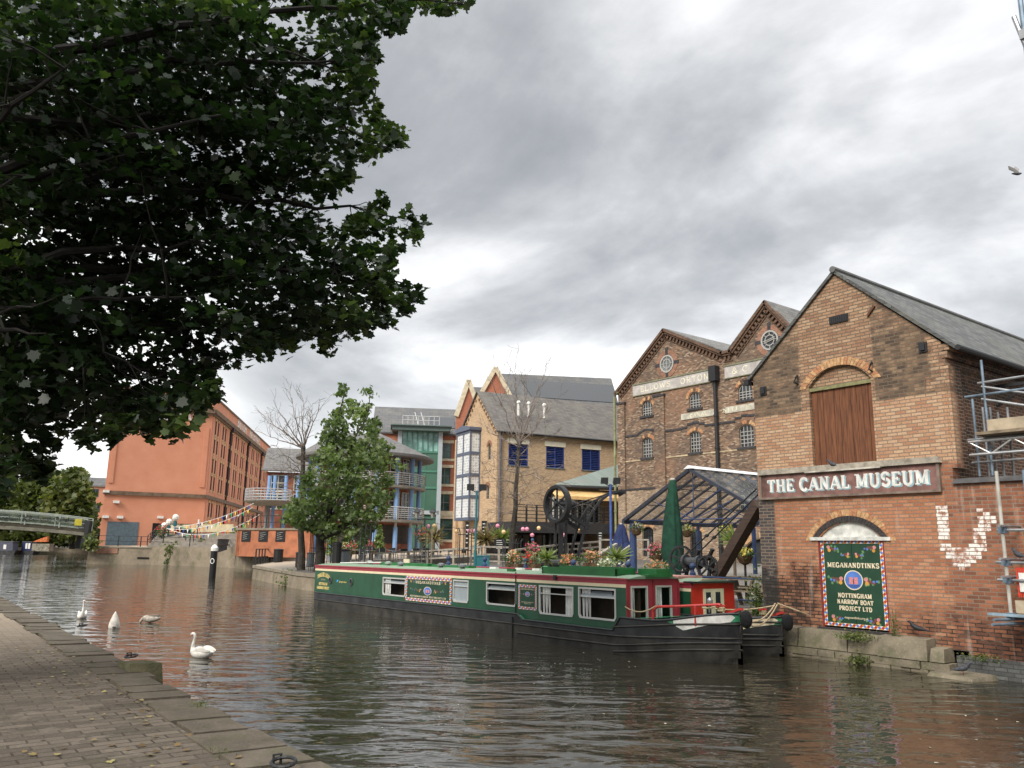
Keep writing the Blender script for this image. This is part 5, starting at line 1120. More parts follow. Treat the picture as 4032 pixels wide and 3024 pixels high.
# ------------------------------------------------------------------ small brick building beside it
Pq = at(196, 1100, 245); FQ = mkfac(Pq, Pq+hd(70)*9)
sb = thing('brick_outbuilding', 'small red brick building with grey roof behind the far trees', 'building', (Pq.x, Pq.y, 1.5))
zq = FQ.on(205, 1050)[1]
mb = MB(); FQ.box(mb, -3, 7, 1, zq, -8, 0); mb.build('brick_wall', M_bw, sb)
mb = MB(); mb.prism([FQ.pt(-3.4, zq, .5), FQ.pt(7.4, zq, .5), FQ.pt(7.4, zq+2.6, -4), FQ.pt(-3.4, zq+2.6, -4)], (0, 0, .2)); mb.build('roof', M_oroof, sb)
for px, py in ((203, 1065), (206, 1098)):
    s, z_ = FQ.on(px, py); window(FQ, sb, s-1.2, s+1.2, z_-1.1, z_+1.2, 3, 1, M_frame_g, None, -.02, .12)
# ================================================================== NARROWBOATS
M_hull = mat('hull_black', (.030, .031, .033), .5, .4, 2.2, bump=.2, streak=.3); M_hull2 = mat('hull_scuffed', (.040, .037, .031), .6, .4, 2.5, streak=.3)
M_bgreen = mat('boat_green', (.018, .076, .038), .42, .18, 1.8, streak=.22); M_roofg = mat('roof_green', (.17, .25, .165), .6, .12, 2); M_mband = mat('band_maroon', (.30, .035, .05), .4, .1); M_bcream = mat('band_cream', (.70, .60, .40), .45, .06)
M_ggreen = mat('gloss_green', (.018, .13, .035), .4, .15, 3); M_lgreen = mat('bow_green', (.05, .24, .12), .4, .12); M_alu = flat('window_alloy', (.55, .55, .52), .35, .3); M_curt = mat('curtain', (.84, .84, .80), .9, .15, 6)
M_gold = mat('signwriting', (.66, .52, .20), .5, .1); M_rope = mat('rope', (.44, .34, .21), .9, .25, 30, bump=.5); M_tyre = mat('black_fender', (.012, .012, .013), .95, .5, 40, bump=1.5, bsc=60)
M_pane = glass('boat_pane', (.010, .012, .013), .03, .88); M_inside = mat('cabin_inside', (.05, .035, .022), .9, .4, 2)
M_red = mat('bright_red', (.56, .035, .02), .4, .1)
def sstep(t): t = max(0, min(1, t)); return t*t*(3-2*t)
def hull(root, xs, xb, cy, hb, step0, step1, bowpanel, dz=0.):
    """hull from the counter at xs to the stem at xb; returns the half-breadth function"""
    def half(x, z):
        rake = .30*max(0, min(1, (1.1-z)/1.3))**1.5; e = xb-rake; L = 2.5
        w = hb
        if x > e-L: t = (x-(e-L))/L; w = hb*max(0, 1-t**2.6)**.66
        if x < xs+1.2:
            t = 1-(x-xs)/1.2; w = min(w, hb*math.sqrt(max(0, 1-min(1, t)**2.2)))
        return w*(1+.03*(z-.3))
    def g0(x):
        if x < step0: return .60
        if x < step0+.22: return .60-.13*(x-step0)/.22
        if x < step1: return .47
        if x < step1+.25: return .47+(.30+dz)*(x-step1)/.25
        return gt(x)-(0 if x < xb-1.35 else .27*min(1, (x-xb+1.35)/.4)-.10*max(0, (x-xb+.95)/.95))
    def gt(x): return .77+dz+.21*sstep((x-xb+1.7)/1.7)
    def g1(x): return g0(x) if x < xb-1.35 else gt(x)
    X = [xs+.001, xs+.05, xs+.15, xs+.35, xs+.7, xs+1.2, xs+2]+list(np.linspace(xs+3, step0-.02, 8))+[step0, step0+.22, (step0+step1)/2, step1, step1+.25]+list(np.linspace(step1+.5, xb-1.36, 9))+list(np.linspace(xb-1.34, xb-.55, 9))+[xb-.4, xb-.27, xb-.16, xb-.08, xb-.03]
    lv = lambda x: [-.5, -.12, .06, .33, g0(x), g1(x)]
    mb = MB(); n = len(X); ids = {}
    for sd_ in (-1, 1):
        for i, x in enumerate(X):
            for j, z in enumerate(lv(x)):
                mb.v.append((x, cy+sd_*half(x, z), z)); ids[(sd_, i, j)] = len(mb.v)-1
        for i in range(n-1):
            for j in range(5):
                q = (ids[(sd_, i, j)], ids[(sd_, i+1, j)], ids[(sd_, i+1, j+1)], ids[(sd_, i, j+1)])
                if j == 4 and X[i+1] <= xb-1.35: continue
                mb.f.append(q if sd_ < 0 else q[::-1]); mb.m.append(2 if j == 4 else (1 if j < 3 else 0))
    h = mb.build('hull', [M_hull, M_hull2, M_lgreen], root, smooth=False)
    # deck, gunwale capping and rubbing strakes
    mb = MB()
    for i in range(n-1):
        a, c = X[i], X[i+1]; za, zb = (g1(a)-.04, g1(c)-.04)
        if a < xb-1.75 and a > step1+.4: za = zb = .35
        mb.poly([(a, cy-half(a, g1(a))+.03, za), (c, cy-half(c, g1(c))+.03, zb), (c, cy+half(c, g1(c))-.03, zb), (a, cy+half(a, g1(a))-.03, za)])
    mb.poly([(xb-1.75, cy-half(xb-1.75, 1)+.03, .35), (xb-1.75, cy+half(xb-1.75, 1)-.03, .35), (xb-1.75, cy+half(xb-1.75, 1)-.03, g1(xb-1.75)-.04), (xb-1.75, cy-half(xb-1.75, 1)+.03, g1(xb-1.75)-.04)])
    mb.build('deck', M_ggreen if False else M_lgreen, root)
    for sd_ in (-1, 1):
        mb = MB()
        mb.tube([(x, cy+sd_*(half(x, g1(x))+.004), g1(x)-.01) for x in X], .024, 5); mb.build('gunwale', M_hull if False else flat('gunwale_black', (.03, .031, .033), .4), root)
        for z, x0 in ((.33, xs), (.12, xb-6.6), (-.02, xb-4.4), (.52, xb-3.2)):
            zf = lambda x: z+(.13+.10*(z > .4)+.12*(z < .2))*sstep((x-(xb-3.4))/3.2)
            px_ = [x for x in X if x >= x0]
            mb = MB(); mb.tube([(x, cy+sd_*(half(x, zf(x))+.008), zf(x)) for x in px_], .022, 5); mb.build('rubbing_strake', M_hull2, root)
    # bow panel painted on the green band
    mbs = {-1: MB(), 1: MB()}; px_ = np.linspace(xb-1.15, xb-.07, 18)
    for a, c in zip(px_, px_[1:]):
        def lo_hi(x):
            t = (x-px_[0])/(px_[-1]-px_[0]); k = math.sqrt(max(0, 1-(max(0, (t-.93)/.07))**2))*(min(1, t*6+.6)); m_ = (g0(x)+g1(x))/2; hh = (g1(x)-g0(x))/2*.94*k+.002; return m_-hh, m_+hh
        for sd_ in (-1, 1):
            (l0, h0), (l1, h1) = lo_hi(a), lo_hi(c)
            q = [(a, cy+sd_*(half(a, l0)+.005), l0), (c, cy+sd_*(half(c, l1)+.005), l1), (c, cy+sd_*(half(c, h1)+.005), h1), (a, cy+sd_*(half(a, h0)+.005), h0)]
            mbs[sd_].poly(q if sd_ < 0 else q[::-1])
    for mb in mbs.values(): mb.build('bow_panel', bowpanel, root)
    # stem post and rope fender
    mb = MB(); mb.tube([(xb-.32, cy, -.35), (xb-.22, cy, .1), (xb-.06, cy, .6), (xb-.01, cy, g1(xb)+.03)], .035, 6); mb.build('stem_post', M_hull2, root)
    mb = MB(); mb.ball((xb+.10, cy, g1(xb)-.12), .125, .135, .19, 12); mb.build('rope_fender', M_tyre, root, smooth=True)
    mb = MB(); mb.beam((xb-.30, cy, g1(xb)-.02), (xb-.02, cy, g1(xb)+.08), .16, .05); mb.build('stem_cap', M_redp, root)
    mb = MB(); mb.tube([(xb-.55, cy, g1(xb)-.05), (xb-.55, cy, g1(xb)+.16)], .03, 6); mb.tube([(xb-.55, cy-.12, g1(xb)+.11), (xb-.55, cy+.12, g1(xb)+.11)], .03, 6); mb.build('mooring_stud', M_redp, root)
    mb = MB(); c = V((xb-.55, cy, g1(xb)+.02))
    for k in range(3): mb.tube([c+V((.07*math.cos(t*.6), .07*math.sin(t*.6), k*.03)) for t in range(12)], .018, 5)
    mb.build('rope_coil', M_rope, root)
    return half, g0, g1
def hang(p, q, sag, n=10): return [V(p).lerp(V(q), i/n)-Z*sag*4*(i/n)*(1-i/n) for i in range(n+1)]

def cabin(root, x0, x1, cy, hw, z0, z1, zc, holes, far_holes=False):
    FS = Fac((x0, cy-hw), (x1, cy-hw)); L = FS.L
    mb = MB(); zcr, zmr = z1-.19, z1-.115
    FS.wall(mb, 0, L, z0, zcr, holes, .05)
    mb.poly([(x0, cy+hw, z0), (x0, cy+hw, z1), (x1, cy+hw, z1), (x1, cy+hw, z0)]); mb.poly([(x0, cy-hw, z0), (x0, cy+hw, z0), (x0, cy+hw, z1), (x0, cy-hw, z1)][::-1])
    side = mb.build('cabin_side', M_bgreen, root)
    mb = MB(); FS.box(mb, 0, L, zcr, zmr, -.05, .003); mb.build('cream_band', M_bcream, side)
    mb = MB(); FS.box(mb, -.02, L+.02, zmr, z1, -.05, .006); FS.box(mb, -.02, L+.02, z1-.02, z1+.02, -.05, .03); mb.build('maroon_band', M_mband, side)
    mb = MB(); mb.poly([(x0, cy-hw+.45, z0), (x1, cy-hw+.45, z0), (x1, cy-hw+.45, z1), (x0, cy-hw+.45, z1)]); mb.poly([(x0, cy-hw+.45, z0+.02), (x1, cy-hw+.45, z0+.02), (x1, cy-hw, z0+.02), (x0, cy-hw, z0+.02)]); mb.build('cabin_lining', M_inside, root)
    mb = MB(); ys = [-hw-.02, -hw*.66, -hw*.3, hw*.3, hw*.66, hw+.02]; zs = [z1+.005, z1+(zc-z1)*.62, zc-.008, zc-.008, z1+(zc-z1)*.62, z1+.005]
    for i in range(5): mb.poly([(x0-.05, cy+ys[i], zs[i]), (x1+.05, cy+ys[i], zs[i]), (x1+.05, cy+ys[i+1], zs[i+1]), (x0-.05, cy+ys[i+1], zs[i+1])])
    mb.poly([(x1+.05, cy+ys[i], zs[i]) for i in range(6)]); rf = mb.build('roof', M_roofg, root)
    return FS, side, rf
def boat_window(root, FS, s0, s1, z0, z1, split=.72, hopper=False, curt='lr', frosted=False):
    pm = M_pane if not frosted else flat('frosted_pane', (.30, .34, .36), .25)
    mb = MB(); FS.poly(mb, [(s0, z0), (s1, z0), (s1, z1), (s0, z1)], -.03); w = mb.build('window', pm, root)
    mb = MB(); r = .05; o = [(s0-.03, z0+r), (s0+r-.03, z0-.03), (s1-r+.03, z0-.03), (s1+.03, z0+r), (s1+.03, z1+.03), (s0-.03, z1+.03)]; i_ = [(s0+.012, z0+r+.01), (s0+r, z0+.012), (s1-r, z0+.012), (s1-.012, z0+r+.01), (s1-.012, z1-.012), (s0+.012, z1-.012)]
    for k in range(6): FS.slab(mb, [o[k], o[(k+1) % 6], i_[(k+1) % 6], i_[k]], -.03, .018)
    zs = z0+(z1-z0)*split; FS.box(mb, s0, s1, zs-.012, zs+.012, -.029, .006); mb.build('frame', M_alu, w)
    if hopper:
        mb = MB(); mb.prism([FS.pt(s0+.02, zs+.01, -.02), FS.pt(s1-.02, zs+.01, -.02), FS.pt(s1-.02, z1-.05, -.12), FS.pt(s0+.02, z1-.05, -.12)], FS.n*.008); mb.build('hopper', flat('hopper_glass', (.34, .38, .40), .15), w)
    for sd_ in (curt if len(curt) < 3 else 'l'):
        mb = MB(); w_ = (s1-s0)*(.24 if len(curt) < 3 else .46); a = s0+.03 if sd_ == 'l' else s1-.03-w_; nf = 8
        pts = [(a+w_*k/nf, -.058+.018*math.sin(k*2.1)) for k in range(nf+1)]
        for (p, d), (q, e) in zip(pts, pts[1:]): mb.poly([FS.pt(p+.02*(sd_ == 'l'), z0, d), FS.pt(q, z0, e), FS.pt(q, z1, e), FS.pt(p, z1, d)])
        mb.build('curtain', M_curt, w)
    return w
def signboard(root, FS, s0, s1, z0, z1, big):
    mb = MB(); FS.box(mb, s0, s1, z0, z1, 0, .008); bd = mb.build('signboard', M_dgreen, root)
    w = (s1-s0)*(.034 if big else .085); mb = MB(); nx, nz = (26, 10) if big else (10, 17)
    diamonds(mb, FS, s0, s1, z0, z1, w, .010, nx, nz); mb.build('diamond_border', PM, bd)
    c = (s0+s1)/2; H_ = z1-z0; W_ = s1-s0; zc = z0+H_*(.44 if big else .62)
    mb = MB(); castle_emblem(mb, FS, c, zc, W_*(.085 if big else .13), H_*(.17 if big else .10), .0095); mb.build('castle_emblem', EMB, bd)
    L = W_*.26
    for dd in (-1, 1):
        mb = MB(); roses(mb, FS, c+dd*W_*.13 if big else c+dd*W_*.18, zc, L if big else L*.8, H_*.16 if big else H_*.07, dd, .0095); mb.build('painted_roses', FLW, bd); mb = MB()
        roses(mb, FS, c+dd*W_*.40, z1-H_*.2, L*.55, H_*.14 if big else H_*.06, -dd, .0095); mb.build('painted_roses', FLW, bd)
    for k, (t_, zt_, h_, w_) in enumerate((('MEGANANDTINKS', .72, .10, .54), ('NOTTINGHAM NARROW BOAT PROJECT LTD', .17, .065, .78)) if big else (('MEGANANDTINKS', .80, .05, .66), ('NOTTINGHAM NARROW BOAT', .28, .03, .66), ('PROJECT LTD', .22, .03, .34), ('ALL ABOARD', 2, .01, .1))[:3]):
        signwrite(FS, t_, c-W_*w_/2, z0+H_*zt_, H_*h_, W_*w_, .0096, M_cream, bd, bold=.25)
    return bd

# ------------------------------------------------------------------ near boat
CY1 = 14.5; XB1, XS1 = -11.2, -31.6
b1 = thing('narrowboat', 'long green narrowboat with painted sign panels, maroon front doors and black hull, nearest', 'boat', (-21, CY1, 0))
st0 = fy(1120, 1325, 13.53).x; st1 = fy(1325, 1346, 13.53).x
half1, g01, g11 = hull(b1, XS1, XB1, CY1, .98, st0, st1, M_white)
TRIM = math.tan(R_(.35)); XC0, XC1 = -31.0, -13.72; ZT = 1.60; HW = .88
FS = Fac((XC0, CY1-HW), (XC1, CY1-HW)); o1 = FS.on
def bxs(px0, px1, py0, py1):
    a, z1 = o1(px0, py0); b_, z0 = o1(px1, py1); t_ = TRIM*(XC0+(a+b_)/2+21); return a, b_, z0-t_, z1-t_
WN = [(829, 875, 1248, 1288), (981, 1011, 1254, 1301), (1053, 1114, 1259, 1309), (1167, 1238, 1266, 1331), (1252, 1330, 1270, 1340)]
wz = [bxs(*w) for w in WN]
FS, side1, roof1 = cabin(b1, XC0, XC1, CY1, HW, .42, ZT, 1.69, wz)
boat_window(b1, FS, *wz[0], .72, True, 'l'); boat_window(b1, FS, *wz[1], .74, True, '', True); boat_window(b1, FS, *wz[2], .72, True, ''); boat_window(b1, FS, *wz[3], .74, False, 'lr'); boat_window(b1, FS, *wz[4], .72, True, 'l')
q = bxs(878, 975, 1243, 1307); signboard(b1, FS, q[0], q[1], q[2], q[3], True)
q = bxs(1121, 1160, 1262, 1319); signboard(b1, FS, q[0], q[1], q[2], q[3], False)
for px, py in ((714, 1260), (759, 1262)):
    s, z = o1(px, py); z = 1.07; mb = MB(); mb.lathe([(.13, 0), (.14, .02), (.10, .03), (.095, .0)], FS.pt(s, z, .002), 16, axis=FS.n); pw = mb.build('porthole', flat('porthole_rim', (.10, .11, .10), .3, .5), b1)
    mb = MB(); mb.lathe([(.095, .0), (.09, .008)], FS.pt(s, z, .004), 16, axis=FS.n); mb.build('pane', M_glassd, pw)
s0, s1_ = o1(674, 1250)[0], o1(712, 1250)[0]; W_ = s1_-s0
s0 = max(.25, s0); W_ = s1_-s0
mb = MB(); letters(mb, FS, 'TINKERS LEEN', s0, 1.14, .15, W_, .004, None, .25, arcf=lambda x: .10*(1-((x-W_/2)/(W_/2))**2)-.05); mb.build('lettering', M_gold, side1)
mb = MB(); letters(mb, FS, 'ELP 8669', s0+W_*.3, 1.05, .06, W_*.38, .004, None, .22); mb.build('lettering', mat('faint_cream', (.40, .42, .30), .5), side1)
for t_, z_, a, w_ in (('NOTTINGHAM', .87, .15, .7), ('NARROWBOAT PROJECT', .72, .0, 1.)): signwrite(FS, t_, s0+W_*a, z_, .10, W_*w_, .004, M_gold, side1, bold=.25)
s = o1(727, 1262)[0]; mb = MB(); FS.poly(mb, [(s, 1.02), (s+.10, 1.03), (s+.16, 1.10), (s+.13, 1.12), (s+.08, 1.09), (s+.02, 1.12), (s+.02, 1.06)], .004); mb.build('blue_bird_mark', mat('bird_blue', (.05, .33, .62), .5), side1)
sans('handle_text', '@meganandtinks', FS, s+.22, 1.02, .085, M_gold, side1, .004, .62)
# cabin front with glazed double doors
FD = Fac((XC1, CY1-HW), (XC1, CY1+HW)); Wd = 2*HW
dh = [(.16, .16+.50, .64, 1.42), (.98, .98+.50, .64, 1.42)]
mb = MB(); FD.wall(mb, 0, Wd, .42, 1.5, dh, .04); FD.poly(mb, [(0, 1.5), (Wd, 1.5), (Wd, 1.60), (Wd*.65, 1.68), (Wd*.35, 1.68), (0, 1.60)], 0); fr1 = mb.build('front_doors', M_mband, b1)
for h, ct in zip(dh, ('l', 'lll')): boat_window(b1, FD, *h, .99, False, ct[:1] if len(ct) < 2 else ct)
for a_, b_ in ((Wd/2-.02, Wd/2+.02), (-.01, .05), (Wd-.05, Wd+.01)): mb = MB(); FD.box(mb, a_, b_, .42, 1.57, 0, .025); mb.build('door_trim', mat('trim_maroon', (.24, .025, .035), .4), fr1)
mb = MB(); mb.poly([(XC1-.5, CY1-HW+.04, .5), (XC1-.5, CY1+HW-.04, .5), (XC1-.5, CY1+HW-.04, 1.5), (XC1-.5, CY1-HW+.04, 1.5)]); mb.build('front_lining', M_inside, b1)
# roof gear
mb = MB(); z = 1.65; mb.box(-17.1, CY1-.62, z, -14.3, CY1-.58, z+.17); mb.box(-17.1, CY1-.02, z+.03, -14.3, CY1+.02, z+.2); mb.box(-14.34, CY1-.62, z, -14.3, CY1, z+.17); mb.box(-17.1, CY1-.62, z, -17.06, CY1, z+.17); mb.box(-17.1, CY1-.6, z, -14.3, CY1, z+.05); mb.build('plank_box', M_ggreen, b1)
mb = MB(); mb.box(XC1-.50, CY1+.02, 1.67, XC1+.10, CY1+.52, 1.83); mb.box(XC1-.1, CY1-.3, 1.65, XC1+.12, CY1+.56, 1.71); mb.build('slide_hatch', M_ggreen, b1)
for x_, dy, c_ in ((-21.3, -.35, (.12, .13, .13)), (-22.7, -.25, (.12, .13, .13)), (-25.2, -.3, (.14, .15, .15)), (-26.3, -.2, (.2, .25, .2)), (-17.6, -.1, (.05, .22, .08)), (-28.3, .1, (.3, .3, .28))):
    mb = MB(); mb.lathe([(.07, 0), (.07, .07), (.13, .08), (.12, .13), (.05, .17)], (x_, CY1+dy, 1.66), 12); mb.build('roof_vent', flat('vent_%d%d%d' % tuple(int(c*100) for c in c_), c_, .5), b1)
for x_ in (-19.3, -20.6, -23.6, -18.5): mb = MB(); mb.box(x_-.16, CY1+.28, 1.67, x_+.16, CY1+.40, 1.74); mb.build('roof_block', M_white, b1)
for (xa, xb_, y_, h_) in ((-27.6, -24.2, .25, .10), (-24.0, -21.8, .3, .07)): mb = MB(); mb.box(xa, CY1+y_-.1, 1.68, xb_, CY1+y_+.2, 1.68+h_); mb.build('roof_plank', M_ggreen, b1)
mb = MB(); mb.tube([(-30.5, CY1+.72, 1.71), (-14.2, CY1+.72, 1.71)], .022, 5); mb.build('roof_rail', M_mband, b1)
mb = MB(); mb.tube([(-30.2, CY1-.2, 1.71), (-27.4, CY1+.1, 1.77)], .02, 5); mb.build('boat_pole', flat('pole_white', (.6, .6, .58), .5), b1)
mb = MB(); mb.box(-18.75, CY1-.55, 1.65, -18.45, CY1-.45, 1.73); mb.build('pole_rest', M_ggreen, b1)
mb = MB(); mb.box(-26.1, CY1+.3, 1.71, -25.7, CY1+.34, 1.91); mb.build('tiller_pin', M_creamst, b1)
# tiller at the counter
mb = MB(); mb.tube([(-31.5, CY1, .5), (-31.55, CY1, 1.1), (-31.45, CY1, 1.45), (-31.2, CY1, 1.62), (-30.95, CY1-.05, 1.68)], .03, 6); mb.build('tiller', M_redp, b1)
# red handrail round the well deck, lamp, chains
mb = MB(); yN = CY1-.88
mb.tube([(-12.92, yN, .70), (-12.9, yN, .96), (-12.76, yN, 1.05), (-12.3, yN+.05, 1.08), (-11.5, CY1-.4, 1.15)], .028, 7); mb.tube([(-11.9, yN+.22, .7), (-11.9, yN+.22, 1.11)], .028, 6); mb.tube([(-11.5, CY1-.4, 1.15), (-11.45, CY1-.38, 1.14)], .035, 6); mb.build('hand_rail', M_redp, b1)
mb = MB(); mb.tube([(-11.98, CY1-.1, .95), (-11.98, CY1-.1, 1.1)], .02, 5); mb.ball((-11.96, CY1-.1, 1.18), .07, .07, .09, 10); mb.build('head_lamp', flat('lamp_chrome', (.4, .4, .4), .2, .8), b1)
mb = MB(); mb.tube(hang((-13.7, CY1-.95, 1.0), (-12.95, CY1-.75, 1.05), .12), .014, 5); mb.tube(hang((-12.1, CY1-.2, 1.05), (-11.85, CY1, 1.1), .03), .018, 5); mb.build('rope', M_rope, b1)
s = o1(1115, 1290)[0]; x_ = XC0+s
mb = MB(); mb.beam((x_, CY1-HW-.015, ZT+.06), (x_, CY1-HW-.015, .45), .025, .02, up=V((0, 1, 0))); mb.beam((x_, CY1-1.0, .5), (x_, CY1-1.005, -.05), .05, .03, up=V((0, 1, 0))); mb.build('iron_strap', M_iron, b1)
mb = MB(); FS.box(mb, FS.L-2.55, FS.L-2.45, ZT-.09, ZT+.03, .006, .06); mb.build('side_lamp', M_iron, b1)

b1.rotation_euler = (0, -R_(.35), 0)    # trimmed a little by the stern
# ------------------------------------------------------------------ second boat alongside
CY2 = 16.42; XB2 = -11.55
b2 = thing('narrowboat', 'green narrowboat with bright red cabin front, moored behind the long one', 'boat', (-20, CY2, 0))
half2, g02, g12 = hull(b2, -29.5, XB2, CY2, .95, -17.2, -14.2, M_cream, -.10)
X2F = fy(1541, 1310, CY2).x
FS2, side2, roof2 = cabin(b2, -28.5, X2F, CY2, .80, .42, 1.53, 1.64, [])
F2 = Fac((X2F, CY2-.80), (X2F, CY2+.80))
mb = MB(); F2.poly(mb, [(-.06, .42), (1.66, .42), (1.6, 1.52), (1.15, 1.64), (.45, 1.64), (0, 1.52)], .004); fr2 = mb.build('red_front', M_red, b2)
mb = MB(); F2.box(mb, .42, 1.18, .45, 1.40, .004, .03); dd = mb.build('front_door', M_cream, b2)
mb = MB(); F2.box(mb, .50, .68, .66, 1.32, .03, .034); F2.box(mb, .86, 1.04, .66, 1.32, .03, .034); mb.build('door_slot', M_glassd, dd)
mb = MB(); mb.box(-15.6, CY2-.5, 1.60, -14.2, CY2+.4, 1.68); mb.build('slide_hatch', mat('roof_pink', (.42, .20, .17), .6), b2)
mb = MB(); mb.box(X2F-.2, CY2-.85, 1.55, X2F+.12, CY2+.85, 1.58); mb.build('roof_lip', M_hull, b2)
mb = MB(); mb.tube(hang((-12.9, CY2-.85, 1.0), (-11.8, CY2, 1.1), .06), .016, 5); mb.tube(hang((-11.75, CY2, 1.15), (-11.45, CY1+.1, 1.02), .28), .018, 5); mb.tube(hang((-11.7, CY2, 1.13), (-11.5, CY1+.15, 1.0), .36), .018, 5); mb.tube([(-11.7, CY2, 1.16), (-11.35, CY2+.3, 1.0), (-11.3, CY2+.6, .9)], .018, 5); mb.build('rope', M_rope, b2)

# ------------------------------------------------------------------ moored boats beyond the footbridge
def farboat(label, px0, px1, D, col, front):
    a = at(px0, 1195, D); c = at(px1, 1195, D); r = thing('narrowboat', label, 'boat', (c.x, c.y, 0)); F_ = mkfac(a, c); L = F_.L
    mb = MB(); F_.slab(mb, [(-.6, -.3), (L+.2, -.3), (L+.6, .7), (-.6, .6)], -2.2, 0); mb.build('hull', M_hull, r)
    mb = MB(); F_.slab(mb, [(.0, .6), (L-.1, .6), (L-.3, 2.2), (.2, 2.2)], -1.9, -.25); mb.build('cabin', col, r)
    mb = MB(); F_.box(mb, .1, L-.1, 2.2, 2.3, -1.95, -.2); mb.build('roof', flat('far_roof', (.12, .13, .14), .6), r)
    return r, F_, L
M_navy = mat('navy_paint', (.02, .03, .10), .4)
r, F_, L = farboat('dark blue narrowboat with white window bars beyond the footbridge', 42, 66, 152, M_navy, True)
mb = MB()
for s in (.8, 1.3): F_.box(mb, s, s+.36, 1.0, 2.0, -.25, -.2)
mb.build('window', M_white, r)
mb = MB(); F_.box(mb, L-.1, L+3.1, .6, 1.95, -1.9, -.3); mb.build('canvas_cover', mat('canvas_grey', (.24, .22, .17), .9, .4, 3), r)
mb = MB(); F_.slab(mb, [(L-.3, 2.25), (L+2.4, 2.3), (L+2.4, 3.3), (L+1.2, 2.9)], -1.2, -.6); mb.build('roof_cargo', mat('orange_cargo', (.55, .16, .05), .8, .5, 6), r)
r, F_, L = farboat('grey blue moored boat at the frame edge beyond the footbridge', -12, 26, 150, mat('slate_paint', (.07, .075, .11), .5), False)
mb = MB(); F_.box(mb, L*.42, L*.42+.5, .9, 1.7, -.25, -.2); mb.build('window', M_white, r)
# ================================================================== QUAY FURNITURE
M_bluer = mat('rail_blue', (.028, .05, .125), .5, .2, 4); M_teal = mat('teal_paint', (.02, .13, .15), .5, .15, 3); M_timber = wood('weathered_timber', (.40, .36, .30), (.21, .185, .155), .9, (2, 2, 2)); M_cast = mat('cast_iron', (.020, .021, .023), .55, .3, 8, bump=.3)
M_oldwood = wood('picnic_wood', (.27, .215, .15), (.13, .10, .07), .9, (2, 8, 8))
def gnd_z(P):  # height of the quay paving under a point, from the ground strips
    from mathutils.geometry import intersect_point_quad_2d
    for A, Bq in ((E0, E1), (E1, E2), (E2, E3)):
        for i in range(len(A)-1):
            a, b_, c_, d_ = V(A[i+1]), V(A[i]), V(Bq[i]), V(Bq[i+1])
            for t in ((a, b_, c_), (a, c_, d_)):
                d = (t[1].y-t[2].y)*(t[0].x-t[2].x)+(t[2].x-t[1].x)*(t[0].y-t[2].y)
                if abs(d) < 1e-9: continue
                u = ((t[1].y-t[2].y)*(P.x-t[2].x)+(t[2].x-t[1].x)*(P.y-t[2].y))/d; w = ((t[2].y-t[0].y)*(P.x-t[2].x)+(t[0].x-t[2].x)*(P.y-t[2].y))/d
                if u >= -1e-6 and w >= -1e-6 and u+w <= 1+1e-6: return u*t[0].z+w*t[1].z+(1-u-w)*t[2].z
    return .9
def gp(px, D): p = at(px, 1190, D); p.z = gnd_z(p); return p
def zat(px, py, D): return at(px, py, D).z

# ---- blue railing along the quay edge
rl = thing('quay_railing', 'dark blue post and rail fence with ball finials along the quay behind the boats', 'railing', (-20, 17.85, .85))
for x_ in (-12.95, -15.4, -17.9, -20.4, -22.9, -25.4, -27.9):
    mb = MB(); mb.lathe([(.055, .8), (.055, 1.5), (.085, 1.52), (.085, 1.72), (.05, 1.75), (.04, 1.80), (.085, 1.86), (.09, 1.91), (.06, 1.97), (.01, 1.985)], (x_, 17.85, 0), 10); mb.build('post', M_bluer, rl)
for z_ in (1.62, 1.08): mb = MB(); mb.tube([(-12.95, 17.85, z_), (-27.9, 17.85, z_)], .024, 6); mb.build('rail', M_bluer, rl)
# ---- hand winch (crab) with two gear wheels
W0 = fy(1500, 1225, 19.6); wx, wy, wz_ = W0.x, 19.6, .84
wn = thing('hand_winch', 'black cast iron hand winch with two toothed gear wheels and a rope drum', 'winch', (wx, wy, wz_))
def gear(name, c, r, teeth, spokes, par, ax=V((0, -1, 0)), th=.09, rim=.14):
    mb = MB(); ax = ax.normalized(); x = ax.cross(Z).normalized(); y = x.cross(ax); P = lambda a, rr, d: c+(x*math.cos(a)+y*math.sin(a))*rr+ax*d
    n = 36
    for i in range(n):
        a, b_ = 2*math.pi*i/n, 2*math.pi*(i+1)/n
        mb.hexa([P(a, r*(1-rim), -th/2), P(b_, r*(1-rim), -th/2), P(b_, r*(1-rim), th/2), P(a, r*(1-rim), th/2), P(a, r*.95, -th/2), P(b_, r*.95, -th/2), P(b_, r*.95, th/2), P(a, r*.95, th/2)])
    for i in range(teeth):
        a = 2*math.pi*i/teeth; h = math.pi/teeth*.55
        mb.hexa([P(a-h, r*.94, -th/2), P(a+h, r*.94, -th/2), P(a+h, r*.94, th/2), P(a-h, r*.94, th/2), P(a-h*.7, r*1.03, -th/2), P(a+h*.7, r*1.03, -th/2), P(a+h*.7, r*1.03, th/2), P(a-h*.7, r*1.03, th/2)])
    for i in range(spokes): a = 2*math.pi*i/spokes+.3; mb.beam(P(a, r*.08, 0), P(a, r*.9, 0), r*.13, th*.6, up=ax)
    mb.lathe([(r*.16, -th*.8), (r*.16, th*.8)], c, 12, axis=ax); return mb.build(name, M_cast, par)
ca = fy(1472, 1208, 19.45); cb_ = fy(1529, 1226, 19.35); axw = V((.25, -1, 0))
gear('gear_wheel', ca, .41, 44, 6, wn, axw); gear('gear_wheel', cb_, .35, 38, 6, wn, axw)
mb = MB(); c = (ca+cb_)/2+V((0, .1, .05)); a_ = V((c.x-.32, 19.4, c.z)); b__ = V((c.x+.42, 19.4, c.z-.02))
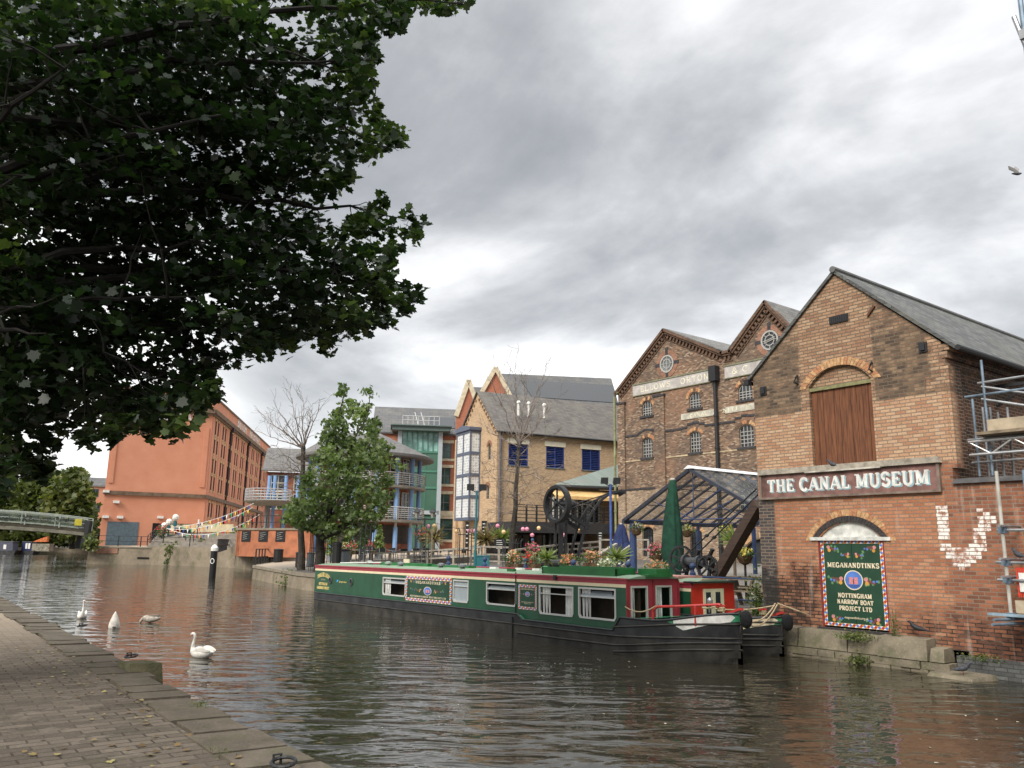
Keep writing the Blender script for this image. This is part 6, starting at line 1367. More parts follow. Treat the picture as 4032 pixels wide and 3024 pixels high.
mb.tube([a_, b__], .13, 14); mb.tube([a_-V((.05, 0, 0)), a_+V((.03, 0, 0))], .21, 16); mb.tube([b__-V((.28, 0, 0)), b__-V((.20, 0, 0))], .20, 16); mb.build('rope_drum', mat('worn_iron', (.05, .052, .056), .4, .3, 6), wn)
mb = MB()
for dx_ in (-.45, .42):
    for s_ in (-1, 1): mb.beam((c.x+dx_, 19.7+s_*.38, .84), (c.x+dx_, 19.7, c.z+.12), .10, .07)
mb.box(c.x-.6, 19.25, .84, c.x+.6, 19.4, .94); mb.box(c.x-.6, 20.0, .84, c.x+.6, 20.15, .94); mb.beam(c+V((-.1, .1, .05)), c+V((.02, .1, .35)), .13, .06); mb.beam(c+V((.35, .1, .05)), c+V((.55, .1, .38)), .13, .06); mb.build('side_frame', M_cast, wn)
# ---- inclined brown timber jib with two iron tie rods, footed by the winch
J0, J1 = fy(1549, 1246, 19.6), fy(1640, 1088, 18.9)
jb = thing('timber_jib', 'thick brown timber jib leaning from the winch up to the gable wall', 'crane jib', (J0.x, J0.y, .84))
mb = MB(); mb.beam(J0, J1, .27, .30); mb.build('beam', wood('jib_wood', (.085, .055, .042), (.045, .03, .024), .75), jb)
for pa, pb in (((1494, 1188), (1634, 1056)), ((1513, 1190), (1640, 1066))):
    a, c_ = fy(*pa, 19.5), fy(*pb, 19.0); mb = MB(); mb.tube([a, c_], .022, 6)
    m_ = a.lerp(c_, .25); mb.beam(m_-(c_-a).normalized()*.05, m_+(c_-a).normalized()*.05, .10, .06); mb.build('tie_rod', M_cast, jb)
# ---- closed parasols
def parasol(label, px, ytop, ybot, D=None, Yv=None, col=None, w=.32, group=None):
    T = fy(px, ytop, Yv) if Yv else at(px, ytop, D); zb = gnd_z(T); zt = T.z; h = zt-zb
    r = thing('closed_parasol', label, 'parasol', (T.x, T.y, zb), group=group)
    mb = MB(); n = 24; prof = [(.10, .985), (.13, .95), (.20, .80), (.31, .55), (.36, .38), (.30, .25), (.22, .17), (.26, .10)]
    vs = []; rr = random.Random(int(px))
    ph = [rr.uniform(.75, 1.1) for _ in range(n)]
    for ri, hh in prof:
        for j in range(n):
            a = 2*math.pi*j/n; k = (.72+.42*(j % 3 == 0))*ph[j] if hh < .93 else 1
            vs.append((T.x+w/.36*ri*k*math.cos(a), T.y+w/.36*ri*k*math.sin(a), zb+h*(hh+(.03*math.sin(a*2) if hh < .2 else 0))))
    fs = [(i*n+(j+1) % n, i*n+j, (i+1)*n+j, (i+1)*n+(j+1) % n) for i in range(len(prof)-1) for j in range(n)]
    mb.add(vs, fs); mb.build('canopy', col, r, smooth=True)
    mb = MB(); mb.tube([(T.x, T.y, zb), (T.x, T.y, zt)], .03 if D is None else .05, 6); mb.lathe([(.3, 0), (.3, .08), (.05, .12)], (T.x, T.y, zb), 12); mb.build('pole', M_cast, r)
    mb = MB(); mb.lathe([(.085, -.05), (.09, .0), (.04, .02)], (T.x, T.y, zt), 10); mb.build('cap', flat('parasol_cap', (.5, .48, .42), .5), r)
    return r
M_pgreen = mat('parasol_green', (.010, .055, .032), .9, .3, 5); M_pnavy = mat('parasol_navy', (.02, .032, .10), .9, .3, 5)
parasol('tall dark green closed parasol standing behind the winch', 1453, 1034, 1240, Yv=20.6, col=M_pgreen, w=.36)
parasol('dark blue closed parasol beside the glass canopy post', 1342, 1131, 1195, D=42, col=M_pnavy, w=.5)
# ---- glass canopy on blue posts
YCf, YCb = 24.0, 32.5
eL, aP = fy(1349, 1124, YCf), fy(1490, 1014, YCf); eR = V((2*aP.x-eL.x, YCf, eL.z))
cn = thing('glass_canopy', 'pitched glass roof on dark steel rafters and blue posts over the pub yard', 'canopy', (aP.x, YCf, .9))
M_steel = mat('canopy_steel', (.028, .032, .045), .5, .2, 4)
m, g, b = newmat('dirty_glass'); co = g.new('ShaderNodeTexCoord', out=3)
g.put(b.inputs['Base Color'], g.ramp(g.noise(co, 1.5, 5, .6), [(.35, (.09, .095, .09)), (.7, (.20, .205, .195))])); b.inputs['Roughness'].default_value = .25
g.l.new(g.new('ShaderNodeMixShader', [g.rng(g.noise(co, .8, 3, .5), .35, .7, .72, .5), b.outputs[0], g.new('ShaderNodeBsdfTransparent')]), g.n['Material Output'].inputs[0]); M_dglass = m
for e_ in (eL, eR):
    mb = MB(); q = [e_, V((e_.x, YCb, e_.z)), V((aP.x, YCb, aP.z)), aP]; mb.poly([p+Z*.06 for p in q]); mb.build('glazing', M_dglass, cn)
    for k in range(12):
        y_ = YCf+(YCb-YCf)*k/11; big_ = k in (0, 11); mb = MB(); mb.beam((e_.x, y_, e_.z), (aP.x, y_, aP.z), .12 if big_ else .06, .16 if big_ else .09, up=V((0, 1, 0))); mb.build('rafter', M_steel if k % 4 else M_bluer if not big_ else M_steel, cn)
    mb = MB(); mb.beam((e_.x, YCf-.1, e_.z-.05), (e_.x, YCb, e_.z-.05), .12, .18); mb.build('eaves_beam', M_steel, cn)
    for k in (.33, .66): mb = MB(); p = e_.lerp(aP, k); mb.tube([(p.x, YCf, p.z-.02), (p.x, YCb, p.z-.02)], .02, 5); mb.build('purlin', M_steel, cn)
mb = MB(); mb.prism([(aP.x-.22, YCf-.12, aP.z+.02), (aP.x, YCf-.12, aP.z+.15), (aP.x+.22, YCf-.12, aP.z+.02)], (0, YCb-YCf+.2, 0)); mb.build('ridge_cap', flat('ridge_white', (.66, .67, .68), .4), cn)
for k in (0, 4, 8): y_ = YCf+.15+k*1.0; mb = MB(); mb.tube([(eL.x, y_, eL.z-.02), (eR.x, y_, eL.z-.02)], .022, 5); mb.tube([(aP.x, y_, aP.z), (aP.x, y_, eL.z-.02)], .022, 5); mb.tube([(aP.x, y_, eL.z-.02), (eL.x*.6+aP.x*.4, y_, eL.z*.6+aP.z*.4)], .018, 5); mb.tube([(aP.x, y_, eL.z-.02), (eR.x*.6+aP.x*.4, y_, eL.z*.6+aP.z*.4)], .018, 5); mb.build('tie_rod', M_bluer, cn)
for x_, y_, rr_ in ((eL.x+.18, YCf+.3, .15), (eR.x-.2, YCf+.3, .10), (eL.x+.2, YCb-.3, .1), (eR.x-.2, YCb-.3, .1), (eL.x+.2, 28.3, .07)):
    mb = MB(); mb.tube([(x_, y_, .85), (x_, y_, eL.z-.1)], rr_, 12); mb.build('post', M_bluer, cn)
pb_ = (eL.x-.1, YCf-.15); mb = MB(); mb.box(pb_[0]-.45, pb_[1]-.3, .85, pb_[0]+.35, pb_[1]+.35, 1.55); mb.box(pb_[0]-.47, pb_[1]-.32, 1.55, pb_[0]+.37, pb_[1]+.37, 1.58)
tag(mb.build('equipment_box', M_bluer, loc=(pb_[0], pb_[1], .85)), 'dark blue steel box at the foot of the canopy post', 'box')
# ---- floodlight poles and the teal cabinet
def flood(label, px, ytop, D, col, r=.05):
    p = gp(px, D); zt = zat(px, ytop, D); o = thing('floodlight_pole', label, 'lamp post', p)
    mb = MB(); mb.tube([p, (p.x, p.y, zt)], r, 8); mb.tube([p, (p.x, p.y, p.z+1.0)], r*1.5, 8); mb.build('pole', col, o)
    s = _rh
    for k in (-1, 1):
        c = V((p.x, p.y, zt))+s*k*.27*D/36+Z*.16*D/36; f_ = D/36; mb = MB(); q = -_fh
        mb.hexa([c-s*.16*f_-Z*.12*f_-q*.1*f_, c+s*.16*f_-Z*.12*f_-q*.1*f_, c+s*.16*f_-Z*.16*f_+q*.13*f_, c-s*.16*f_-Z*.16*f_+q*.13*f_, c-s*.13*f_+Z*.13*f_-q*.06*f_, c+s*.13*f_+Z*.13*f_-q*.06*f_, c+s*.16*f_+Z*.12*f_+q*.16*f_, c-s*.16*f_+Z*.12*f_+q*.16*f_]); mb.beam(c-Z*.12*f_, (p.x, p.y, zt-.1), .04, .04); mb.build('floodlight', M_cast, o)
    return o
flood('slim blue pole with two floodlights beside the glass canopy', 1320, 1046, 36, mat('pole_blue', (.05, .10, .30), .45), .055)
flood('slim teal pole with two floodlights beside the teal cabinet', 1027, 1060, 44, M_teal, .06)
def cabinet(label, px0, px1, py0, D, col):
    a, c_ = gp(px0, D), gp(px1, D); F_ = mkfac(a, c_); zt = zat(px0, py0, D); o = thing('electrical_cabinet', label, 'cabinet', a)
    mb = MB(); F_.box(mb, 0, F_.L, a.z, zt, -.6, 0); F_.box(mb, -.03, F_.L+.03, zt, zt+.05, -.63, .03); mb.build('body', col, o); mb = MB(); F_.box(mb, F_.L*.55, F_.L*.68, zt-.15, zt-.08, 0, .01); mb.build('plate', M_white, o); return o
cabinet('teal steel cabinet beside the teal floodlight pole', 1030, 1057, 1202, 40, M_teal)
# ---- big black wharf crane
DC = 46; cr0 = gp(1212, DC); FCr = mkfac(cr0, cr0+hd(78)*6); oc = FCr.on
crn = thing('wharf_crane', 'tall black iron wharf crane with big spoked hand wheel and curved jib', 'crane', cr0)
W_ = lambda x, y: V(FCr.pt(*oc(1090/1 if False else (1700+x*.36166)/PS, (1700+y*.36166)/PS)))   # points read off an enlargement of the photo
Cp = lambda x, y, d=0.: W_(x, y)+FCr.n*d
for x0, x1, wd in ((1350, 1340, .12), (1408, 1402, .23), (1462, 1455, .13)):
    mb = MB(); b_ = Cp(x1, 1400); b_.z = cr0.z; mb.beam(b_, Cp(x0, 960), wd, wd); mb.build('mast', M_cast, crn)
for d in (-.28, .28):
    off_ = 0 if d < 0 else 55; mb = MB(); pts = [(1510+off_, 1400), (1545+off_, 1260), (1590+off_, 1080), (1640+off_, 950), (1700+off_*.8, 850), (1780+off_*.6, 760), (1870+off_*.4, 700), (1960+off_*.2, 662), (2050, 645)]
    for p, q in zip(pts, pts[1:]): mb.beam(Cp(*p, d), Cp(*q, d), .12, .17, up=FCr.n)
    mb.build('jib', M_cast, crn)
mb = MB()
for p, q in (((1525, 1330), (1585, 1325)), ((1560, 1205), (1622, 1200)), ((1592, 1080), (1660, 1075)), ((1642, 950), (1710, 945)), ((1710, 850), (1765, 855)), ((1800, 755), (1845, 770))): mb.beam(Cp(*p, -.28), Cp(*q, .28), .06, .06)
mb.build('jib_rung', M_cast, crn)
mb = MB(); mb.beam(Cp(1980, 665), Cp(2110, 655), .22, .22, up=FCr.n); mb.beam(Cp(2040, 640), Cp(2070, 690), .3, .2, up=FCr.n); mb.build('jib_head', M_cast, crn)
for d, p, q in ((-.25, (1445, 820), (1960, 665)), (.25, (1455, 855), (1930, 685))): mb = MB(); mb.tube([Cp(*p, d), Cp(*q, d)], .035, 6); mb.build('tie_rod', M_cast, crn)
for d, p, q in ((-.25, (1430, 930), (1600, 1050)), (.25, (1510, 920), (1700, 1050)), (0, (1340, 985), (1480, 985)), (0, (1420, 900), (1530, 930))): mb = MB(); mb.beam(Cp(*p, d), Cp(*q, d), .2, .22, up=FCr.n); mb.build('strut', M_cast, crn)
wc = Cp(1320, 795, .9); axc = (hd(180)*math.cos(R_(53))+hd(-90)*math.sin(R_(53)))
rw_ = (W_(1320, 595)-W_(1320, 995)).length/2
mb = MB(); x = axc.cross(Z).normalized(); y = Z; P = lambda a, rr, d: wc+(x*math.cos(a)+y*math.sin(a))*rr+axc*d
for i in range(40):
    a, b_ = 2*math.pi*i/40, 2*math.pi*(i+1)/40
    mb.hexa([P(a, rw_*.84, -.16), P(b_, rw_*.84, -.16), P(b_, rw_*.84, .16), P(a, rw_*.84, .16), P(a, rw_, -.16), P(b_, rw_, -.16), P(b_, rw_, .16), P(a, rw_, .16)])
for i in range(6): a = math.pi*i/3+.5; mb.beam(P(a, .05, 0), P(a, rw_*.86, 0), .09, .06, up=axc)
mb.tube([wc-axc*1.1, wc+axc*.2], .09, 8); mb.build('hand_wheel', M_cast, crn)
mb = MB(); c = Cp(1455, 795, .1); mb.tube([c-axc*.5, c+axc*.3], .28, 14); mb.build('pulley', M_cast, crn)
bp = gp(1185, 40); bp.z = zat(1185, 1216, 40)
mb = MB(); mb.tube([bp-_rh*.55, bp+_rh*.75], .20, 12); mb.tube([bp-_rh*.1, bp+_rh*.05], .30, 12); mb.tube([bp+_rh*.75, bp+_rh*.95], .28, 12); mb.tube([bp-_rh*.62, bp-_rh*.5], .26, 12)
for k in (-.35, .6): mb.tube([bp+_rh*k, V(((bp+_rh*k).x, (bp+_rh*k).y, gnd_z(bp)))], .1, 8)
tag(mb.build('iron_roller', M_cast, loc=(bp.x, bp.y, gnd_z(bp))), 'black iron roller lying at the foot of the wharf crane', 'roller')

# ---- timber ramp and terrace railings
def railing(name, label, pts, zrails, mt, post=.1, posts=None, rw=.07, over=.02, cat='railing', topw=None, n=None):
    """pts: [(x,y,z ground)]; posts spaced along, rails at zrails above ground"""
    r = thing(name, label, cat, pts[0]); segs = list(zip(pts, pts[1:]))
    for (a, c_) in segs:
        a, c_ = V(a), V(c_); L = (c_-a).length; k = max(1, round(L/(n or 1.6)))
        for i in range(k+1):
            if i == 0 and (a, c_) != (V(segs[0][0]), V(segs[0][1])): continue
            p = a.lerp(c_, i/k); mb = MB(); mb.beam(p-Z*.05, p+Z*(max(zrails)+over), post, post, up=V((c_-a).normalized())); mb.build('post', mt, r)
        for z_ in zrails:
            mb = MB(); w = topw if (topw and z_ == max(zrails)) else rw; mb.beam(a+Z*z_, c_+Z*z_, w, rw); mb.build('rail', mt, r)
    return r
def lp(px, py, D, dz=1.05): p = at(px, py, D); p.z -= dz; return p
railing('timber_railing', 'weathered grey timber ramp railing in front of the round pavilion', [lp(803, 1196, 50), lp(925, 1190, 47), lp(1039, 1182, 45)], (.2, .62, 1.05), M_timber, .11, n=1.5, rw=.09, topw=.16)
railing('timber_railing', 'weathered grey timber ramp railing behind the black crane', [lp(1114, 1188, 43), lp(1200, 1178, 46), lp(1297, 1170, 50)], (.2, .45, .75, 1.05), M_timber, .11, n=1.3, rw=.09, topw=.16)
railing('timber_railing', 'grey timber terrace railing with close boards behind the teal cabinet', [lp(1018, 1178, 50), lp(1108, 1181, 50)], (.15, .55, 1.0), M_timber, .14, n=.8, rw=.1, topw=.2)
railing('stair_railing', 'sloping timber handrail of the terrace steps, front one', [lp(1280, 1204, 36), lp(1331, 1173, 40)], (.35, 1.0), M_timber, .09, n=1.4, rw=.09, topw=.14)
railing('stair_railing', 'sloping timber handrail of the terrace steps beside the canopy post', [lp(1331, 1200, 38), lp(1366, 1174, 41)], (.35, 1.0), M_timber, .09, n=1.4, rw=.09, topw=.14)
railing('timber_railing', 'timber railing at the top of the terrace steps by the canopy', [lp(1296, 1164, 44), lp(1400, 1164, 44)], (.5, 1.0), M_timber, .1, n=1.4, rw=.08, topw=.14)
mb = MB(); p = at(1075, 1190, 52); q = at(1330, 1190, 55)
tf = mkfac(V((p.x, p.y, 0)), V((q.x, q.y, 0))); tf.box(mb, -4, tf.L, 1.0, 1.75, -7, 0); tag(mb.build('terrace_floor', wood('dark_deck', (.12, .105, .085), (.06, .052, .042), .9, (1, 1, 8))), 'raised grey timber terrace deck in front of the restaurant wing', 'deck')
# ---- picnic tables
def picnic(label, x_, y_, rz, first=None):
    if first: return dup(first, (x_, y_, .83), rz, label)
    o = thing('picnic_table', label, 'picnic table', (0, 0, 0))
    mb = MB()
    for i in range(5): mb.box(-.9, -.36+i*.147, .72, .9, -.225+i*.147, .755)
    mb.build('table_top', M_oldwood, o, local=True)
    for s_ in (-1, 1):
        mb = MB()
        for i in range(2): mb.box(-.9, s_*.74-.14+i*.145, .43, .9, s_*.74-.005+i*.145, .465)
        mb.build('bench', M_oldwood, o, local=True)
    for sx in (-.6, .6):
        for s_ in (-1, 1): mb = MB(); mb.beam((sx, s_*.68, 0), (sx, s_*.22, .72), .09, .06, up=V((1, 0, 0))); mb.build('leg', M_oldwood, o, local=True)
        mb = MB(); mb.box(sx-.03+.05, -.85, .36, sx+.03+.05, .85, .43); mb.build('cross_beam', M_oldwood, o, local=True)
    o.location = (x_, y_, .83); o.rotation_euler = (0, 0, rz); return o
pt1 = picnic('weathered picnic table nearest the blue railing beside the brick gable', -14.35, 18.9, .15)
picnic('weathered picnic table behind the first one, under the canopy edge', -14.9, 20.9, .1, pt1); picnic('weathered picnic table beside the foot of the timber jib', -16.6, 20.2, .3, pt1); picnic('rearmost picnic table in front of the dark archway', -15.6, 23.0, .1, pt1)
for o in (pt1,): o['group'] = 'picnic tables in the pub yard'
for o in COL.objects:
    if o.get('category') == 'picnic table': o['group'] = 'picnic tables in the pub yard'
mb = MB(); mb.tube([(-13.9, 17.75, .8), (-13.9, 17.75, 1.08)], .045, 10); mb.tube([(-13.9, 17.75, 1.06), (-13.9, 17.75, 1.1)], .06, 10); tag(mb.build('mooring_bollard', flat('galvanised', (.42, .42, .42), .4), loc=(-13.9, 17.75, .8)), 'small grey steel mooring stub on the quay beside the leafy plant', 'bollard')

# ---- flowers
M_fol = leafmat('foliage_dark', (.03, .06, .015), (.06, .11, .03), (.10, .15, .05), .25)
M_folg = leafmat('foliage_grey', (.10, .15, .07), (.17, .22, .11), None, .25)
FC = {'orange': leafmat('petal_orange', (.55, .18, .08), (.66, .28, .15), (.72, .40, .26), .3), 'white': leafmat('petal_white', (.62, .58, .45), (.78, .74, .62), None, .3), 'pink': leafmat('petal_pink', (.55, .06, .16), (.72, .16, .28), None, .3), 'red': leafmat('petal_red', (.55, .01, .02), (.72, .03, .03), None, .2), 'yellow': leafmat('petal_yellow', (.62, .45, .06), (.75, .62, .18), None, .3), 'purple': leafmat('petal_purple', (.12, .05, .25), (.2, .1, .4), None, .3)}
def blob(c, rx, rz, n, bias=0.):
    d = RNG.normal(size=(n, 3)); d /= np.linalg.norm(d, axis=1)[:, None]; r = RNG.random(n)**(1/2.2)
    P = d*r[:, None]*np.array((rx, rx, rz)); P[:, 2] = P[:, 2]+bias*np.abs(P[:, 2]); return P+np.array(c)
def flowers(label, P, rx, rz, cols, basket='trough', nfol=220, nfl=90, fol=None, name='flower_planter', hangz=None, sc=1.):
    r = thing(name, label, 'planter' if basket != 'hang' else 'hanging basket', P)
    c = (P[0], P[1], P[2]+rz*.7); leaf_mesh('foliage', blob(c, rx, rz, nfol), .085*sc, fol or M_fol, r, 'oval', tilt=1.2)
    for k, cname in enumerate(cols):
        cc = (c[0]+random.uniform(-.35, .35)*rx*(len(cols) > 1), c[1]-.1*rx, c[2]+rz*.25); leaf_mesh('blossom', blob(cc, rx*.95/(1+.35*(len(cols)-1)), rz*.85, int(nfl*1.4)//len(cols)), .066*sc, FC[cname], r, 'clump', tilt=1.3)
    mb = MB()
    if basket == 'trough': mb.box(P[0]-rx*.9, P[1]-.14, P[2]-.14, P[0]+rx*.9, P[1]+.14, P[2]+.02)
    else: mb.lathe([(.05, -.22), (.16, -.16), (.24, 0), (.25, .05)], (P[0], P[1], P[2]+.05), 14)
    mb.build('basket' if basket != 'trough' else 'trough', mat('basket_brown', (.10, .06, .03), .9, .4, 12), r)
    if basket == 'hang':
        mb = MB()
        for k in range(3): mb.tube([(P[0]+.22*math.cos(k*2.1), P[1]+.22*math.sin(k*2.1), P[2]+.1), (P[0], P[1], hangz)], .008, 4)
        mb.build('chain', M_cast, r)
    elif basket == 'stand':
        mb = MB(); mb.tube([(P[0], P[1], gnd_z(V(P))), (P[0], P[1], P[2]-.1)], .035, 6); mb.build('stand', M_cast, r)
    return r
def fp(px, py, Y): p = fy(px, py, Y); return (p.x, p.y, p.z)
flowers('orange and white begonias in a rail trough, nearest the black roller', fp(1111, 1219, 18.0), .42, .30, ('orange', 'white', 'orange'), nfl=130)
flowers('tall pink flowers over a bright red clump in a rail trough', fp(1150, 1219, 18.0), .34, .26, ('red', 'red'), nfl=70, fol=M_folg)
flowers('tall airy pink begonia standing above the red clump', fp(1150, 1200, 18.3), .30, .28, ('pink',), basket='stand', nfl=55, nfol=120)
flowers('round orange begonias in a rail trough in front of the crane jib', fp(1232, 1226, 18.0), .42, .26, ('orange', 'orange'), nfl=130)
flowers('orange begonias with grey foliage in a trough below the timber steps', fp(1280, 1217, 19.5), .38, .28, ('orange',), nfl=80)
flowers('white flowers with grey foliage in a trough by the blue box', fp(1316, 1229, 18.0), .40, .20, ('white',), nfl=50, fol=M_folg)
flowers('pale orange flowers with grey foliage in a trough left of the winch', fp(1418, 1236, 18.0), .40, .20, ('orange',), nfl=60, fol=M_folg)
flowers('pink begonia in a wire basket left of the tall green parasol', fp(1418, 1205, 21.0), .33, .30, ('pink',), basket='stand', nfl=80)
flowers('yellow flowers in a brown basket beside the timber jib', fp(1609, 1208, 20.5), .30, .20, ('yellow',), basket='stand', nfl=60)
for px, py, Y, cols, lab in ((1375, 1148, 24.3, ('white', 'purple', 'yellow'), 'trailing white and purple hanging basket by the thick canopy post'), (1484, 1152, 26, ('yellow', 'white'), 'green and yellow hanging basket to the right of the parasol'), (1571, 1157, 24.5, ('yellow', 'yellow'), 'bright yellow hanging basket by the timber jib')):
    P = fp(px, py, Y); flowers(lab, P, .36, .22, cols, basket='hang', nfol=240, nfl=60, fol=M_folg, name='hanging_basket', hangz=eL.z+.05)
M_palm = leafmat('palm_leaf', (.10, .15, .04), (.20, .25, .08), None, .25)
def palm(label, P, h, s, name='spiky_plant', mt=None, n=90):
    r = thing(name, label, 'plant', P); a = RNG.random(n)*2*math.pi; e = RNG.uniform(-.25, 1.1, n); d = np.stack([np.cos(a)*np.cos(e), np.sin(a)*np.cos(e), np.sin(e)], 1)
    leaf_mesh('leaves', np.tile(np.array((P[0], P[1], P[2]+h)), (n, 1)), s, mt or M_palm, r, 'blade', up=(0, 0, .3), tilt=.6, dirs=d*4)
    mb = MB(); mb.tube([P, (P[0], P[1], P[2]+h)], .05, 6); mb.lathe([(.16, 0), (.2, .28)], P, 10); mb.build('stem', mat('palm_trunk', (.11, .085, .06), .9), r); return r
for px, pyb, Y, s, lab in ((1181, 1226, 18.6, .45, 'small spiky palm between the red flowers and the crane foot'), (1332, 1224, 20.5, .55, 'spiky dark palm beside the timber steps'), (1586, 1190, 22.5, .55, 'spiky green palm behind the timber jib')):
    p = fy(px, pyb, Y); palm(lab, (p.x, p.y, gnd_z(p)), max(.35, fy(px, pyb-20, Y).z-gnd_z(p)), s)
M_phor = leafmat('phormium', (.13, .10, .05), (.22, .16, .08), (.3, .25, .1), .25)
for px, D, s, mt, lab in ((1050, 56, 1.15, M_phor, 'bronze spiky plant in a planter on the pub terrace'), (1082, 56, 1.0, M_palm, 'yellow green leafy plant in a planter on the pub terrace'), (937, 60, 1.1, M_phor, 'bronze spiky plant beside the stone doorway')):
    p = gp(px, D); palm(lab, (p.x, p.y, p.z+1.1), .3, s, mt=mt)

# ---- mooring post, bins, tree guards, terrace seats
p = gz(458, 1250); p = at(458, 1250, 56); p.z = 0; ztop = at(461, 1176, 56).z
mp = thing('mooring_post', 'black round mooring post with white pointed cap standing in the water', 'mooring post', (p.x, p.y, 0))
mb = MB(); mb.lathe([(.22, -1), (.22, ztop-.42)], (p.x, p.y, 0), 14); mb.build('shaft', flat('post_black', (.012, .012, .014), .4), mp)
mb = MB(); mb.lathe([(.235, ztop-.43), (.235, ztop-.22), (.12, ztop-.05), (.02, ztop)], (p.x, p.y, 0), 14); mb.build('cap', M_white, mp)
mb = MB(); q = -_fh; c = V((p.x, p.y, ztop*.52)); pr = [c+q*.225+_rh*.12*math.cos(t*.524)+Z*.16*math.sin(t*.524) for t in range(13)]; mb.tube(pr, .03, 5); mb.build('painted_ring', M_white, mp)
def cage(label, px, D, h=2.0, r=.32):
    p = gp(px, D); o = thing('tree_guard', label, 'tree guard', p, group='black iron tree guards'); mb = MB()
    for k in range(9): a = 2*math.pi*k/9; d = V((math.cos(a), math.sin(a), 0)); mb.tube([p+d*r, p+d*r+Z*h*.9, p+d*(r+.10)+Z*h], .018, 4)
    mb.build('bars', M_cast, o)
    for z_ in (.35, h*.5, h*.85): mb = MB(); mb.tube([p+V((r*math.cos(i*.5236), r*math.sin(i*.5236), z_)) for i in range(13)], .018, 4); mb.build('hoop', M_cast, o)
for px, D, h, r, lab in ((693, 46, 2.5, .6, 'black iron guard round the trunk of the leafy tree'), (791, 44, 2.6, .38, 'empty black iron guard left of the timber ramp'), (911, 42, 2.4, .36, 'empty black iron guard in front of the timber ramp'), (1004, 41, 2.2, .34, 'black iron guard beside the teal floodlight pole'), (1106, 44, 1.6, .5, 'black iron guard round the foot of the bare pollard tree')): cage(lab, px, D, h, r)
def bin_(label, px, D, h, r, col, name='litter_bin'):
    p = gp(px, D); o = thing(name, label, 'bin', p); mb = MB(); mb.lathe([(r*.9, 0), (r, .05), (r, h*.9)], p, 12); mb.build('body', col, o); mb = MB(); mb.lathe([(r*1.1, h*.9), (r*1.1, h*.95), (r*.5, h)], p, 12); mb.build('lid', M_cast, o); return o
M_bin = flat('bin_black', (.012, .013, .014), .5); M_bing = flat('bin_grey', (.20, .22, .24), .5)
bin_('black litter bin beside the trunk of the bare tree', 648, 52, .95, .24, M_bin); bin_('grey litter bin near the blue columns', 672, 52, .9, .24, flat('bin_slate', (.06, .07, .08), .5)); bin_('grey drum bin by the flower planters', 745, 46, 1.15, .3, M_bing); bin_('black cylinder bin with pale hood by the flower planters', 728, 45, 1.6, .25, M_bin); bin_('dark square bin against the orange wall', 602, 62, 1.0, .35, M_bin)
M_chair = flat('chair_metal', (.42, .43, .44), .35, .6)
def chair_proto():
    o = thing('terrace_chair', 'small silver metal chair on the pub terrace', 'chair', (0, 0, 0), group='metal chairs on the pub terrace'); mb = MB(); mb.box(-.22, -.22, .44, .22, .22, .47); mb.build('seat', M_chair, o, local=True)
    mb = MB(); mb.box(-.22, .2, .62, .22, .23, .85); mb.build('backrest', M_bin, o, local=True)
    for sx in (-.2, .2):
        for sy in (-.2, .2): mb = MB(); mb.tube([(sx, sy, 0), (sx*1.0, sy, .45 if sy < 0 else .85)], .018, 4); mb.build('leg', M_chair, o, local=True)
    return o
def table_proto():
    o = thing('terrace_table', 'round metal table on the pub terrace', 'table', (0, 0, 0), group='round tables on the pub terrace'); mb = MB(); mb.lathe([(.38, .72), (.38, .75)], (0, 0, 0), 16); mb.build('table_top', M_chair, o, local=True); mb = MB(); mb.tube([(0, 0, 0), (0, 0, .72)], .03, 6); mb.lathe([(.22, 0), (.22, .03)], (0, 0, 0), 10); mb.build('pedestal', M_bin, o, local=True); return o
ch0 = None; tb0 = None; rr = random.Random(9)
for px, D in ((770, 56), (800, 54), (826, 55), (850, 53), (873, 54), (896, 52), (921, 53), (946, 54), (970, 52)):
    p = gp(px, D)
    if tb0 is None: tb0 = table_proto(); tb0.location = p
    else: dup(tb0, p, 0)
    for k in range(2):
        q = p+hd(90+180*k+rr.uniform(-25, 25))*.75; rz = rr.uniform(0, 6.28)
        if ch0 is None: ch0 = chair_proto(); ch0.location = q; ch0.rotation_euler = (0, 0, rz)
        else: dup(ch0, q, rz)
for px, py, lab, D in ((740, 1185, 'tub of red and white flowers with small conifers by the pavilion', 56), (765, 1185, 'tub of pink and orange flowers in front of the pavilion', 57), (800, 1188, 'tub of pink flowers behind the empty tree guard', 58)):
    p = gp(px, D); flowers(lab, (p.x, p.y, p.z+.55), .8, .45, ('pink', 'white', 'red'), nfl=60, nfol=260, sc=1.6, name='flower_tub')
for px, lab in ((716, 'small clipped conifer at the left of the flower tubs'), (752, 'small clipped conifer between the flower tubs'), (783, 'dark clipped conifer beside the empty tree guard'), (818, 'small clipped conifer in front of the dark shutters')):
    p = gp(px, 58); o = thing('small_conifer', lab, 'shrub', p); P_ = []
    for _ in range(500): h = random.random(); a = random.random()*6.28; r = .5*(1-h)**.8*random.random()**.4; P_.append((p.x+r*math.cos(a), p.y+r*math.sin(a), p.z+.4+h*1.9))
    leaf_mesh('foliage', P_, .16, M_fol if px == 783 else M_palm, o, 'clump', tilt=1.2); mb = MB(); mb.lathe([(.25, 0), (.32, .45)], p, 10); mb.build('pot', M_bing, o)

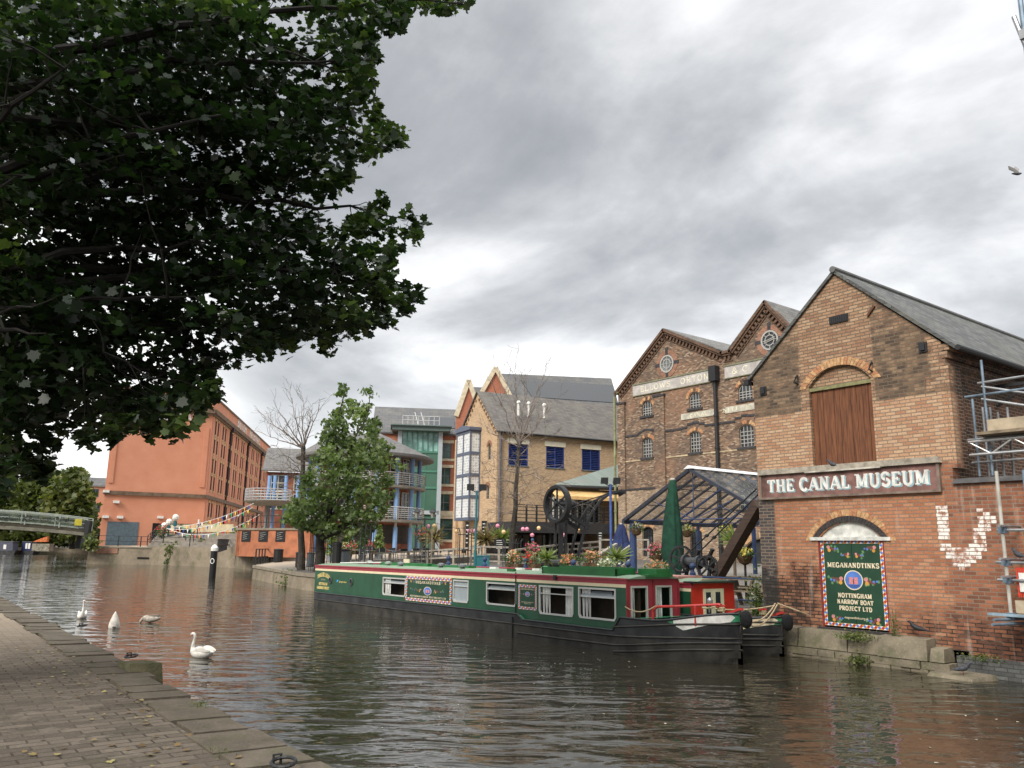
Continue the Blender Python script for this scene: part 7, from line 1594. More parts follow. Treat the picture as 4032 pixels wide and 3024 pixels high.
# ---- lamps: triple lamp at the steps, globe lamps, lanterns
M_globe = flat('lamp_globe', (.70, .68, .62), .3)
for k, (px, py) in enumerate(((645/1.0, 1), )): pass
for px, py, lab in ((352, 1136, 'shortest of the three globe lamps above the wide steps, with the flower basket'), (362, 1128, 'middle one of the three globe lamps above the wide steps'), (375, 1118, 'tallest of the three globe lamps above the wide steps')):
    p = at(px, 1165, 97); zt = zat(px, py, 97); o = thing('globe_lamp', lab, 'street lamp', (p.x, p.y, 2.0), group='globe lamps above the steps'); mb = MB(); mb.tube([(p.x, p.y, 2.0), (p.x, p.y, zt-.9)], .10, 6); mb.tube([(p.x, p.y, zt-1), (p.x, p.y, zt-.4)], .22, 8); mb.build('pole', M_teal, o); mb = MB(); mb.ball((p.x, p.y, zt), .38, .38, .42, 10); mb.build('lamp_shade', M_globe, o)
p = at(350, 1150, 96); flowers('red hanging flower basket on the shortest globe lamp', (p.x, p.y, zat(350, 1158, 96)), .9, .8, ('red',), nfl=30, nfol=160, sc=2.6, basket='stand', name='flower_basket')
def lantern(label, px, ytop, D, twin=False):
    p = gp(px, D); zt = zat(px, ytop, D); o = thing('lantern_post', label, 'street lamp', p); mb = MB(); mb.tube([p, (p.x, p.y, zt-.5)], .07, 6); mb.tube([p, p+Z*.9], .13, 8)
    if twin: mb.tube([V((p.x, p.y, zt-.6))-_rh*.6, V((p.x, p.y, zt-.6))+_rh*.6], .05, 5)
    mb.build('pole', M_cast, o)
    for s_ in ((-.6, .6) if twin else (0,)):
        c = V((p.x, p.y, zt-.5))+_rh*s_; mb = MB(); mb.lathe([(.12, 0), (.24, .42)], c, 6); mb.build('lantern', flat('lantern_pane', (.28, .28, .25), .3), o); mb = MB(); mb.lathe([(.34, .42), (.12, .62), (.02, .75)], c, 8); mb.build('cap', M_cast, o)
lantern('twin headed lantern post beside the green glass stair tower', 915, 1104, 62, True); lantern('black lantern post at the corner of the buff building', 1037, 1152, 58); lantern('black lantern post by the stone doorway', 935, 1152, 64)
p = gp(911, 61); flowers('red flower basket hung below the twin lanterns', (p.x, p.y, zat(911, 1168, 61)), .7, .6, ('red',), nfl=40, nfol=180, sc=1.8, basket='stand', name='flower_basket')
for px, lab in ((932, 'pale timber flag pole by the lantern post'),): p = gp(px, 50); mb = MB(); mb.tube([p, (p.x, p.y, zat(px, 1142, 50))], .06, 6); tag(mb.build('timber_pole', mat('pale_pole', (.45, .38, .28), .8), loc=p), lab, 'pole')
# festoon with pink and yellow paper lanterns across the terrace
M_lpink = flat('lantern_pink', (.72, .28, .38), .6); M_lyel = flat('lantern_yellow', (.78, .52, .25), .6)
fes = thing('festoon', 'string of pink and yellow paper lanterns across the pub terrace', 'festoon', at(930, 1140, 54))
fl = [(925, 1137, 'p'), (938, 1136, 'y'), (986, 1148, 'y'), (1013, 1147, 'p'), (1024, 1147, 'p'), (1075, 1136, 'p'), (1088, 1149, 'y'), (1148, 1143, 'p'), (1162, 1143, 'p'), (1180, 1156, 'p'), (1203, 1141, 'y'), (1290, 1156, 'p'), (1340, 1146, 'y')]
fl = [(x if x < 1100 else 1100+(x-1100)*.62, y, k) for x, y, k in fl]
P_ = [at(x, y, 53) for x, y, _ in fl]; mb = MB(); mb.tube([p+Z*.2 for p in P_], .012, 4); mb.build('cord', M_cast, fes)
for p, (_, _, k) in zip(P_, fl): mb = MB(); mb.ball(p, .14, n=8); mb.build('lantern', M_lpink if k == 'p' else M_lyel, fes)
# menu boards
for px, py, w, h, D, lab in ((1009, 1158, 8, 62, 58, 'tall narrow black menu board beside the corner lantern'), (1046, 1150, 12, 50, 57, 'black chalk board with white writing by the terrace door'), (1080, 1178, 26, 28, 55, 'wide black board with white lines on the terrace'), (1297, 1165, 12, 36, 57, 'black menu board with white lines under the balcony')):
    a, c_ = at(px-w/2, py, D), at(px+w/2, py, D); F_ = mkfac(a, c_); z0, z1 = zat(px, py+h/2, D), zat(px, py-h/2, D); o = thing('menu_board', lab, 'menu board', (a.x, a.y, z0)); mb = MB(); F_.box(mb, 0, F_.L, z0, z1, -.05, 0); F_.box(mb, .05, .1, gnd_z(a), z0, -.05, 0); F_.box(mb, F_.L-.1, F_.L-.05, gnd_z(a), z0, -.05, 0); mb.build('board', M_bin, o); mb = MB()
    for k in range(5): zz_ = z1-(z1-z0)*(.15+.15*k); F_.box(mb, F_.L*.2, F_.L*random.uniform(.6, .8), zz_, zz_+(z1-z0)*.04, 0, .01)
    mb.build('chalk_lines', M_white, o)

# ================================================================== THE SQUARE BY THE RED WAREHOUSE
# wide steps, upper plaza, orange wall
A0, A1 = at(318, 1175, 92), at(510, 1180, 84); B0, B1 = at(345, 1158, 101), at(510, 1158, 92)
st = thing('wide_steps', 'wide dark stone steps climbing from the quay to the red warehouse square', 'steps', (A0.x, A0.y, 1.9)); zb, zt = 2.0, 3.55
M_step = stone('step_stone', (.27, .24, .205), (.14, .125, .105), .8)
for k in range(9):
    t = k/9; a, c_ = A0.lerp(B0, t), A1.lerp(B1, t); z0 = zb+(zt-zb)*k/9; mb = MB(); h = (zt-zb)/9
    a2, c2 = A0.lerp(B0, t+.3/9) if False else B0, B1
    mb.hexa([(a.x, a.y, z0-.2), (c_.x, c_.y, z0-.2), (B1.x, B1.y, z0-.2), (B0.x, B0.y, z0-.2), (a.x, a.y, z0+h-.004*k), (c_.x, c_.y, z0+h-.004*k), (B1.x, B1.y, z0+h-.004*k), (B0.x, B0.y, z0+h-.004*k)])
    mb.build('step', M_step, st)
mb = MB(); d_ = (A0-B0).normalized()*.06; mb.prism([(A0.x+d_.x, A0.y+d_.y, -.5), (A1.x+d_.x, A1.y+d_.y, -.5), (B1.x, B1.y, -.5), (B0.x, B0.y, -.5)], (0, 0, 2.49)); mb.build('base_wall', M_qw, st)
mb = MB(); q1, q2 = at(345, 1150, 118), at(640, 1150, 118); mb.poly([(B0.x, B0.y, 3.55), (B1.x, B1.y, 3.55), (q2.x, q2.y, 3.55), (q1.x, q1.y, 3.55)]); 
w1, w2 = at(510, 1190, 66), at(668, 1190, 62); mb.poly([(B1.x, B1.y, 3.545), (w1.x, w1.y, 3.545), (w2.x, w2.y, 3.545), (q2.x, q2.y, 3.545)]); tag(mb.build('plaza_paving', M_quay), kind='structure')
FOw = mkfac(V((w1.x, w1.y, 0)), V((w2.x, w2.y, 0))); ow = thing('orange_wall', 'orange brick retaining wall with three black posters', 'wall', (w1.x, w1.y, 1.8))
M_ow = mat('orange_brick_wall', (.38, .14, .07), .85, .2, 1.5); zt = FOw.on(580, 1145)[1]
mb = MB(); FOw.box(mb, 0, FOw.L, 1.4, zt, -.4, 0); mb.prism([(w1.x, w1.y, 1.4), (w1.x, w1.y, zt), (B1.x, B1.y, zt), (B1.x, B1.y, 1.4)], FOw.e*.3); mb.build('brick_face', M_ow, ow)
mb = MB(); FOw.box(mb, -.1, FOw.L, zt, zt+.15, -.5, .1); mb.build('coping', M_cap, ow)
for px, lab in ((532, 'black poster with white script, leftmost on the orange wall'), (569, 'black poster with white script, middle one on the orange wall'), (606, 'black poster with white script, nearest the bare tree')):
    s, _ = FOw.on(px, 1160); o = thing('wall_poster', lab, 'poster', FOw.pt(s, 2.8)); z0, z1 = FOw.on(px, 1170)[1], FOw.on(px, 1147)[1]; mb = MB(); FOw.box(mb, s-.5, s+.5, z0, z1, 0, .04); mb.build('board', M_bin, o); mb = MB(); rr = random.Random(px)
    for k in range(4): z_ = z1-(z1-z0)*(.22+.19*k); mb.beam(FOw.pt(s-.3, z_, .045), FOw.pt(s+rr.uniform(.1, .34), z_+.06, .045), .012, .09, up=FOw.n)
    mb.build('script_lines', M_white, o)
railing('iron_railing', 'black iron railing on top of the orange wall', [V((w1.x, w1.y, zt+.1)), V((w2.x, w2.y, zt+.1))], (.5, 1.0), M_cast, .06, n=1.6, rw=.05)
# cream barrier boards at the head of the steps
b0_, b1_ = at(346, 1150, 100), at(504, 1150, 92); Fb = mkfac(V((b0_.x, b0_.y, 0)), V((b1_.x, b1_.y, 0))); bo = thing('barrier', 'long cream canvas barrier at the head of the wide steps', 'barrier', (b0_.x, b0_.y, 3.5))
z0, z1 = 3.68, Fb.on(420, 1133)[1]
for k in range(2): mb = MB(); Fb.box(mb, Fb.L*k/2+.05, Fb.L*(k+1)/2-.05, z0, z1, -.05, 0); mb.build('panel', mat('canvas_cream', (.46, .39, .25), .9, .12, 1.5), bo)
for k in range(8): mb = MB(); s = Fb.L*k/7; mb.beam(Fb.pt(s, 3.5, -.4), Fb.pt(s, z0+.1, -.05), .06, .06); mb.build('foot', M_white, bo)
p = at(378, 1147, 94); F_ = mkfac(p, p+hd(80)*2.0); mb = MB(); F_.box(mb, 0, 1.75, 3.45, zat(378, 1141, 94), -.3, 0); tag(mb.build('speaker_box', M_bin, loc=(p.x, p.y, 3.45)), 'black box standing in front of the cream barrier', 'box')
# iron railings of the quay and steps
e5, e6, e7 = V(E0[5]), V(E0[6]), V(E0[7])
inn = lambda P, q: P.lerp(V(q), .06)
railing('iron_railing', 'black iron railing along the quay edge below the wide steps', [inn(V(E0[7]), E1[7]), inn(V(E0[6]), E1[6])], (.55, 1.1), M_cast, .09, n=2.6, rw=.05)
railing('iron_railing', 'black iron handrail climbing the left side of the wide steps', [V((A0.x, A0.y, zb+.1)), V((B0.x, B0.y, 3.6))], (.5, 1.05), M_cast, .09, n=2., rw=.06)
railing('iron_railing', 'black iron railing in front of the orange wall', [inn(V(E0[6]), E1[6]), V((w1.x, w1.y, 1.7))-FOw.e*1+FOw.n*1], (.5, 1.0), M_cast, .07, n=1.7, rw=.05)
r0, r1 = at(552, 1213, 58), at(584, 1190, 66); r0.z = gnd_z(r0); r1.z = gnd_z(r1)
railing('iron_railing', 'black iron handrail along the sandy ramp beside the mooring post', [r0, r1], (.55, 1.1), M_cast, .09, n=1.5, rw=.06)
railing('iron_railing', 'black iron handrail in the middle of the wide steps', [V((A0.lerp(A1, .5).x, A0.lerp(A1, .5).y, zb+.1)), V((B0.lerp(B1, .55).x, B0.lerp(B1, .55).y, 3.6))], (1.05,), M_cast, .09, n=3, rw=.06)
# white poles, bunting, small green parasols
ends = []
for px, yt, D, lab in ((427, 1122, 96, 'white pole carrying bunting, the taller one by the barrier'), (470, 1128, 94, 'white pole carrying bunting behind the mooring post')):
    p = at(px, 1155, D); mb = MB(); mb.tube([(p.x, p.y, 3.5), (p.x, p.y, zat(px, yt, D))], .11, 6); tag(mb.build('white_pole', M_white, loc=(p.x, p.y, 3.5)), lab, 'pole')
cols = [flat('flag_'+n, c, .8) for n, c in (('red', (.6, .05, .04)), ('yellow', (.75, .5, .04)), ('green', (.03, .32, .14)), ('white', (.75, .75, .73)), ('blue', (.03, .06, .3)), ('orange', (.7, .24, .04)))]
for pa, pb, sag, lab in (((372, 1139, 95), (548, 1087, 84), .5, 'uppermost string of coloured bunting flags before the red warehouse'), ((365, 1142, 95), (546, 1096, 84), .8, 'middle string of coloured bunting flags before the red warehouse'), ((360, 1141, 95), (560, 1112, 82), 1.3, 'lowest string of coloured bunting flags before the red warehouse')):
    a, c_ = at(*pa), at(*pb); pts = hang(a, c_, sag, 40); o = thing('bunting', lab, 'bunting', a, group='bunting across the square'); mb = MB(); mb.tube(pts, .03, 4); mb.build('cord', M_white, o)
    for k in range(1, 20):
        p = pts[k*2]; d = (pts[min(40, k*2+1)]-p).normalized(); mb = MB(); w = .17; mb.prism([p-d*w, p+d*w, p-Z*.46+d*random.uniform(-.1, .1)], _fh*.015); mb.build('flag', cols[(k*5+int(sag*10)) % 6], o)
for px, D, lab in ((470, 98, 'small light green closed parasol behind the cream barrier'), (505, 96, 'small light green closed parasol at the corner of the orange wall'), (531, 95, 'small pale green closed parasol near the red warehouse wall')):
    T = at(px, 1133, D); r = thing('closed_parasol', lab, 'parasol', (T.x, T.y, 3.5)); mb = MB(); mb.lathe([(.45, 3.7), (.5, 4.2), (.3, T.z-1), (.05, T.z)], (T.x, T.y, 0), 10); mb.build('canopy', mat('parasol_lime', (.22, .33, .09), .9, .25, 3), r); mb = MB(); mb.tube([(T.x, T.y, 3.5), (T.x, T.y, 4)], .06, 6); mb.build('pole', M_white, r)
# footbridge over the canal
YB0, YB1, XBr = 17.6, -4.0, -101.5
fb = thing('footbridge', 'slim arched footbridge with pale green glass railings across the canal', 'bridge', (XBr, 9, 0))
zd = lambda y: 3.3+.95*(1-((y-6)/14)**2) if True else 0
ys = [YB0-(YB0-YB1)*i/20 for i in range(21)]
mb = MB()
for a, c_ in zip(ys, ys[1:]): mb.hexa([(XBr-1.4, a, zd(a)-.28), (XBr+1.4, a, zd(a)-.28), (XBr+1.4, c_, zd(c_)-.28), (XBr-1.4, c_, zd(c_)-.28), (XBr-1.4, a, zd(a)), (XBr+1.4, a, zd(a)), (XBr+1.4, c_, zd(c_)), (XBr-1.4, c_, zd(c_))])
mb.build('deck', mat('bridge_deck', (.10, .085, .06), .8), fb)
for sx in (-1.5, 1.5):
    mb = MB()
    for a, c_ in zip(ys, ys[1:]): mb.hexa([(XBr+sx-.1, a, zd(a)-.68), (XBr+sx+.1, a, zd(a)-.68), (XBr+sx+.1, c_, zd(c_)-.68), (XBr+sx-.1, c_, zd(c_)-.68), (XBr+sx-.1, a, zd(a)-.32), (XBr+sx+.1, a, zd(a)-.32), (XBr+sx+.1, c_, zd(c_)-.32), (XBr+sx-.1, c_, zd(c_)-.32)])
    mb.build('girder', mat('bridge_girder', (.24, .225, .17), .7, .25, 1.5), fb)
    mb = MB(); mb.tube([(XBr+sx, y_, zd(y_)+1.25) for y_ in ys], .05, 5); mb.build('handrail', flat('bridge_rail', (.40, .44, .38), .4), fb)
    mb = MB()
    for h in (.15, .6, 1.05): mb.tube([(XBr+sx, y_, zd(y_)+h) for y_ in ys], .025, 4)
    mb.build('rail_wire', MC['bridge_rail'], fb)
    mb = MB()
    for a, c_ in zip(ys, ys[1:]): mb.poly([(XBr+sx, a, zd(a)+.1), (XBr+sx, c_, zd(c_)+.1), (XBr+sx, c_, zd(c_)+1.1), (XBr+sx, a, zd(a)+1.1)])
    mb.build('glass_panel', glass('bridge_glass', (.14, .17, .14), .1, .62), fb)
    for y_ in ys[::3]: mb = MB(); mb.beam((XBr+sx, y_, zd(y_)-.1), (XBr+sx, y_, zd(y_)+1.25), .1, .1); mb.build('baluster', MC['bridge_rail'], fb)
Fbr = Fac((XBr+1.56, 3, 0), (XBr+1.56, 21, 0)); 
if Fbr.n.dot(CAM-Fbr.P) < 0: Fbr.n = -Fbr.n
sans('lettering', 'Nottingham & Beeston Canal', Fbr, 4.6, 4.45, .7, M_bin, fb, .02, 7.6, .01)
for s_ in (1, -1): mb = MB(); mb.beam((XBr+1.4*s_, YB0-.6, 1.6), (XBr+1.6*s_, YB0-.4, 4.6), .5, .6); mb.build('bridge_pylon', M_bin, fb)
for y_, nm in ((5.2, 1), (15.8, 2)): mb = MB(); mb.box(XBr+1.58, y_, zd(y_)+.3, XBr+1.62, y_+.7, zd(y_)+1.0); mb.build('notice', mat('notice_yellow', (.65, .55, .06), .6), fb)

# ================================================================== SCAFFOLD AT THE V WALL
M_gal = mat('scaffold_tube', (.32, .33, .34), .4, .25, 3, metal=.5); M_galb = mat('scaffold_blue', (.17, .23, .29), .5, .3, 3, metal=.3)
sc = thing('scaffold', 'galvanised tube scaffold with boards hanging over the V wall', 'scaffold', (-6.5, 16.5, .5))
def tb(a, c_, m_=None, r=.026, name='tube'): mb = MB(); mb.tube([a, c_], r, 8); return mb.build(name, m_ or M_gal, sc)
a = fy(2152, 1018, 16.55); c_ = fy(2185, 1343, 16.55); tb((a.x, 16.55, a.z), (a.x, 16.55, c_.z), mat('pole_pale', (.46, .45, .40), .6, .2, 3), .032, 'standard')
b1_ = fy(2208, 1015, 16.9); tb((b1_.x+.02, 16.9, .5), (b1_.x+.02, 16.9, b1_.z), M_galb, .03, 'standard')
tb((a.x-.12, 16.62, fy(2165, 1145, 16.6).z), (-3, 16.62, fy(2165, 1143, 16.6).z-.02), None, .026, 'ledger'); tb((a.x+.05, 16.3, fy(2168, 1137, 16.6).z), (a.x+.05, 17.6, fy(2168, 1137, 16.6).z+.02), None, .026, 'transom')
for py in (1215, 1253): z_ = fy(2178, py, 16.6).z; tb((a.x-.2, 16.62, z_), (-3, 16.62, z_), None, .026, 'ledger'); tb((a.x+.05, 16.2, z_+.06), (a.x+.05, 17.18, z_+.06), None, .026, 'transom')
for py in (1145, 1215, 1253, 1330):
    z_ = fy(2178, py, 16.6).z; mb = MB(); mb.box(a.x-.06, 16.50, z_-.06, a.x+.06, 16.66, z_+.06); mb.build('coupler', M_galb, sc)
z_ = fy(2170, 1327, 16.5).z; mb = MB(); mb.box(a.x-.35, 16.4, z_-.03, -3, 16.62, z_+.01); mb.build('board', mat('board_end_blue', (.22, .30, .36), .7, .3, 4), sc); mb = MB(); mb.box(a.x-.2, 16.64, z_-.03, -3, 16.86, z_+.01); mb.build('board', M_oldwood, sc)
mb = MB(); mb.box(a.x+.02, 16.72, z_+.02, -3, 16.76, z_+.25); mb.build('toe_board', mat('toe_board', (.42, .35, .25), .8, .2, 3), sc)
for dz_ in (-.08, -.16): tb((a.x-.08, 16.1+dz_, z_+dz_), (a.x+.15, 17.2, z_+dz_), M_galb, .026, 'transom')
m, g, b = newmat('barrier_mesh'); pos = g.new('ShaderNodeNewGeometry', out=0); x, y, zq_ = g.sep(pos)
t, f = bricktex(g, x, zq_, .035, .09, .010, 0, 0.); b.inputs['Base Color'].default_value = (.62, .04, .015, 1); g.l.new(g.new('ShaderNodeMixShader', [f, g.new('ShaderNodeBsdfTransparent'), b.outputs[0]]), g.n['Material Output'].inputs[0])
z0, z1 = fy(2190, 1290, 16.6).z, fy(2190, 1225, 16.6).z
mb = MB(); n = 14; xs_ = [a.x+.10+i*.2 for i in range(n)]
for i in range(n-1): mb.poly([(xs_[i], 16.68+.02*(i % 2), z0), (xs_[i+1], 16.68+.02*((i+1) % 2), z0), (xs_[i+1], 16.68+.02*((i+1) % 2), z1), (xs_[i], 16.68+.02*(i % 2), z1)])
tag(mb.build('barrier_netting', m, loc=(a.x, 16.68, z0)), 'bright orange plastic barrier netting tied to the scaffold', 'netting')
mb = MB(); xs0 = fy(2203, 1260, 16.66).x; mb.box(xs0, 16.64, z0+.1, xs0+.5, 16.66, z1-.1); tag(mb.build('warning_sign', M_white, loc=(xs0, 16.65, z0)), 'white sign fixed to the orange netting', 'sign')
# upper lift behind the wall
YS = 17.8
def q_(px, py, Y=YS): p = fy(px, py, Y); return p
s1 = q_(2119, 778); tb((s1.x, YS, 3.9), (s1.x, YS, s1.z), M_galb, .028, 'standard'); s2 = q_(2100, 862); tb((s2.x, YS, 3.9), (s2.x, YS, s2.z), M_galb, .028, 'standard')
for px, py in ((2122, 880), (2138, 880), (2155, 890), (2175, 880)): p = q_(px, py, 18.3); tb((p.x, 18.3, 3.6), (p.x, 18.3, p.z), None, .026, 'standard')
for py, x0 in ((828, 2112), (858, 2084), (953, 2072), (981, 2100), (1000, 2100)):
    p = q_(x0, py); tb((p.x, YS, p.z), (p.x+6, YS, p.z+.05), M_galb if py == 858 else None, .027, 'ledger')
p = q_(2120, 835); tb((p.x, YS, p.z), (p.x+4, YS+.02, p.z-1.25), None, .026, 'brace'); p = q_(2120, 862); tb((p.x, YS, p.z), (p.x+4, YS, p.z-1.2), None, .026, 'brace')
p = q_(2135, 922); mb = MB(); mb.box(p.x, YS-.05, p.z-.12, p.x+5, YS-.01, p.z+.14); mb.build('toe_board', MC['toe_board'], sc); mb = MB(); mb.box(p.x-.1, YS-.4, p.z-.2, p.x+5, YS+.7, p.z-.14); mb.build('board', M_oldwood, sc)
za, zb2 = q_(2110, 957).z, q_(2110, 985).z; p = q_(2105, 970)
mb = MB(); mb.tube([(p.x, YS-.25, za), (p.x+6, YS-.25, za)], .027, 8); mb.tube([(p.x, YS-.25, zb2), (p.x+6, YS-.25, zb2)], .027, 8)
for k in range(14): mb.tube([(p.x+k*.42, YS-.25, zb2 if k % 2 else za), (p.x+(k+1)*.42, YS-.25, za if k % 2 else zb2)], .016, 6)
mb.build('lattice_beam', flat('bright_alloy', (.6, .6, .6), .3, .7), sc)
# pole in the top corner: it stands on the scaffold, out of the frame lower down
YP = 16.5; a = fy(2212-3, 60, YP); sp = thing('scaffold_pole', 'blue grey scaffold pole with a short cross tube in the top corner', 'scaffold pole', (a.x, YP, .9))
mb = MB(); mb.tube([(a.x+.02, YP, .9), (a.x+.02, YP, a.z+6)], .05, 8); mb.build('standard', M_galb, sp); c_ = fy(2207, 78, YP); d_ = fy(2190, 36, YP); mb = MB(); mb.tube([d_, c_+(c_-d_)*.6], .045, 8); mb.build('cross_tube', M_gal, sp)
mb = MB(); mb.box(a.x-.05, YP-.08, c_.z-.1, a.x+.1, YP+.08, c_.z+.1); mb.build('coupler', M_gal, sp)
# ================================================================== TREES
def inpoly(x, y, P):
    c = False; n = len(P); j = n-1
    for i in range(n):
        if (P[i][1] > y) != (P[j][1] > y) and x < (P[j][0]-P[i][0])*(y-P[i][1])/(P[j][1]-P[i][1])+P[i][0]: c = not c
        j = i
    return c
def edged(x, y, P):
    d = 1e9; n = len(P)
    for i in range(n):
        ax, ay = P[i]; bx_, by = P[(i+1) % n]; L = (bx_-ax)**2+(by-ay)**2 or 1; t = max(0, min(1, ((x-ax)*(bx_-ax)+(y-ay)*(by-ay))/L)); d = min(d, math.hypot(x-ax-t*(bx_-ax), y-ay-t*(by-ay)))
    return d
M_bark = mat('bark', (.05, .042, .034), .95, .4, 6, bump=.8); M_twig = mat('bare_twig', (.20, .16, .135), .9, .3, 5)
def bend(a, c, k=6, w=.12, droop=0.):
    a, c = V(a), V(c); L = (c-a).length; return [a.lerp(c, i/k)+V((random.gauss(0, w*L/k), random.gauss(0, w*L/k), random.gauss(0, w*L/k)+droop*L*math.sin(math.pi*i/k)))*(0 < i < k) for i in range(k+1)]

# ---- foreground maple hanging over the towpath and the water from the left
CR = [(-60, -60), (1025, -60), (1030, 20), (985, 50), (940, 45), (900, 30), (872, 75), (840, 80), (818, 90), (830, 150), (828, 185), (805, 195), (845, 265), (885, 290), (880, 322), (850, 332), (792, 346), (772, 380), (735, 420), (775, 450), (795, 432), (850, 405), (862, 432), (815, 478), (900, 448), (926, 470), (920, 510), (890, 535), (852, 562), (862, 600), (938, 606), (942, 635), (890, 672), (852, 700), (832, 722), (780, 746), (742, 742), (712, 762), (690, 762), (680, 735), (640, 762), (560, 778), (500, 792), (470, 805), (478, 850), (440, 892), (420, 930), (390, 952), (340, 944), (260, 958), (200, 972), (170, 948), (130, 962), (130, 1010), (92, 1042), (40, 1050), (0, 1095), (-60, 1100)]
GAPS = [(585, 431, 30), (719, 446, 36), (446, 322, 16), (238, 689, 22), (163, 610, 22), (560, 99, 30), (660, 60, 40), (640, 30, 30), (330, 480, 14), (480, 640, 16), (520, 700, 22), (100, 480, 14), (390, 170, 14), (300, 760, 22), (120, 820, 20), (700, 180, 14), (560, 620, 12), (200, 90, 10), (420, 470, 12), (150, 900, 26), (60, 960, 26), (260, 800, 16), (418, 903, 15), (446, 906, 13), (395, 905, 9)]
tb0_ = at(-345, 1190, 9.5); tbx = V((tb0_.x, min(tb0_.y, .6), TPZ))
mp_ = thing('maple_tree', 'large dark maple overhanging the towpath and canal from the left', 'tree', tbx)
TIPS = [(925, 622, 13.5), (905, 478, 13), (868, 305, 12.5), (1000, 10, 11.5), (815, 130, 11.5), (715, 735, 12.8), (465, 830, 12), (250, 930, 11.2), (50, 1030, 10.5), (600, 520, 11), (420, 640, 10), (300, 330, 9.5), (100, 720, 9), (170, 120, 8.6), (560, 240, 10.2), (640, 380, 12), (740, 600, 12)]
M_mbark = mat('maple_bark', (.014, .012, .010), .95, .4, 6)
mbl = MB(); mbl.tube(bend(tbx-Z*.2, tbx+Z*5.2, 5, .03), [.34, .31, .29, .27, .25, .2], 10); mbl.tube(bend(tbx+Z*5, tbx+V((.6, .5, 11)), 5, .05), [.2, .17, .14, .1, .06, .03], 8); mbl.build('trunk', M_mbark, mp_)
limbp = []; mbl = MB()
for (px, py, D) in TIPS:
    t = at(px, py, D); s = tbx+Z*max(2.2, min(8.5, 1.2+.62*(t.z-tbx.z)+random.uniform(-.4, .4))); pts = bend(s, t, 12, .09, .04)
    mbl.tube(pts, [.085*(1-i/12)+.006 for i in range(13)], 6)
    for i in range(2, 13): limbp.append((pts[i], .085*(1-i/12)+.006))
    for _ in range(7):
        i = random.randint(4, 11); q = pts[i]; e = q+V((random.gauss(0, .8), random.gauss(0, .8), random.gauss(.1, .35))); pp_ = bend(q, e, 5, .1)
        pj = CAMPX(e)
        if pj[0] < 2300 and (pj[0] < 0 or pj[1] < 0 or (inpoly(pj[0], pj[1], CR) and edged(pj[0], pj[1], CR) > 8)): mbl.tube(pp_, [.022, .018, .013, .009, .006, .003], 4); limbp += [(p, .01) for p in pp_[2:]]
mbl.build('branch', M_mbark, mp_)['kind'] = 'stuff'
LPn = np.array([tuple(p) for p, _ in limbp])
sp_ = []; tries = 0; rr = random.Random(21)
while len(sp_) < 1150 and tries < 60000:
    tries += 1; x, y = rr.uniform(-60, 1030), rr.uniform(-60, 1100)
    if not inpoly(x, y, CR): continue
    e = edged(x, y, CR)
    if e < 9: continue
    if any((x-gx)**2+(y-gy)**2 < (gr*1.25)**2 for gx, gy, gr in GAPS): continue
    D = rr.uniform(8.3, 12)+2.2*max(0, x)/950+rr.uniform(0, 2)
    if e > 60 and y < 850 and rr.random() < .25*math.sin(x*.031+y*.047)*math.sin(x*.013-y*.058+1): continue
    sp_.append((at(x, y, D), min(.48, e*D/1790*.8+.03), e))
for _ in range(420):   # the rest of the crown, outside the frame
    d = RNG.normal(size=3); d /= np.linalg.norm(d); r = rr.random()**.4; p = tbx+V((d[0]*8*r+1, d[1]*7*r+1.5, 9+d[2]*5.0*r)); q = CAMPX(p)
    if (q[0] < -60 or (q[1] < -160 and q[0] < 900) or q[1] < -500 or q[2] < 0) and p.z > 3.2 and p.x < -1.5: sp_.append((p, .55, 99))
P_, Sz, R2 = [], [], []; mbl = MB()
for c, r, e in sp_:
    n = 32 if e > 30 else int(12+14*min(1, e/30)); tone = rr.uniform(0, .6)+(.35 if e < 75 else 0)  # paler leaves near the outline: the crown's lit edge put into the colour
    tx, ty = rr.gauss(0, .25), rr.gauss(0, .25)
    for _ in range(n):
        a = rr.uniform(0, 6.283); q = r*rr.random()**.5; dx_, dy_ = q*math.cos(a), q*math.sin(a)
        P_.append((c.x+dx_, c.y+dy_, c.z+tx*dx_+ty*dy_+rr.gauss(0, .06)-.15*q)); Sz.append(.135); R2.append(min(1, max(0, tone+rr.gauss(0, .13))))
    if rr.random() < .55:
        k = int(np.argmin(((LPn-np.array(tuple(c)))**2).sum(1))); L = V(LPn[k])
        if (L-c).length < 1.6: mbl.tube(bend(L, c, 4, .15), [.012, .009, .007, .004, .003], 3, caps=False)
mbl.build('twigs', M_mbark, mp_)['kind'] = 'stuff'
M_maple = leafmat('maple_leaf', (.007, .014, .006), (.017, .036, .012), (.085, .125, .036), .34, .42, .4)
leaf_mesh('crown', P_, np.array(Sz), M_maple, mp_, 'maple', tilt=.55, droop=.35, rnd=np.array(R2))

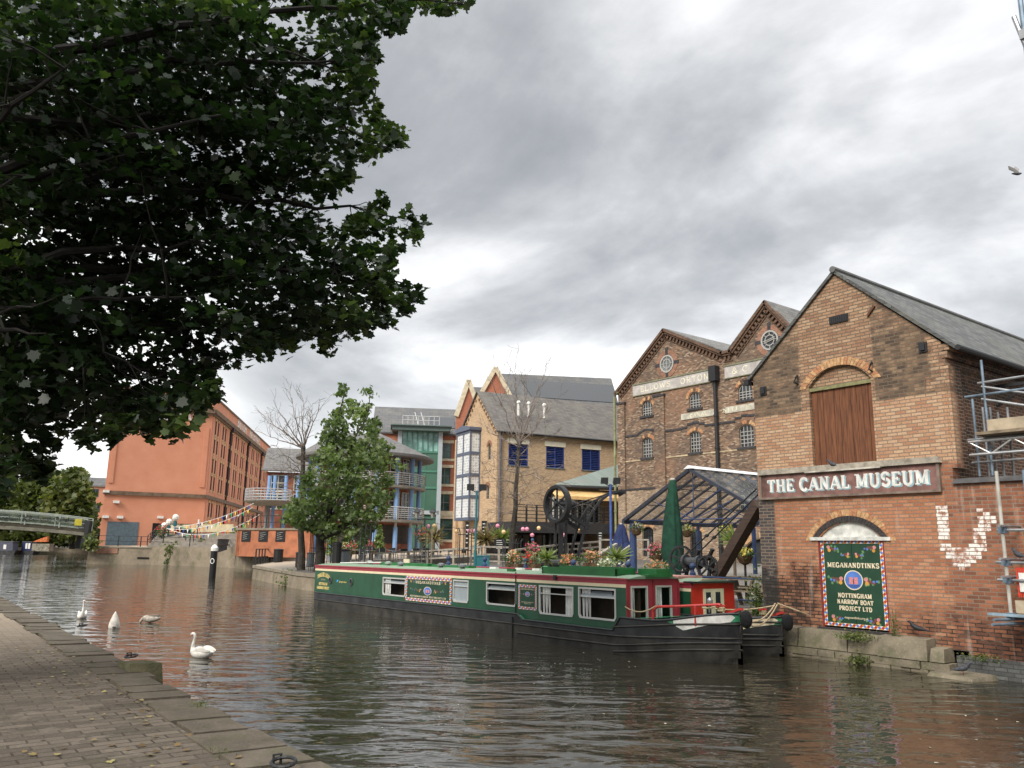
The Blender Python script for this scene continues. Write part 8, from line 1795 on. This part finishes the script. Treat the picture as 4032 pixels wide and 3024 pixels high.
# ---- leafy tree on the quay
def crown_tree(name, label, poly, px, D, Ds, n, sz, spread, mt, trunk_r, ytop, limbs, nl=16, tone=(.1, .9), zb=None, shape='clump', cat='tree', group=None):
    p = gp(px, D); p.z = zb if zb is not None else p.z
    o = thing(name, label, cat, p, group=group); top = at(limbs[0][0], limbs[0][1], D); mb = MB(); mid = at(px, ytop, D)
    mb.tube([p-Z*.2, p+Z*.3, p.lerp(mid, .5)+_rh*.1*trunk_r, mid], [trunk_r*1.35, trunk_r, trunk_r*.9, trunk_r*.75], 10); mb.build('trunk', M_bark, o)
    mb = MB()
    for lx, ly in limbs: pts = bend(mid if ly < ytop else p.lerp(mid, .8), at(lx, ly, D+random.uniform(-Ds, Ds)*.5), 7, .15); mb.tube(pts, [trunk_r*.45*(1-i/7)+.02 for i in range(8)], 5)
    mb.build('limb', M_bark, o)
    xs_ = [q[0] for q in poly]; ys_ = [q[1] for q in poly]; P_, R_2 = [], []; k = 0
    while k < n:
        x, y = random.uniform(min(xs_), max(xs_)), random.uniform(min(ys_), max(ys_))
        if not inpoly(x, y, poly): continue
        e = edged(x, y, poly)
        if e < 3: continue
        k += 1; c = at(x, y, D+random.uniform(-Ds, Ds)); r = min(spread, e*D/1790*.9+.05); t = random.uniform(*tone)
        for _ in range(nl): d = RNG.normal(size=3)*.55; P_.append((c.x+d[0]*r, c.y+d[1]*r, c.z+d[2]*r*.7)); R_2.append(min(1, max(0, t+random.gauss(0, .1))))
    leaf_mesh('crown', P_, sz, mt, o, shape, tilt=.9, droop=.2, rnd=np.array(R_2)); return o
M_lt = leafmat('plane_leaf', (.05, .078, .026), (.12, .165, .062), (.20, .245, .11), .4)
GT = [(745, 813), (752, 850), (770, 860), (800, 822), (812, 832), (812, 860), (790, 900), (832, 905), (815, 935), (845, 950), (850, 985), (878, 1000), (868, 1022), (852, 1040), (846, 1080), (832, 1110), (838, 1130), (800, 1150), (770, 1158), (740, 1172), (715, 1155), (690, 1158), (650, 1145), (615, 1132), (602, 1108), (622, 1090), (645, 1070), (652, 1020), (688, 962), (700, 925), (672, 908), (668, 898), (705, 902), (712, 880), (738, 885), (720, 845)]
crown_tree('leafy_tree', 'bushy mid green tree with narrow top standing on the quay before the round pavilion', GT, 692, 46, 2.4, 310, .23, .50, M_lt, .30, 1165, [(745, 830), (800, 850), (820, 930), (640, 1100), (700, 1000), (760, 950), (830, 1080), (780, 1130)], 22)
# ---- trees beyond the footbridge
M_ft = leafmat('far_leaf', (.050, .068, .016), (.105, .125, .035), (.19, .19, .06), .3)
for lab, poly, px, D, zt in (('round olive green tree beyond the footbridge, beside the red warehouse', [(100, 1060), (120, 1030), (150, 1008), (185, 1018), (198, 1070), (205, 1120), (200, 1165), (120, 1172), (95, 1120)], 155, 185, 1120), ('tall olive tree beyond the footbridge, partly behind the maple leaves', [(30, 1060), (60, 1020), (100, 1005), (135, 1030), (140, 1090), (130, 1172), (30, 1172)], 85, 200, 1120), ('dark green tree beyond the footbridge at the frame edge', [(-120, 1050), (-60, 1000), (20, 1010), (45, 1060), (50, 1172), (-120, 1172)], -10, 205, 1120)):
    crown_tree('background_tree', lab, poly, px, D, 6, 420, 1.1, 3.2, M_ft, .5, zt, [(poly[2][0], poly[2][1]+30), (px-20, 1090), (px+25, 1080)], 14, (0, 1) if px > 100 else (0, .6), zb=1.0, group='trees beyond the footbridge')
hp = [(at(random.uniform(-150, 215), random.uniform(1148, 1178), random.uniform(212, 235))) for _ in range(2600)]
o = leaf_mesh('far_undergrowth', [tuple(p) for p in hp], 1.5, leafmat('undergrowth', (.012, .018, .006), (.03, .04, .013), (.05, .06, .02), .15), None, 'clump', tilt=1.2); tag(o, 'dark undergrowth along the far bank under the footbridge', 'undergrowth', kind='stuff')
# ---- bare trees
def twig(mb, p, d, L, r, lev, up=.0, kink=.35, mn=.006):
    pts = [V(p)]; d = V(d).normalized(); k = 5
    for i in range(k): d = (d+V((random.gauss(0, kink), random.gauss(0, kink), random.gauss(up, kink*.8)))*.5).normalized(); pts.append(pts[-1]+d*L/k)
    mb.tube(pts, [max(mn, r*(1-.75*i/k)) for i in range(k+1)], 4 if lev > 1 else 3, caps=False)
    if lev > 0:
        for _ in range(random.randint(3, 4)): i = random.randint(1, k); twig(mb, pts[i], d+V((random.gauss(0, .8), random.gauss(0, .8), random.gauss(up, .6))), L*random.uniform(.4, .65), r*.5, lev-1, up, kink, mn)
def baretree(label, px, D, ytop, r0, ups, sides, ns):
    p = gp(px, D); o = thing('bare_tree', label, 'tree', p); mid = at(*ytop, D); mb = MB(); mb.tube(bend(p-Z*.2, mid, 6, .02), [r0*1.5, r0*1.2, r0*1.05, r0*.95, r0*.85, r0*.75, r0*.8], 10); mb.ball(mid, r0*.95, r0*.95, r0*1.1, 8); mb.build('trunk', M_bark, o)
    mb = MB()
    for tx, ty in ups: t = at(tx, ty, D+random.uniform(-1.2, 1.2)); pts = bend(mid, t, 8, .10); mb.tube(pts, [r0*.24*(1-i/8)+.010 for i in range(9)], 5); [twig(mb, pts[random.randint(2, 8)], (t-mid).normalized()+V((random.gauss(0, .6), random.gauss(0, .6), .2)), random.uniform(.8, 1.5), .018, 1, .1, .3, .008) for _ in range(6)]
    for _ in range(ns): k = random.uniform(*sides); q = p.lerp(mid, k); a = random.uniform(0, 6.28); twig(mb, q, V((math.cos(a), math.sin(a), random.uniform(-.1, .5))), random.uniform(1.5, 2.9), r0*.18, 2, -.03, .45, .008)
    mb.build('branches', M_twig, o)['kind'] = 'stuff'; return o
baretree('bare pollarded tree with thin twiggy branches in front of the buff building', 1103, 46, (1121, 966), .14, [(1072, 850), (1112, 800), (1135, 830), (1178, 798), (1190, 880), (1095, 830), (1158, 850), (1050, 930)], (.35, .98), 26)
baretree('bare tree with a fan of thin reddish branches beside the leafy tree', 653, 48, (655, 968), .17, [(575, 905), (600, 885), (632, 872), (655, 868), (690, 880), (575, 940), (612, 930), (672, 900)], (.60, .95), 14)

# ================================================================== BIRDS
M_swan = mat('swan_white', (.72, .69, .63), .8, .2, 9, bump=.5, bsc=30); M_bill = flat('swan_bill', (.50, .17, .04), .5); M_cyg = mat('cygnet_grey', (.36, .32, .27), .9, .3, 12)
def smooth(o, lv=2): md = o.modifiers.new('subsurf', 'SUBSURF'); md.levels = lv; md.render_levels = lv; return o
def loft(mb, st, n=10):   # stations: (x, z, half width, half height)
    vs = []; k = len(st)
    for i, (x, z, w, h) in enumerate(st):
        a, c = st[max(0, i-1)], st[min(k-1, i+1)]; t = math.atan2(c[1]-a[1], c[0]-a[0])
        for j in range(n): q = 2*math.pi*j/n; u = h*math.sin(q); vs.append((x-u*math.sin(t), w*math.cos(q), z+u*math.cos(t)))
    mb.add(vs, [(i*n+j, i*n+(j+1) % n, (i+1)*n+(j+1) % n, (i+1)*n+j) for i in range(k-1) for j in range(n)]+[tuple(range(n))[::-1], tuple(range((k-1)*n, k*n))])
def swan(label, px, py, rz, s, neck=None):
    p = gz(px, py); o = thing('swan', label, 'swan', (p.x, p.y, 0), rz); S_ = lambda L: [tuple(q*s for q in t) for t in L]
    mb = MB(); body = [(-.60, .20, .01, .01), (-.52, .19, .05, .03), (-.42, .16, .13, .09), (-.25, .13, .21, .17), (-.03, .12, .24, .20), (.18, .12, .21, .18), (.32, .15, .13, .13), (.40, .25, .065, .07), (.39, .38, .045, .05), (.34, .50, .04, .042), (.32, .60, .04, .042), (.345, .68, .045, .045), (.42, .70, .05, .05), (.49, .67, .04, .042), (.53, .64, .022, .022)]
    loft(mb, S_(neck or body)); smooth(mb.build('body', M_swan, o, True, True))
    hx, hz = (neck or body)[-1][:2]; q0 = (neck or body)[-2]; dx_, dz_ = hx-q0[0], hz-q0[1]; L = math.hypot(dx_, dz_)
    mb = MB(); loft(mb, S_([(hx-dx_*.2, hz-dz_*.2, .024, .024), (hx+dx_/L*.05, hz+dz_/L*.05, .02, .014), (hx+dx_/L*.10, hz+dz_/L*.10, .012, .008)]), 8); smooth(mb.build('bill', M_bill, o, True, True), 1); mb = MB(); mb.ball(V(((hx-dx_*.1)*s, 0, (hz-dz_*.1+.022)*s)), .022*s, n=6); mb.build('bill_knob', M_bin, o, True, True)
    for sd_ in (-1, 1):
        mb = MB(); st = [(.20, .17, .03, .05), (.05, .23, .05, .12), (-.18, .25, .05, .13), (-.40, .24, .03, .08), (-.54, .23, .012, .02)]; loft(mb, S_(st), 8); m_ = mb; m_.v = [(x, y+sd_*.155*s*(1-.6*max(0, -x/s-.2)), z) for x, y, z in m_.v]; smooth(m_.build('wing', M_swan, o, True, True), 1)
    return o
swan('white swan swimming with curved neck beside the towpath', 433, 1420, math.atan2(_rh.y, _rh.x)+math.pi-.5, .66)
nk = [(-.60, .20, .01, .01), (-.52, .19, .05, .03), (-.42, .16, .13, .09), (-.25, .13, .21, .17), (-.03, .12, .24, .20), (.18, .12, .21, .18), (.30, .16, .13, .13), (.35, .30, .06, .065), (.34, .48, .045, .048), (.33, .64, .04, .042), (.34, .76, .04, .042), (.38, .83, .045, .045), (.45, .83, .045, .045), (.51, .79, .03, .03)]
swan('white swan with upright neck at the towpath edge, farther away', 177, 1336, math.atan2(-_fh.y, -_fh.x)+.5, .66, nk)
def upended(label, px, py, s, col, name, prof):
    p = gz(px, py); o = thing(name, label, 'swan' if name == 'swan' else 'cygnet', (p.x, p.y, 0)); mb = MB(); mb.lathe([(r*s, h*s) for r, h in prof], (0, 0, 0), 12); smooth(mb.build('body', col, o, True, True), 1); return o
o = upended('upended pale grey swan with only its tail end above the water', 246, 1357, .66, mat('young_swan', (.56, .52, .46), .9, .2, 10), 'swan', [(.20, -.1), (.24, .05), (.21, .22), (.13, .45), (.05, .62), (.01, .68)])
for s_ in (-1, 1): mb = MB(); mb.ball((s_*.26, -.05, .04), .10, .05, .03, 8); mb.build('foot', M_bin, o, True, True)
p = gz(325, 1345); o = thing('cygnet', 'small grey brown cygnet feeding with its head down', 'cygnet', (p.x, p.y, 0), math.atan2(-_rh.y, -_rh.x)); mb = MB(); loft(mb, [(-.30, .14, .02, .02), (-.2, .12, .09, .08), (0, .10, .14, .12), (.14, .12, .11, .11), (.22, .13, .06, .06), (.28, .07, .04, .04), (.32, -.02, .03, .03)]); smooth(mb.build('body', M_cyg, o, True, True)); mb = MB(); loft(mb, [(-.28, .20, .03, .02), (-.1, .21, .1, .03), (.1, .19, .08, .03), (.16, .17, .02, .01)], 8); smooth(mb.build('wing', mat('cygnet_dark', (.16, .13, .10), .9), o, True, True), 1)
M_pig = mat('pigeon_grey', (.055, .058, .068), .7, .4, 25); M_pigd = flat('pigeon_dark', (.02, .02, .024), .6)
def pigeon(label, P, rz, s=1., m_=None):
    o = thing('pigeon', label, 'pigeon', P, rz); mb = MB(); loft(mb, [tuple(q*s for q in t) for t in [(-.19, .07, .02, .006), (-.12, .085, .035, .018), (-.03, .10, .055, .05), (.05, .12, .058, .06), (.10, .16, .04, .045), (.12, .20, .028, .03), (.145, .225, .03, .03), (.17, .22, .02, .02), (.19, .21, .006, .006)]], 8); smooth(mb.build('body', m_ or M_pig, o, True, True), 1)
    for y_ in (-.02, .02): mb = MB(); mb.tube([(.02*s, y_*s, 0), (.02*s, y_*s, .07*s)], .006*s, 4); mb.build('leg', flat('pigeon_leg', (.3, .1, .09), .6), o, True, True)
    return o
pg = fy(1803, 1012, 17.1); pigeon('dark pigeon on the white sill below the brown loading door', (pg.x, 17.10, 4.182), 3.3)
pg = fy(1986, 1366, 17.0); pigeon('dark pigeon sitting on the stone ledge right of the painted doors', (pg.x, 16.98, pg.z-.04), 3.4, 1.1, M_pigd); pigeon('grey pigeon standing on the flat brown rock at the waterline', (-7.8, 16.6, .07), .3, 1.05)
pg = fy(2203, 1190, 16.66); pigeon('grey pigeon perched on the scaffold tube at the frame edge', (pg.x, 16.62, fy(2178, 1215, 16.6).z+.03), 2.6, 1.0)
fpz = at(2197, 376, 16.); o = thing('flying_pigeon', 'grey pigeon flying with raised wings against the sky', 'pigeon', fpz, math.atan2(_rh.y, _rh.x)); mb = MB(); loft(mb, [(-.16, .02, .05, .008), (-.1, .01, .04, .02), (0, 0, .05, .05), (.08, .01, .04, .04), (.12, .03, .025, .025), (.15, .03, .008, .008)], 8); smooth(mb.build('body', M_pig, o, True, True), 1)
for k, tip in ((-1, V((-.30, -.1, .20))), (1, V((.04, .12, .30)))): mb = MB(); mb.prism([(-.05, .03*k, .03), (.06, .03*k, .03), tip*.6+V((.10, 0, .02)), tip+V((.03, 0, 0)), tip, tip*.6+V((-.08, 0, -.02))], (0, .012, .004)); mb.build('wing', mat('pigeon_pale', (.30, .29, .28), .8, .2), o, local=True)

o.scale = (.72, .72, .72)
# ================================================================== PEOPLE
M_skin = flat('skin', (.42, .25, .18), .6); M_cloth = flat('dark_cloth', (.022, .023, .028), .9)
def person(label, P, rz, col, hair, sit=False, group=None, h=1.72, cap=None):
    o = thing('person', label, 'person', P, rz, group)
    if sit: J = {'pel': (0, 0, .52), 'ch': (.02, 0, .95), 'nk': (.03, 0, 1.16), 'hd': (.05, 0, 1.30), 'kl': (.42, .11, .50), 'kr': (.42, -.11, .50), 'fl': (.44, .11, .06), 'fr': (.44, -.11, .06), 'el': (.08, .24, .80), 'er': (.08, -.24, .80), 'hl': (.32, .16, .74), 'hr': (.32, -.16, .74)}
    else: J = {'pel': (0, 0, .92), 'ch': (0, 0, 1.28), 'nk': (.01, 0, 1.47), 'hd': (.03, 0, 1.62), 'kl': (.10, .09, .50), 'kr': (-.02, -.09, .48), 'fl': (.16, .09, .05), 'fr': (-.22, -.09, .09), 'el': (-.05, .25, 1.12), 'er': (.07, -.25, 1.12), 'hl': (.06, .26, .88), 'hr': (.2, -.24, .92)}
    J['sl'] = (J['ch'][0], .19, J['ch'][2]+.10); J['sr'] = (J['ch'][0], -.19, J['ch'][2]+.10)
    ks = list(J); E = [('pel', 'ch'), ('ch', 'nk'), ('nk', 'hd'), ('pel', 'kl'), ('kl', 'fl'), ('pel', 'kr'), ('kr', 'fr'), ('ch', 'sl'), ('sl', 'el'), ('el', 'hl'), ('ch', 'sr'), ('sr', 'er'), ('er', 'hr')]
    RD = {'pel': .15, 'ch': .17, 'nk': .07, 'hd': .115, 'kl': .08, 'kr': .08, 'fl': .055, 'fr': .055, 'sl': .08, 'sr': .08, 'el': .055, 'er': .055, 'hl': .04, 'hr': .04}
    me = bpy.data.meshes.new('body'); me.from_pydata([J[k] for k in ks], [(ks.index(a), ks.index(b_)) for a, b_ in E], []); me.materials.append(col); ob = bpy.data.objects.new('body', me); link(ob, o); ob.modifiers.new('skin', 'SKIN'); lay = me.skin_vertices[0] if me.skin_vertices else None
    if lay is None: bpy.context.view_layer.update(); lay = me.skin_vertices[0] if me.skin_vertices else None
    if lay:
        for i, k in enumerate(ks): lay.data[i].radius = (RD[k], RD[k]*.85)
        lay.data[0].use_root = True
    smooth(ob, 1); mb = MB(); x, y, z = J['hd']; mb.ball((x+.02, y, z+.01), .10, .085, .125, 10); mb.build('face', M_skin, o, True, True); mb = MB(); mb.ball((x-.02, y, z+.06), .115, .10, .10, 10); mb.build('hair' if cap is None else 'cap', cap or hair, o, True, True)
    for s_ in ('hl', 'hr'): mb = MB(); mb.ball(J[s_], .05, .035, .06, 8); mb.build('hand', M_skin, o, True, True)
    return o
M_hair = flat('hair_dark', (.03, .02, .015), .8)
for px, D, col, lab in ((147, 200, M_cloth, 'dark dressed person walking alone on the far bank under the footbridge'), (163, 198, flat('coat_brown', (.05, .035, .03), .9), 'person in dark clothes beside the orange bag, on the far bank'), (173, 196, flat('coat_navy', (.02, .025, .05), .9), 'person in dark clothes nearest the quay corner, on the far bank')):
    p = at(px, 1190, D); p.z = EYE-(1184-1172)*D/1790; person(lab, p, random.uniform(0, 6), col, M_hair, group='walkers on the far bank')
far = [at(-60, 1190, 206), at(215, 1190, 194), at(260, 1190, 250), at(-60, 1190, 260)]; mb = MB(); zf = EYE-13*200/1790; mb.prism([(p.x, p.y, -.5) for p in far], (0, 0, zf+.5)); tag(mb.build('far_bank', M_qw), kind='structure')
P = at(1150, 1168, 53); person('seated person in a blue cap at a terrace table behind the timber railing', (P.x, P.y, P.z-1.30), 2.2, M_cloth, M_hair, True, cap=flat('cap_blue', (.06, .13, .25), .8))
for px, D, c_, lab in ((566, 71, (.05, .05, .06), 'seated person in dark clothes at a table above the orange wall'),): P = at(px, 1140, D); person(lab, (P.x, P.y, P.z-1.30), 1.0, flat('coat_dark', c_, .9), M_hair, True)

# ================================================================== TOWPATH DETAILS
p = gz(325, 1445, .6); o = thing('stone_block', 'mossy chamfered stone block standing proud of the towpath edge', 'stone', (p.x, 2.9, .2)); x0 = p.x
mb = MB(); mb.hexa([(x0-.62, 2.72, -.4), (x0+.35, 2.75, -.4), (x0+.40, 3.30, -.4), (x0-.55, 3.20, -.4), (x0-.55, 2.80, .66), (x0+.10, 2.82, .70), (x0+.16, 3.22, .69), (x0-.5, 3.16, .66)]); mb.build('block', stone('mossy_stone', (.14, .125, .075), (.05, .05, .028), 2.5, .7), o)
for px, py, lab in ((283, 1420, 'rusty mooring ring on the coping just behind the mossy stone block'), (177, 1354, 'dark mooring ring on the coping farther along the towpath'), (612, 1652, 'iron mooring ring on the coping at the bottom of the frame')):
    p = gz(px, py, TPZ+.03); o = thing('mooring_ring', lab, 'mooring ring', p); mb = MB(); mb.tube([p+V((.13*math.cos(t*.45), .085*math.sin(t*.45), .02+.015*math.sin(t*.45))) for t in range(15)], .014, 6); mb.build('ring', M_cast, o); mb = MB(); mb.tube([p+V((-.13, -.03, -.02)), p+V((-.13, -.03, .05)), p+V((-.13, .03, .05)), p+V((-.13, .03, -.02))], .012, 5); mb.build('staple', M_cast, o)
for px, py, lab, s_ in ((372, 1190, 'tall dry grass tuft growing from the quay wall below the steps', 1.4), (196, 1175, 'bushy green plant at the corner of the quay wall by the footbridge', 1.5), (440, 1180, 'brownish weed growing on the quay edge below the steps', 1.2), (365, 1213, 'dark green plant hanging low on the quay wall by the drain slots', .9), (625, 1255, 'creeping plant on the quay wall beside the stern of the long boat', 1.1)):
    D = 90 if px < 500 else 42; p = at(px, py, D) if px < 500 else gz(px, py, .3); o = thing('wall_plant', lab, 'plant', p); s_ *= .55; P_ = [tuple(p+V((random.gauss(0, s_*.4), random.gauss(0, s_*.4), random.gauss(0, s_*.45)))) for _ in range(260)]; leaf_mesh('leaves', P_, .36*s_ if px < 500 else .12, M_weed if 'dark' not in lab else M_fol, o, 'clump', tilt=1.2)

M_litter = leafmat('leaf_litter', (.09, .06, .03), (.20, .13, .05), (.30, .26, .10), .1)
LP_ = [(random.uniform(-16, -1.5), 2.45-abs(random.gauss(0, .55)), TPZ+.012) for _ in range(170)]+[(random.uniform(-30, -2), random.uniform(-4, 2.9), TPZ+.028) for _ in range(150)]
o = leaf_mesh('fallen_leaves', LP_, .055, M_litter, None, 'maple', tilt=.12); tag(o, 'small brown fallen leaves scattered over the towpath', 'leaves', kind='stuff')
LP_ = [(random.uniform(-30, -3), random.uniform(3.4, 13.2), .006) for _ in range(190)]
o = leaf_mesh('floating_leaves', LP_, .05, leafmat('floating_leaf', (.28, .26, .18), (.45, .42, .32), (.6, .58, .5), .1), None, 'oval', tilt=.05); tag(o, 'small pale leaves and specks floating on the canal', 'leaves', kind='stuff')
pp = []
for cx, cy, n_, s_ in ((-3.35, 2.36, 130, .16), (-2.55, 2.33, 90, .12), (-4.6, 2.42, 80, .12), (-5.6, 2.4, 60, .1), (-7.2, 2.42, 60, .1)):
    for _ in range(n_): pp.append((cx+random.gauss(0, s_), cy+random.gauss(0, .045), TPZ+.004))
o = leaf_mesh('moss_and_grass', pp, .04, M_grass, None, 'blade', up=(1, 0, .3), tilt=.7, droop=-1.0); tag(o, 'low moss and grass growing between the pavers and the coping', 'grass', kind='stuff')
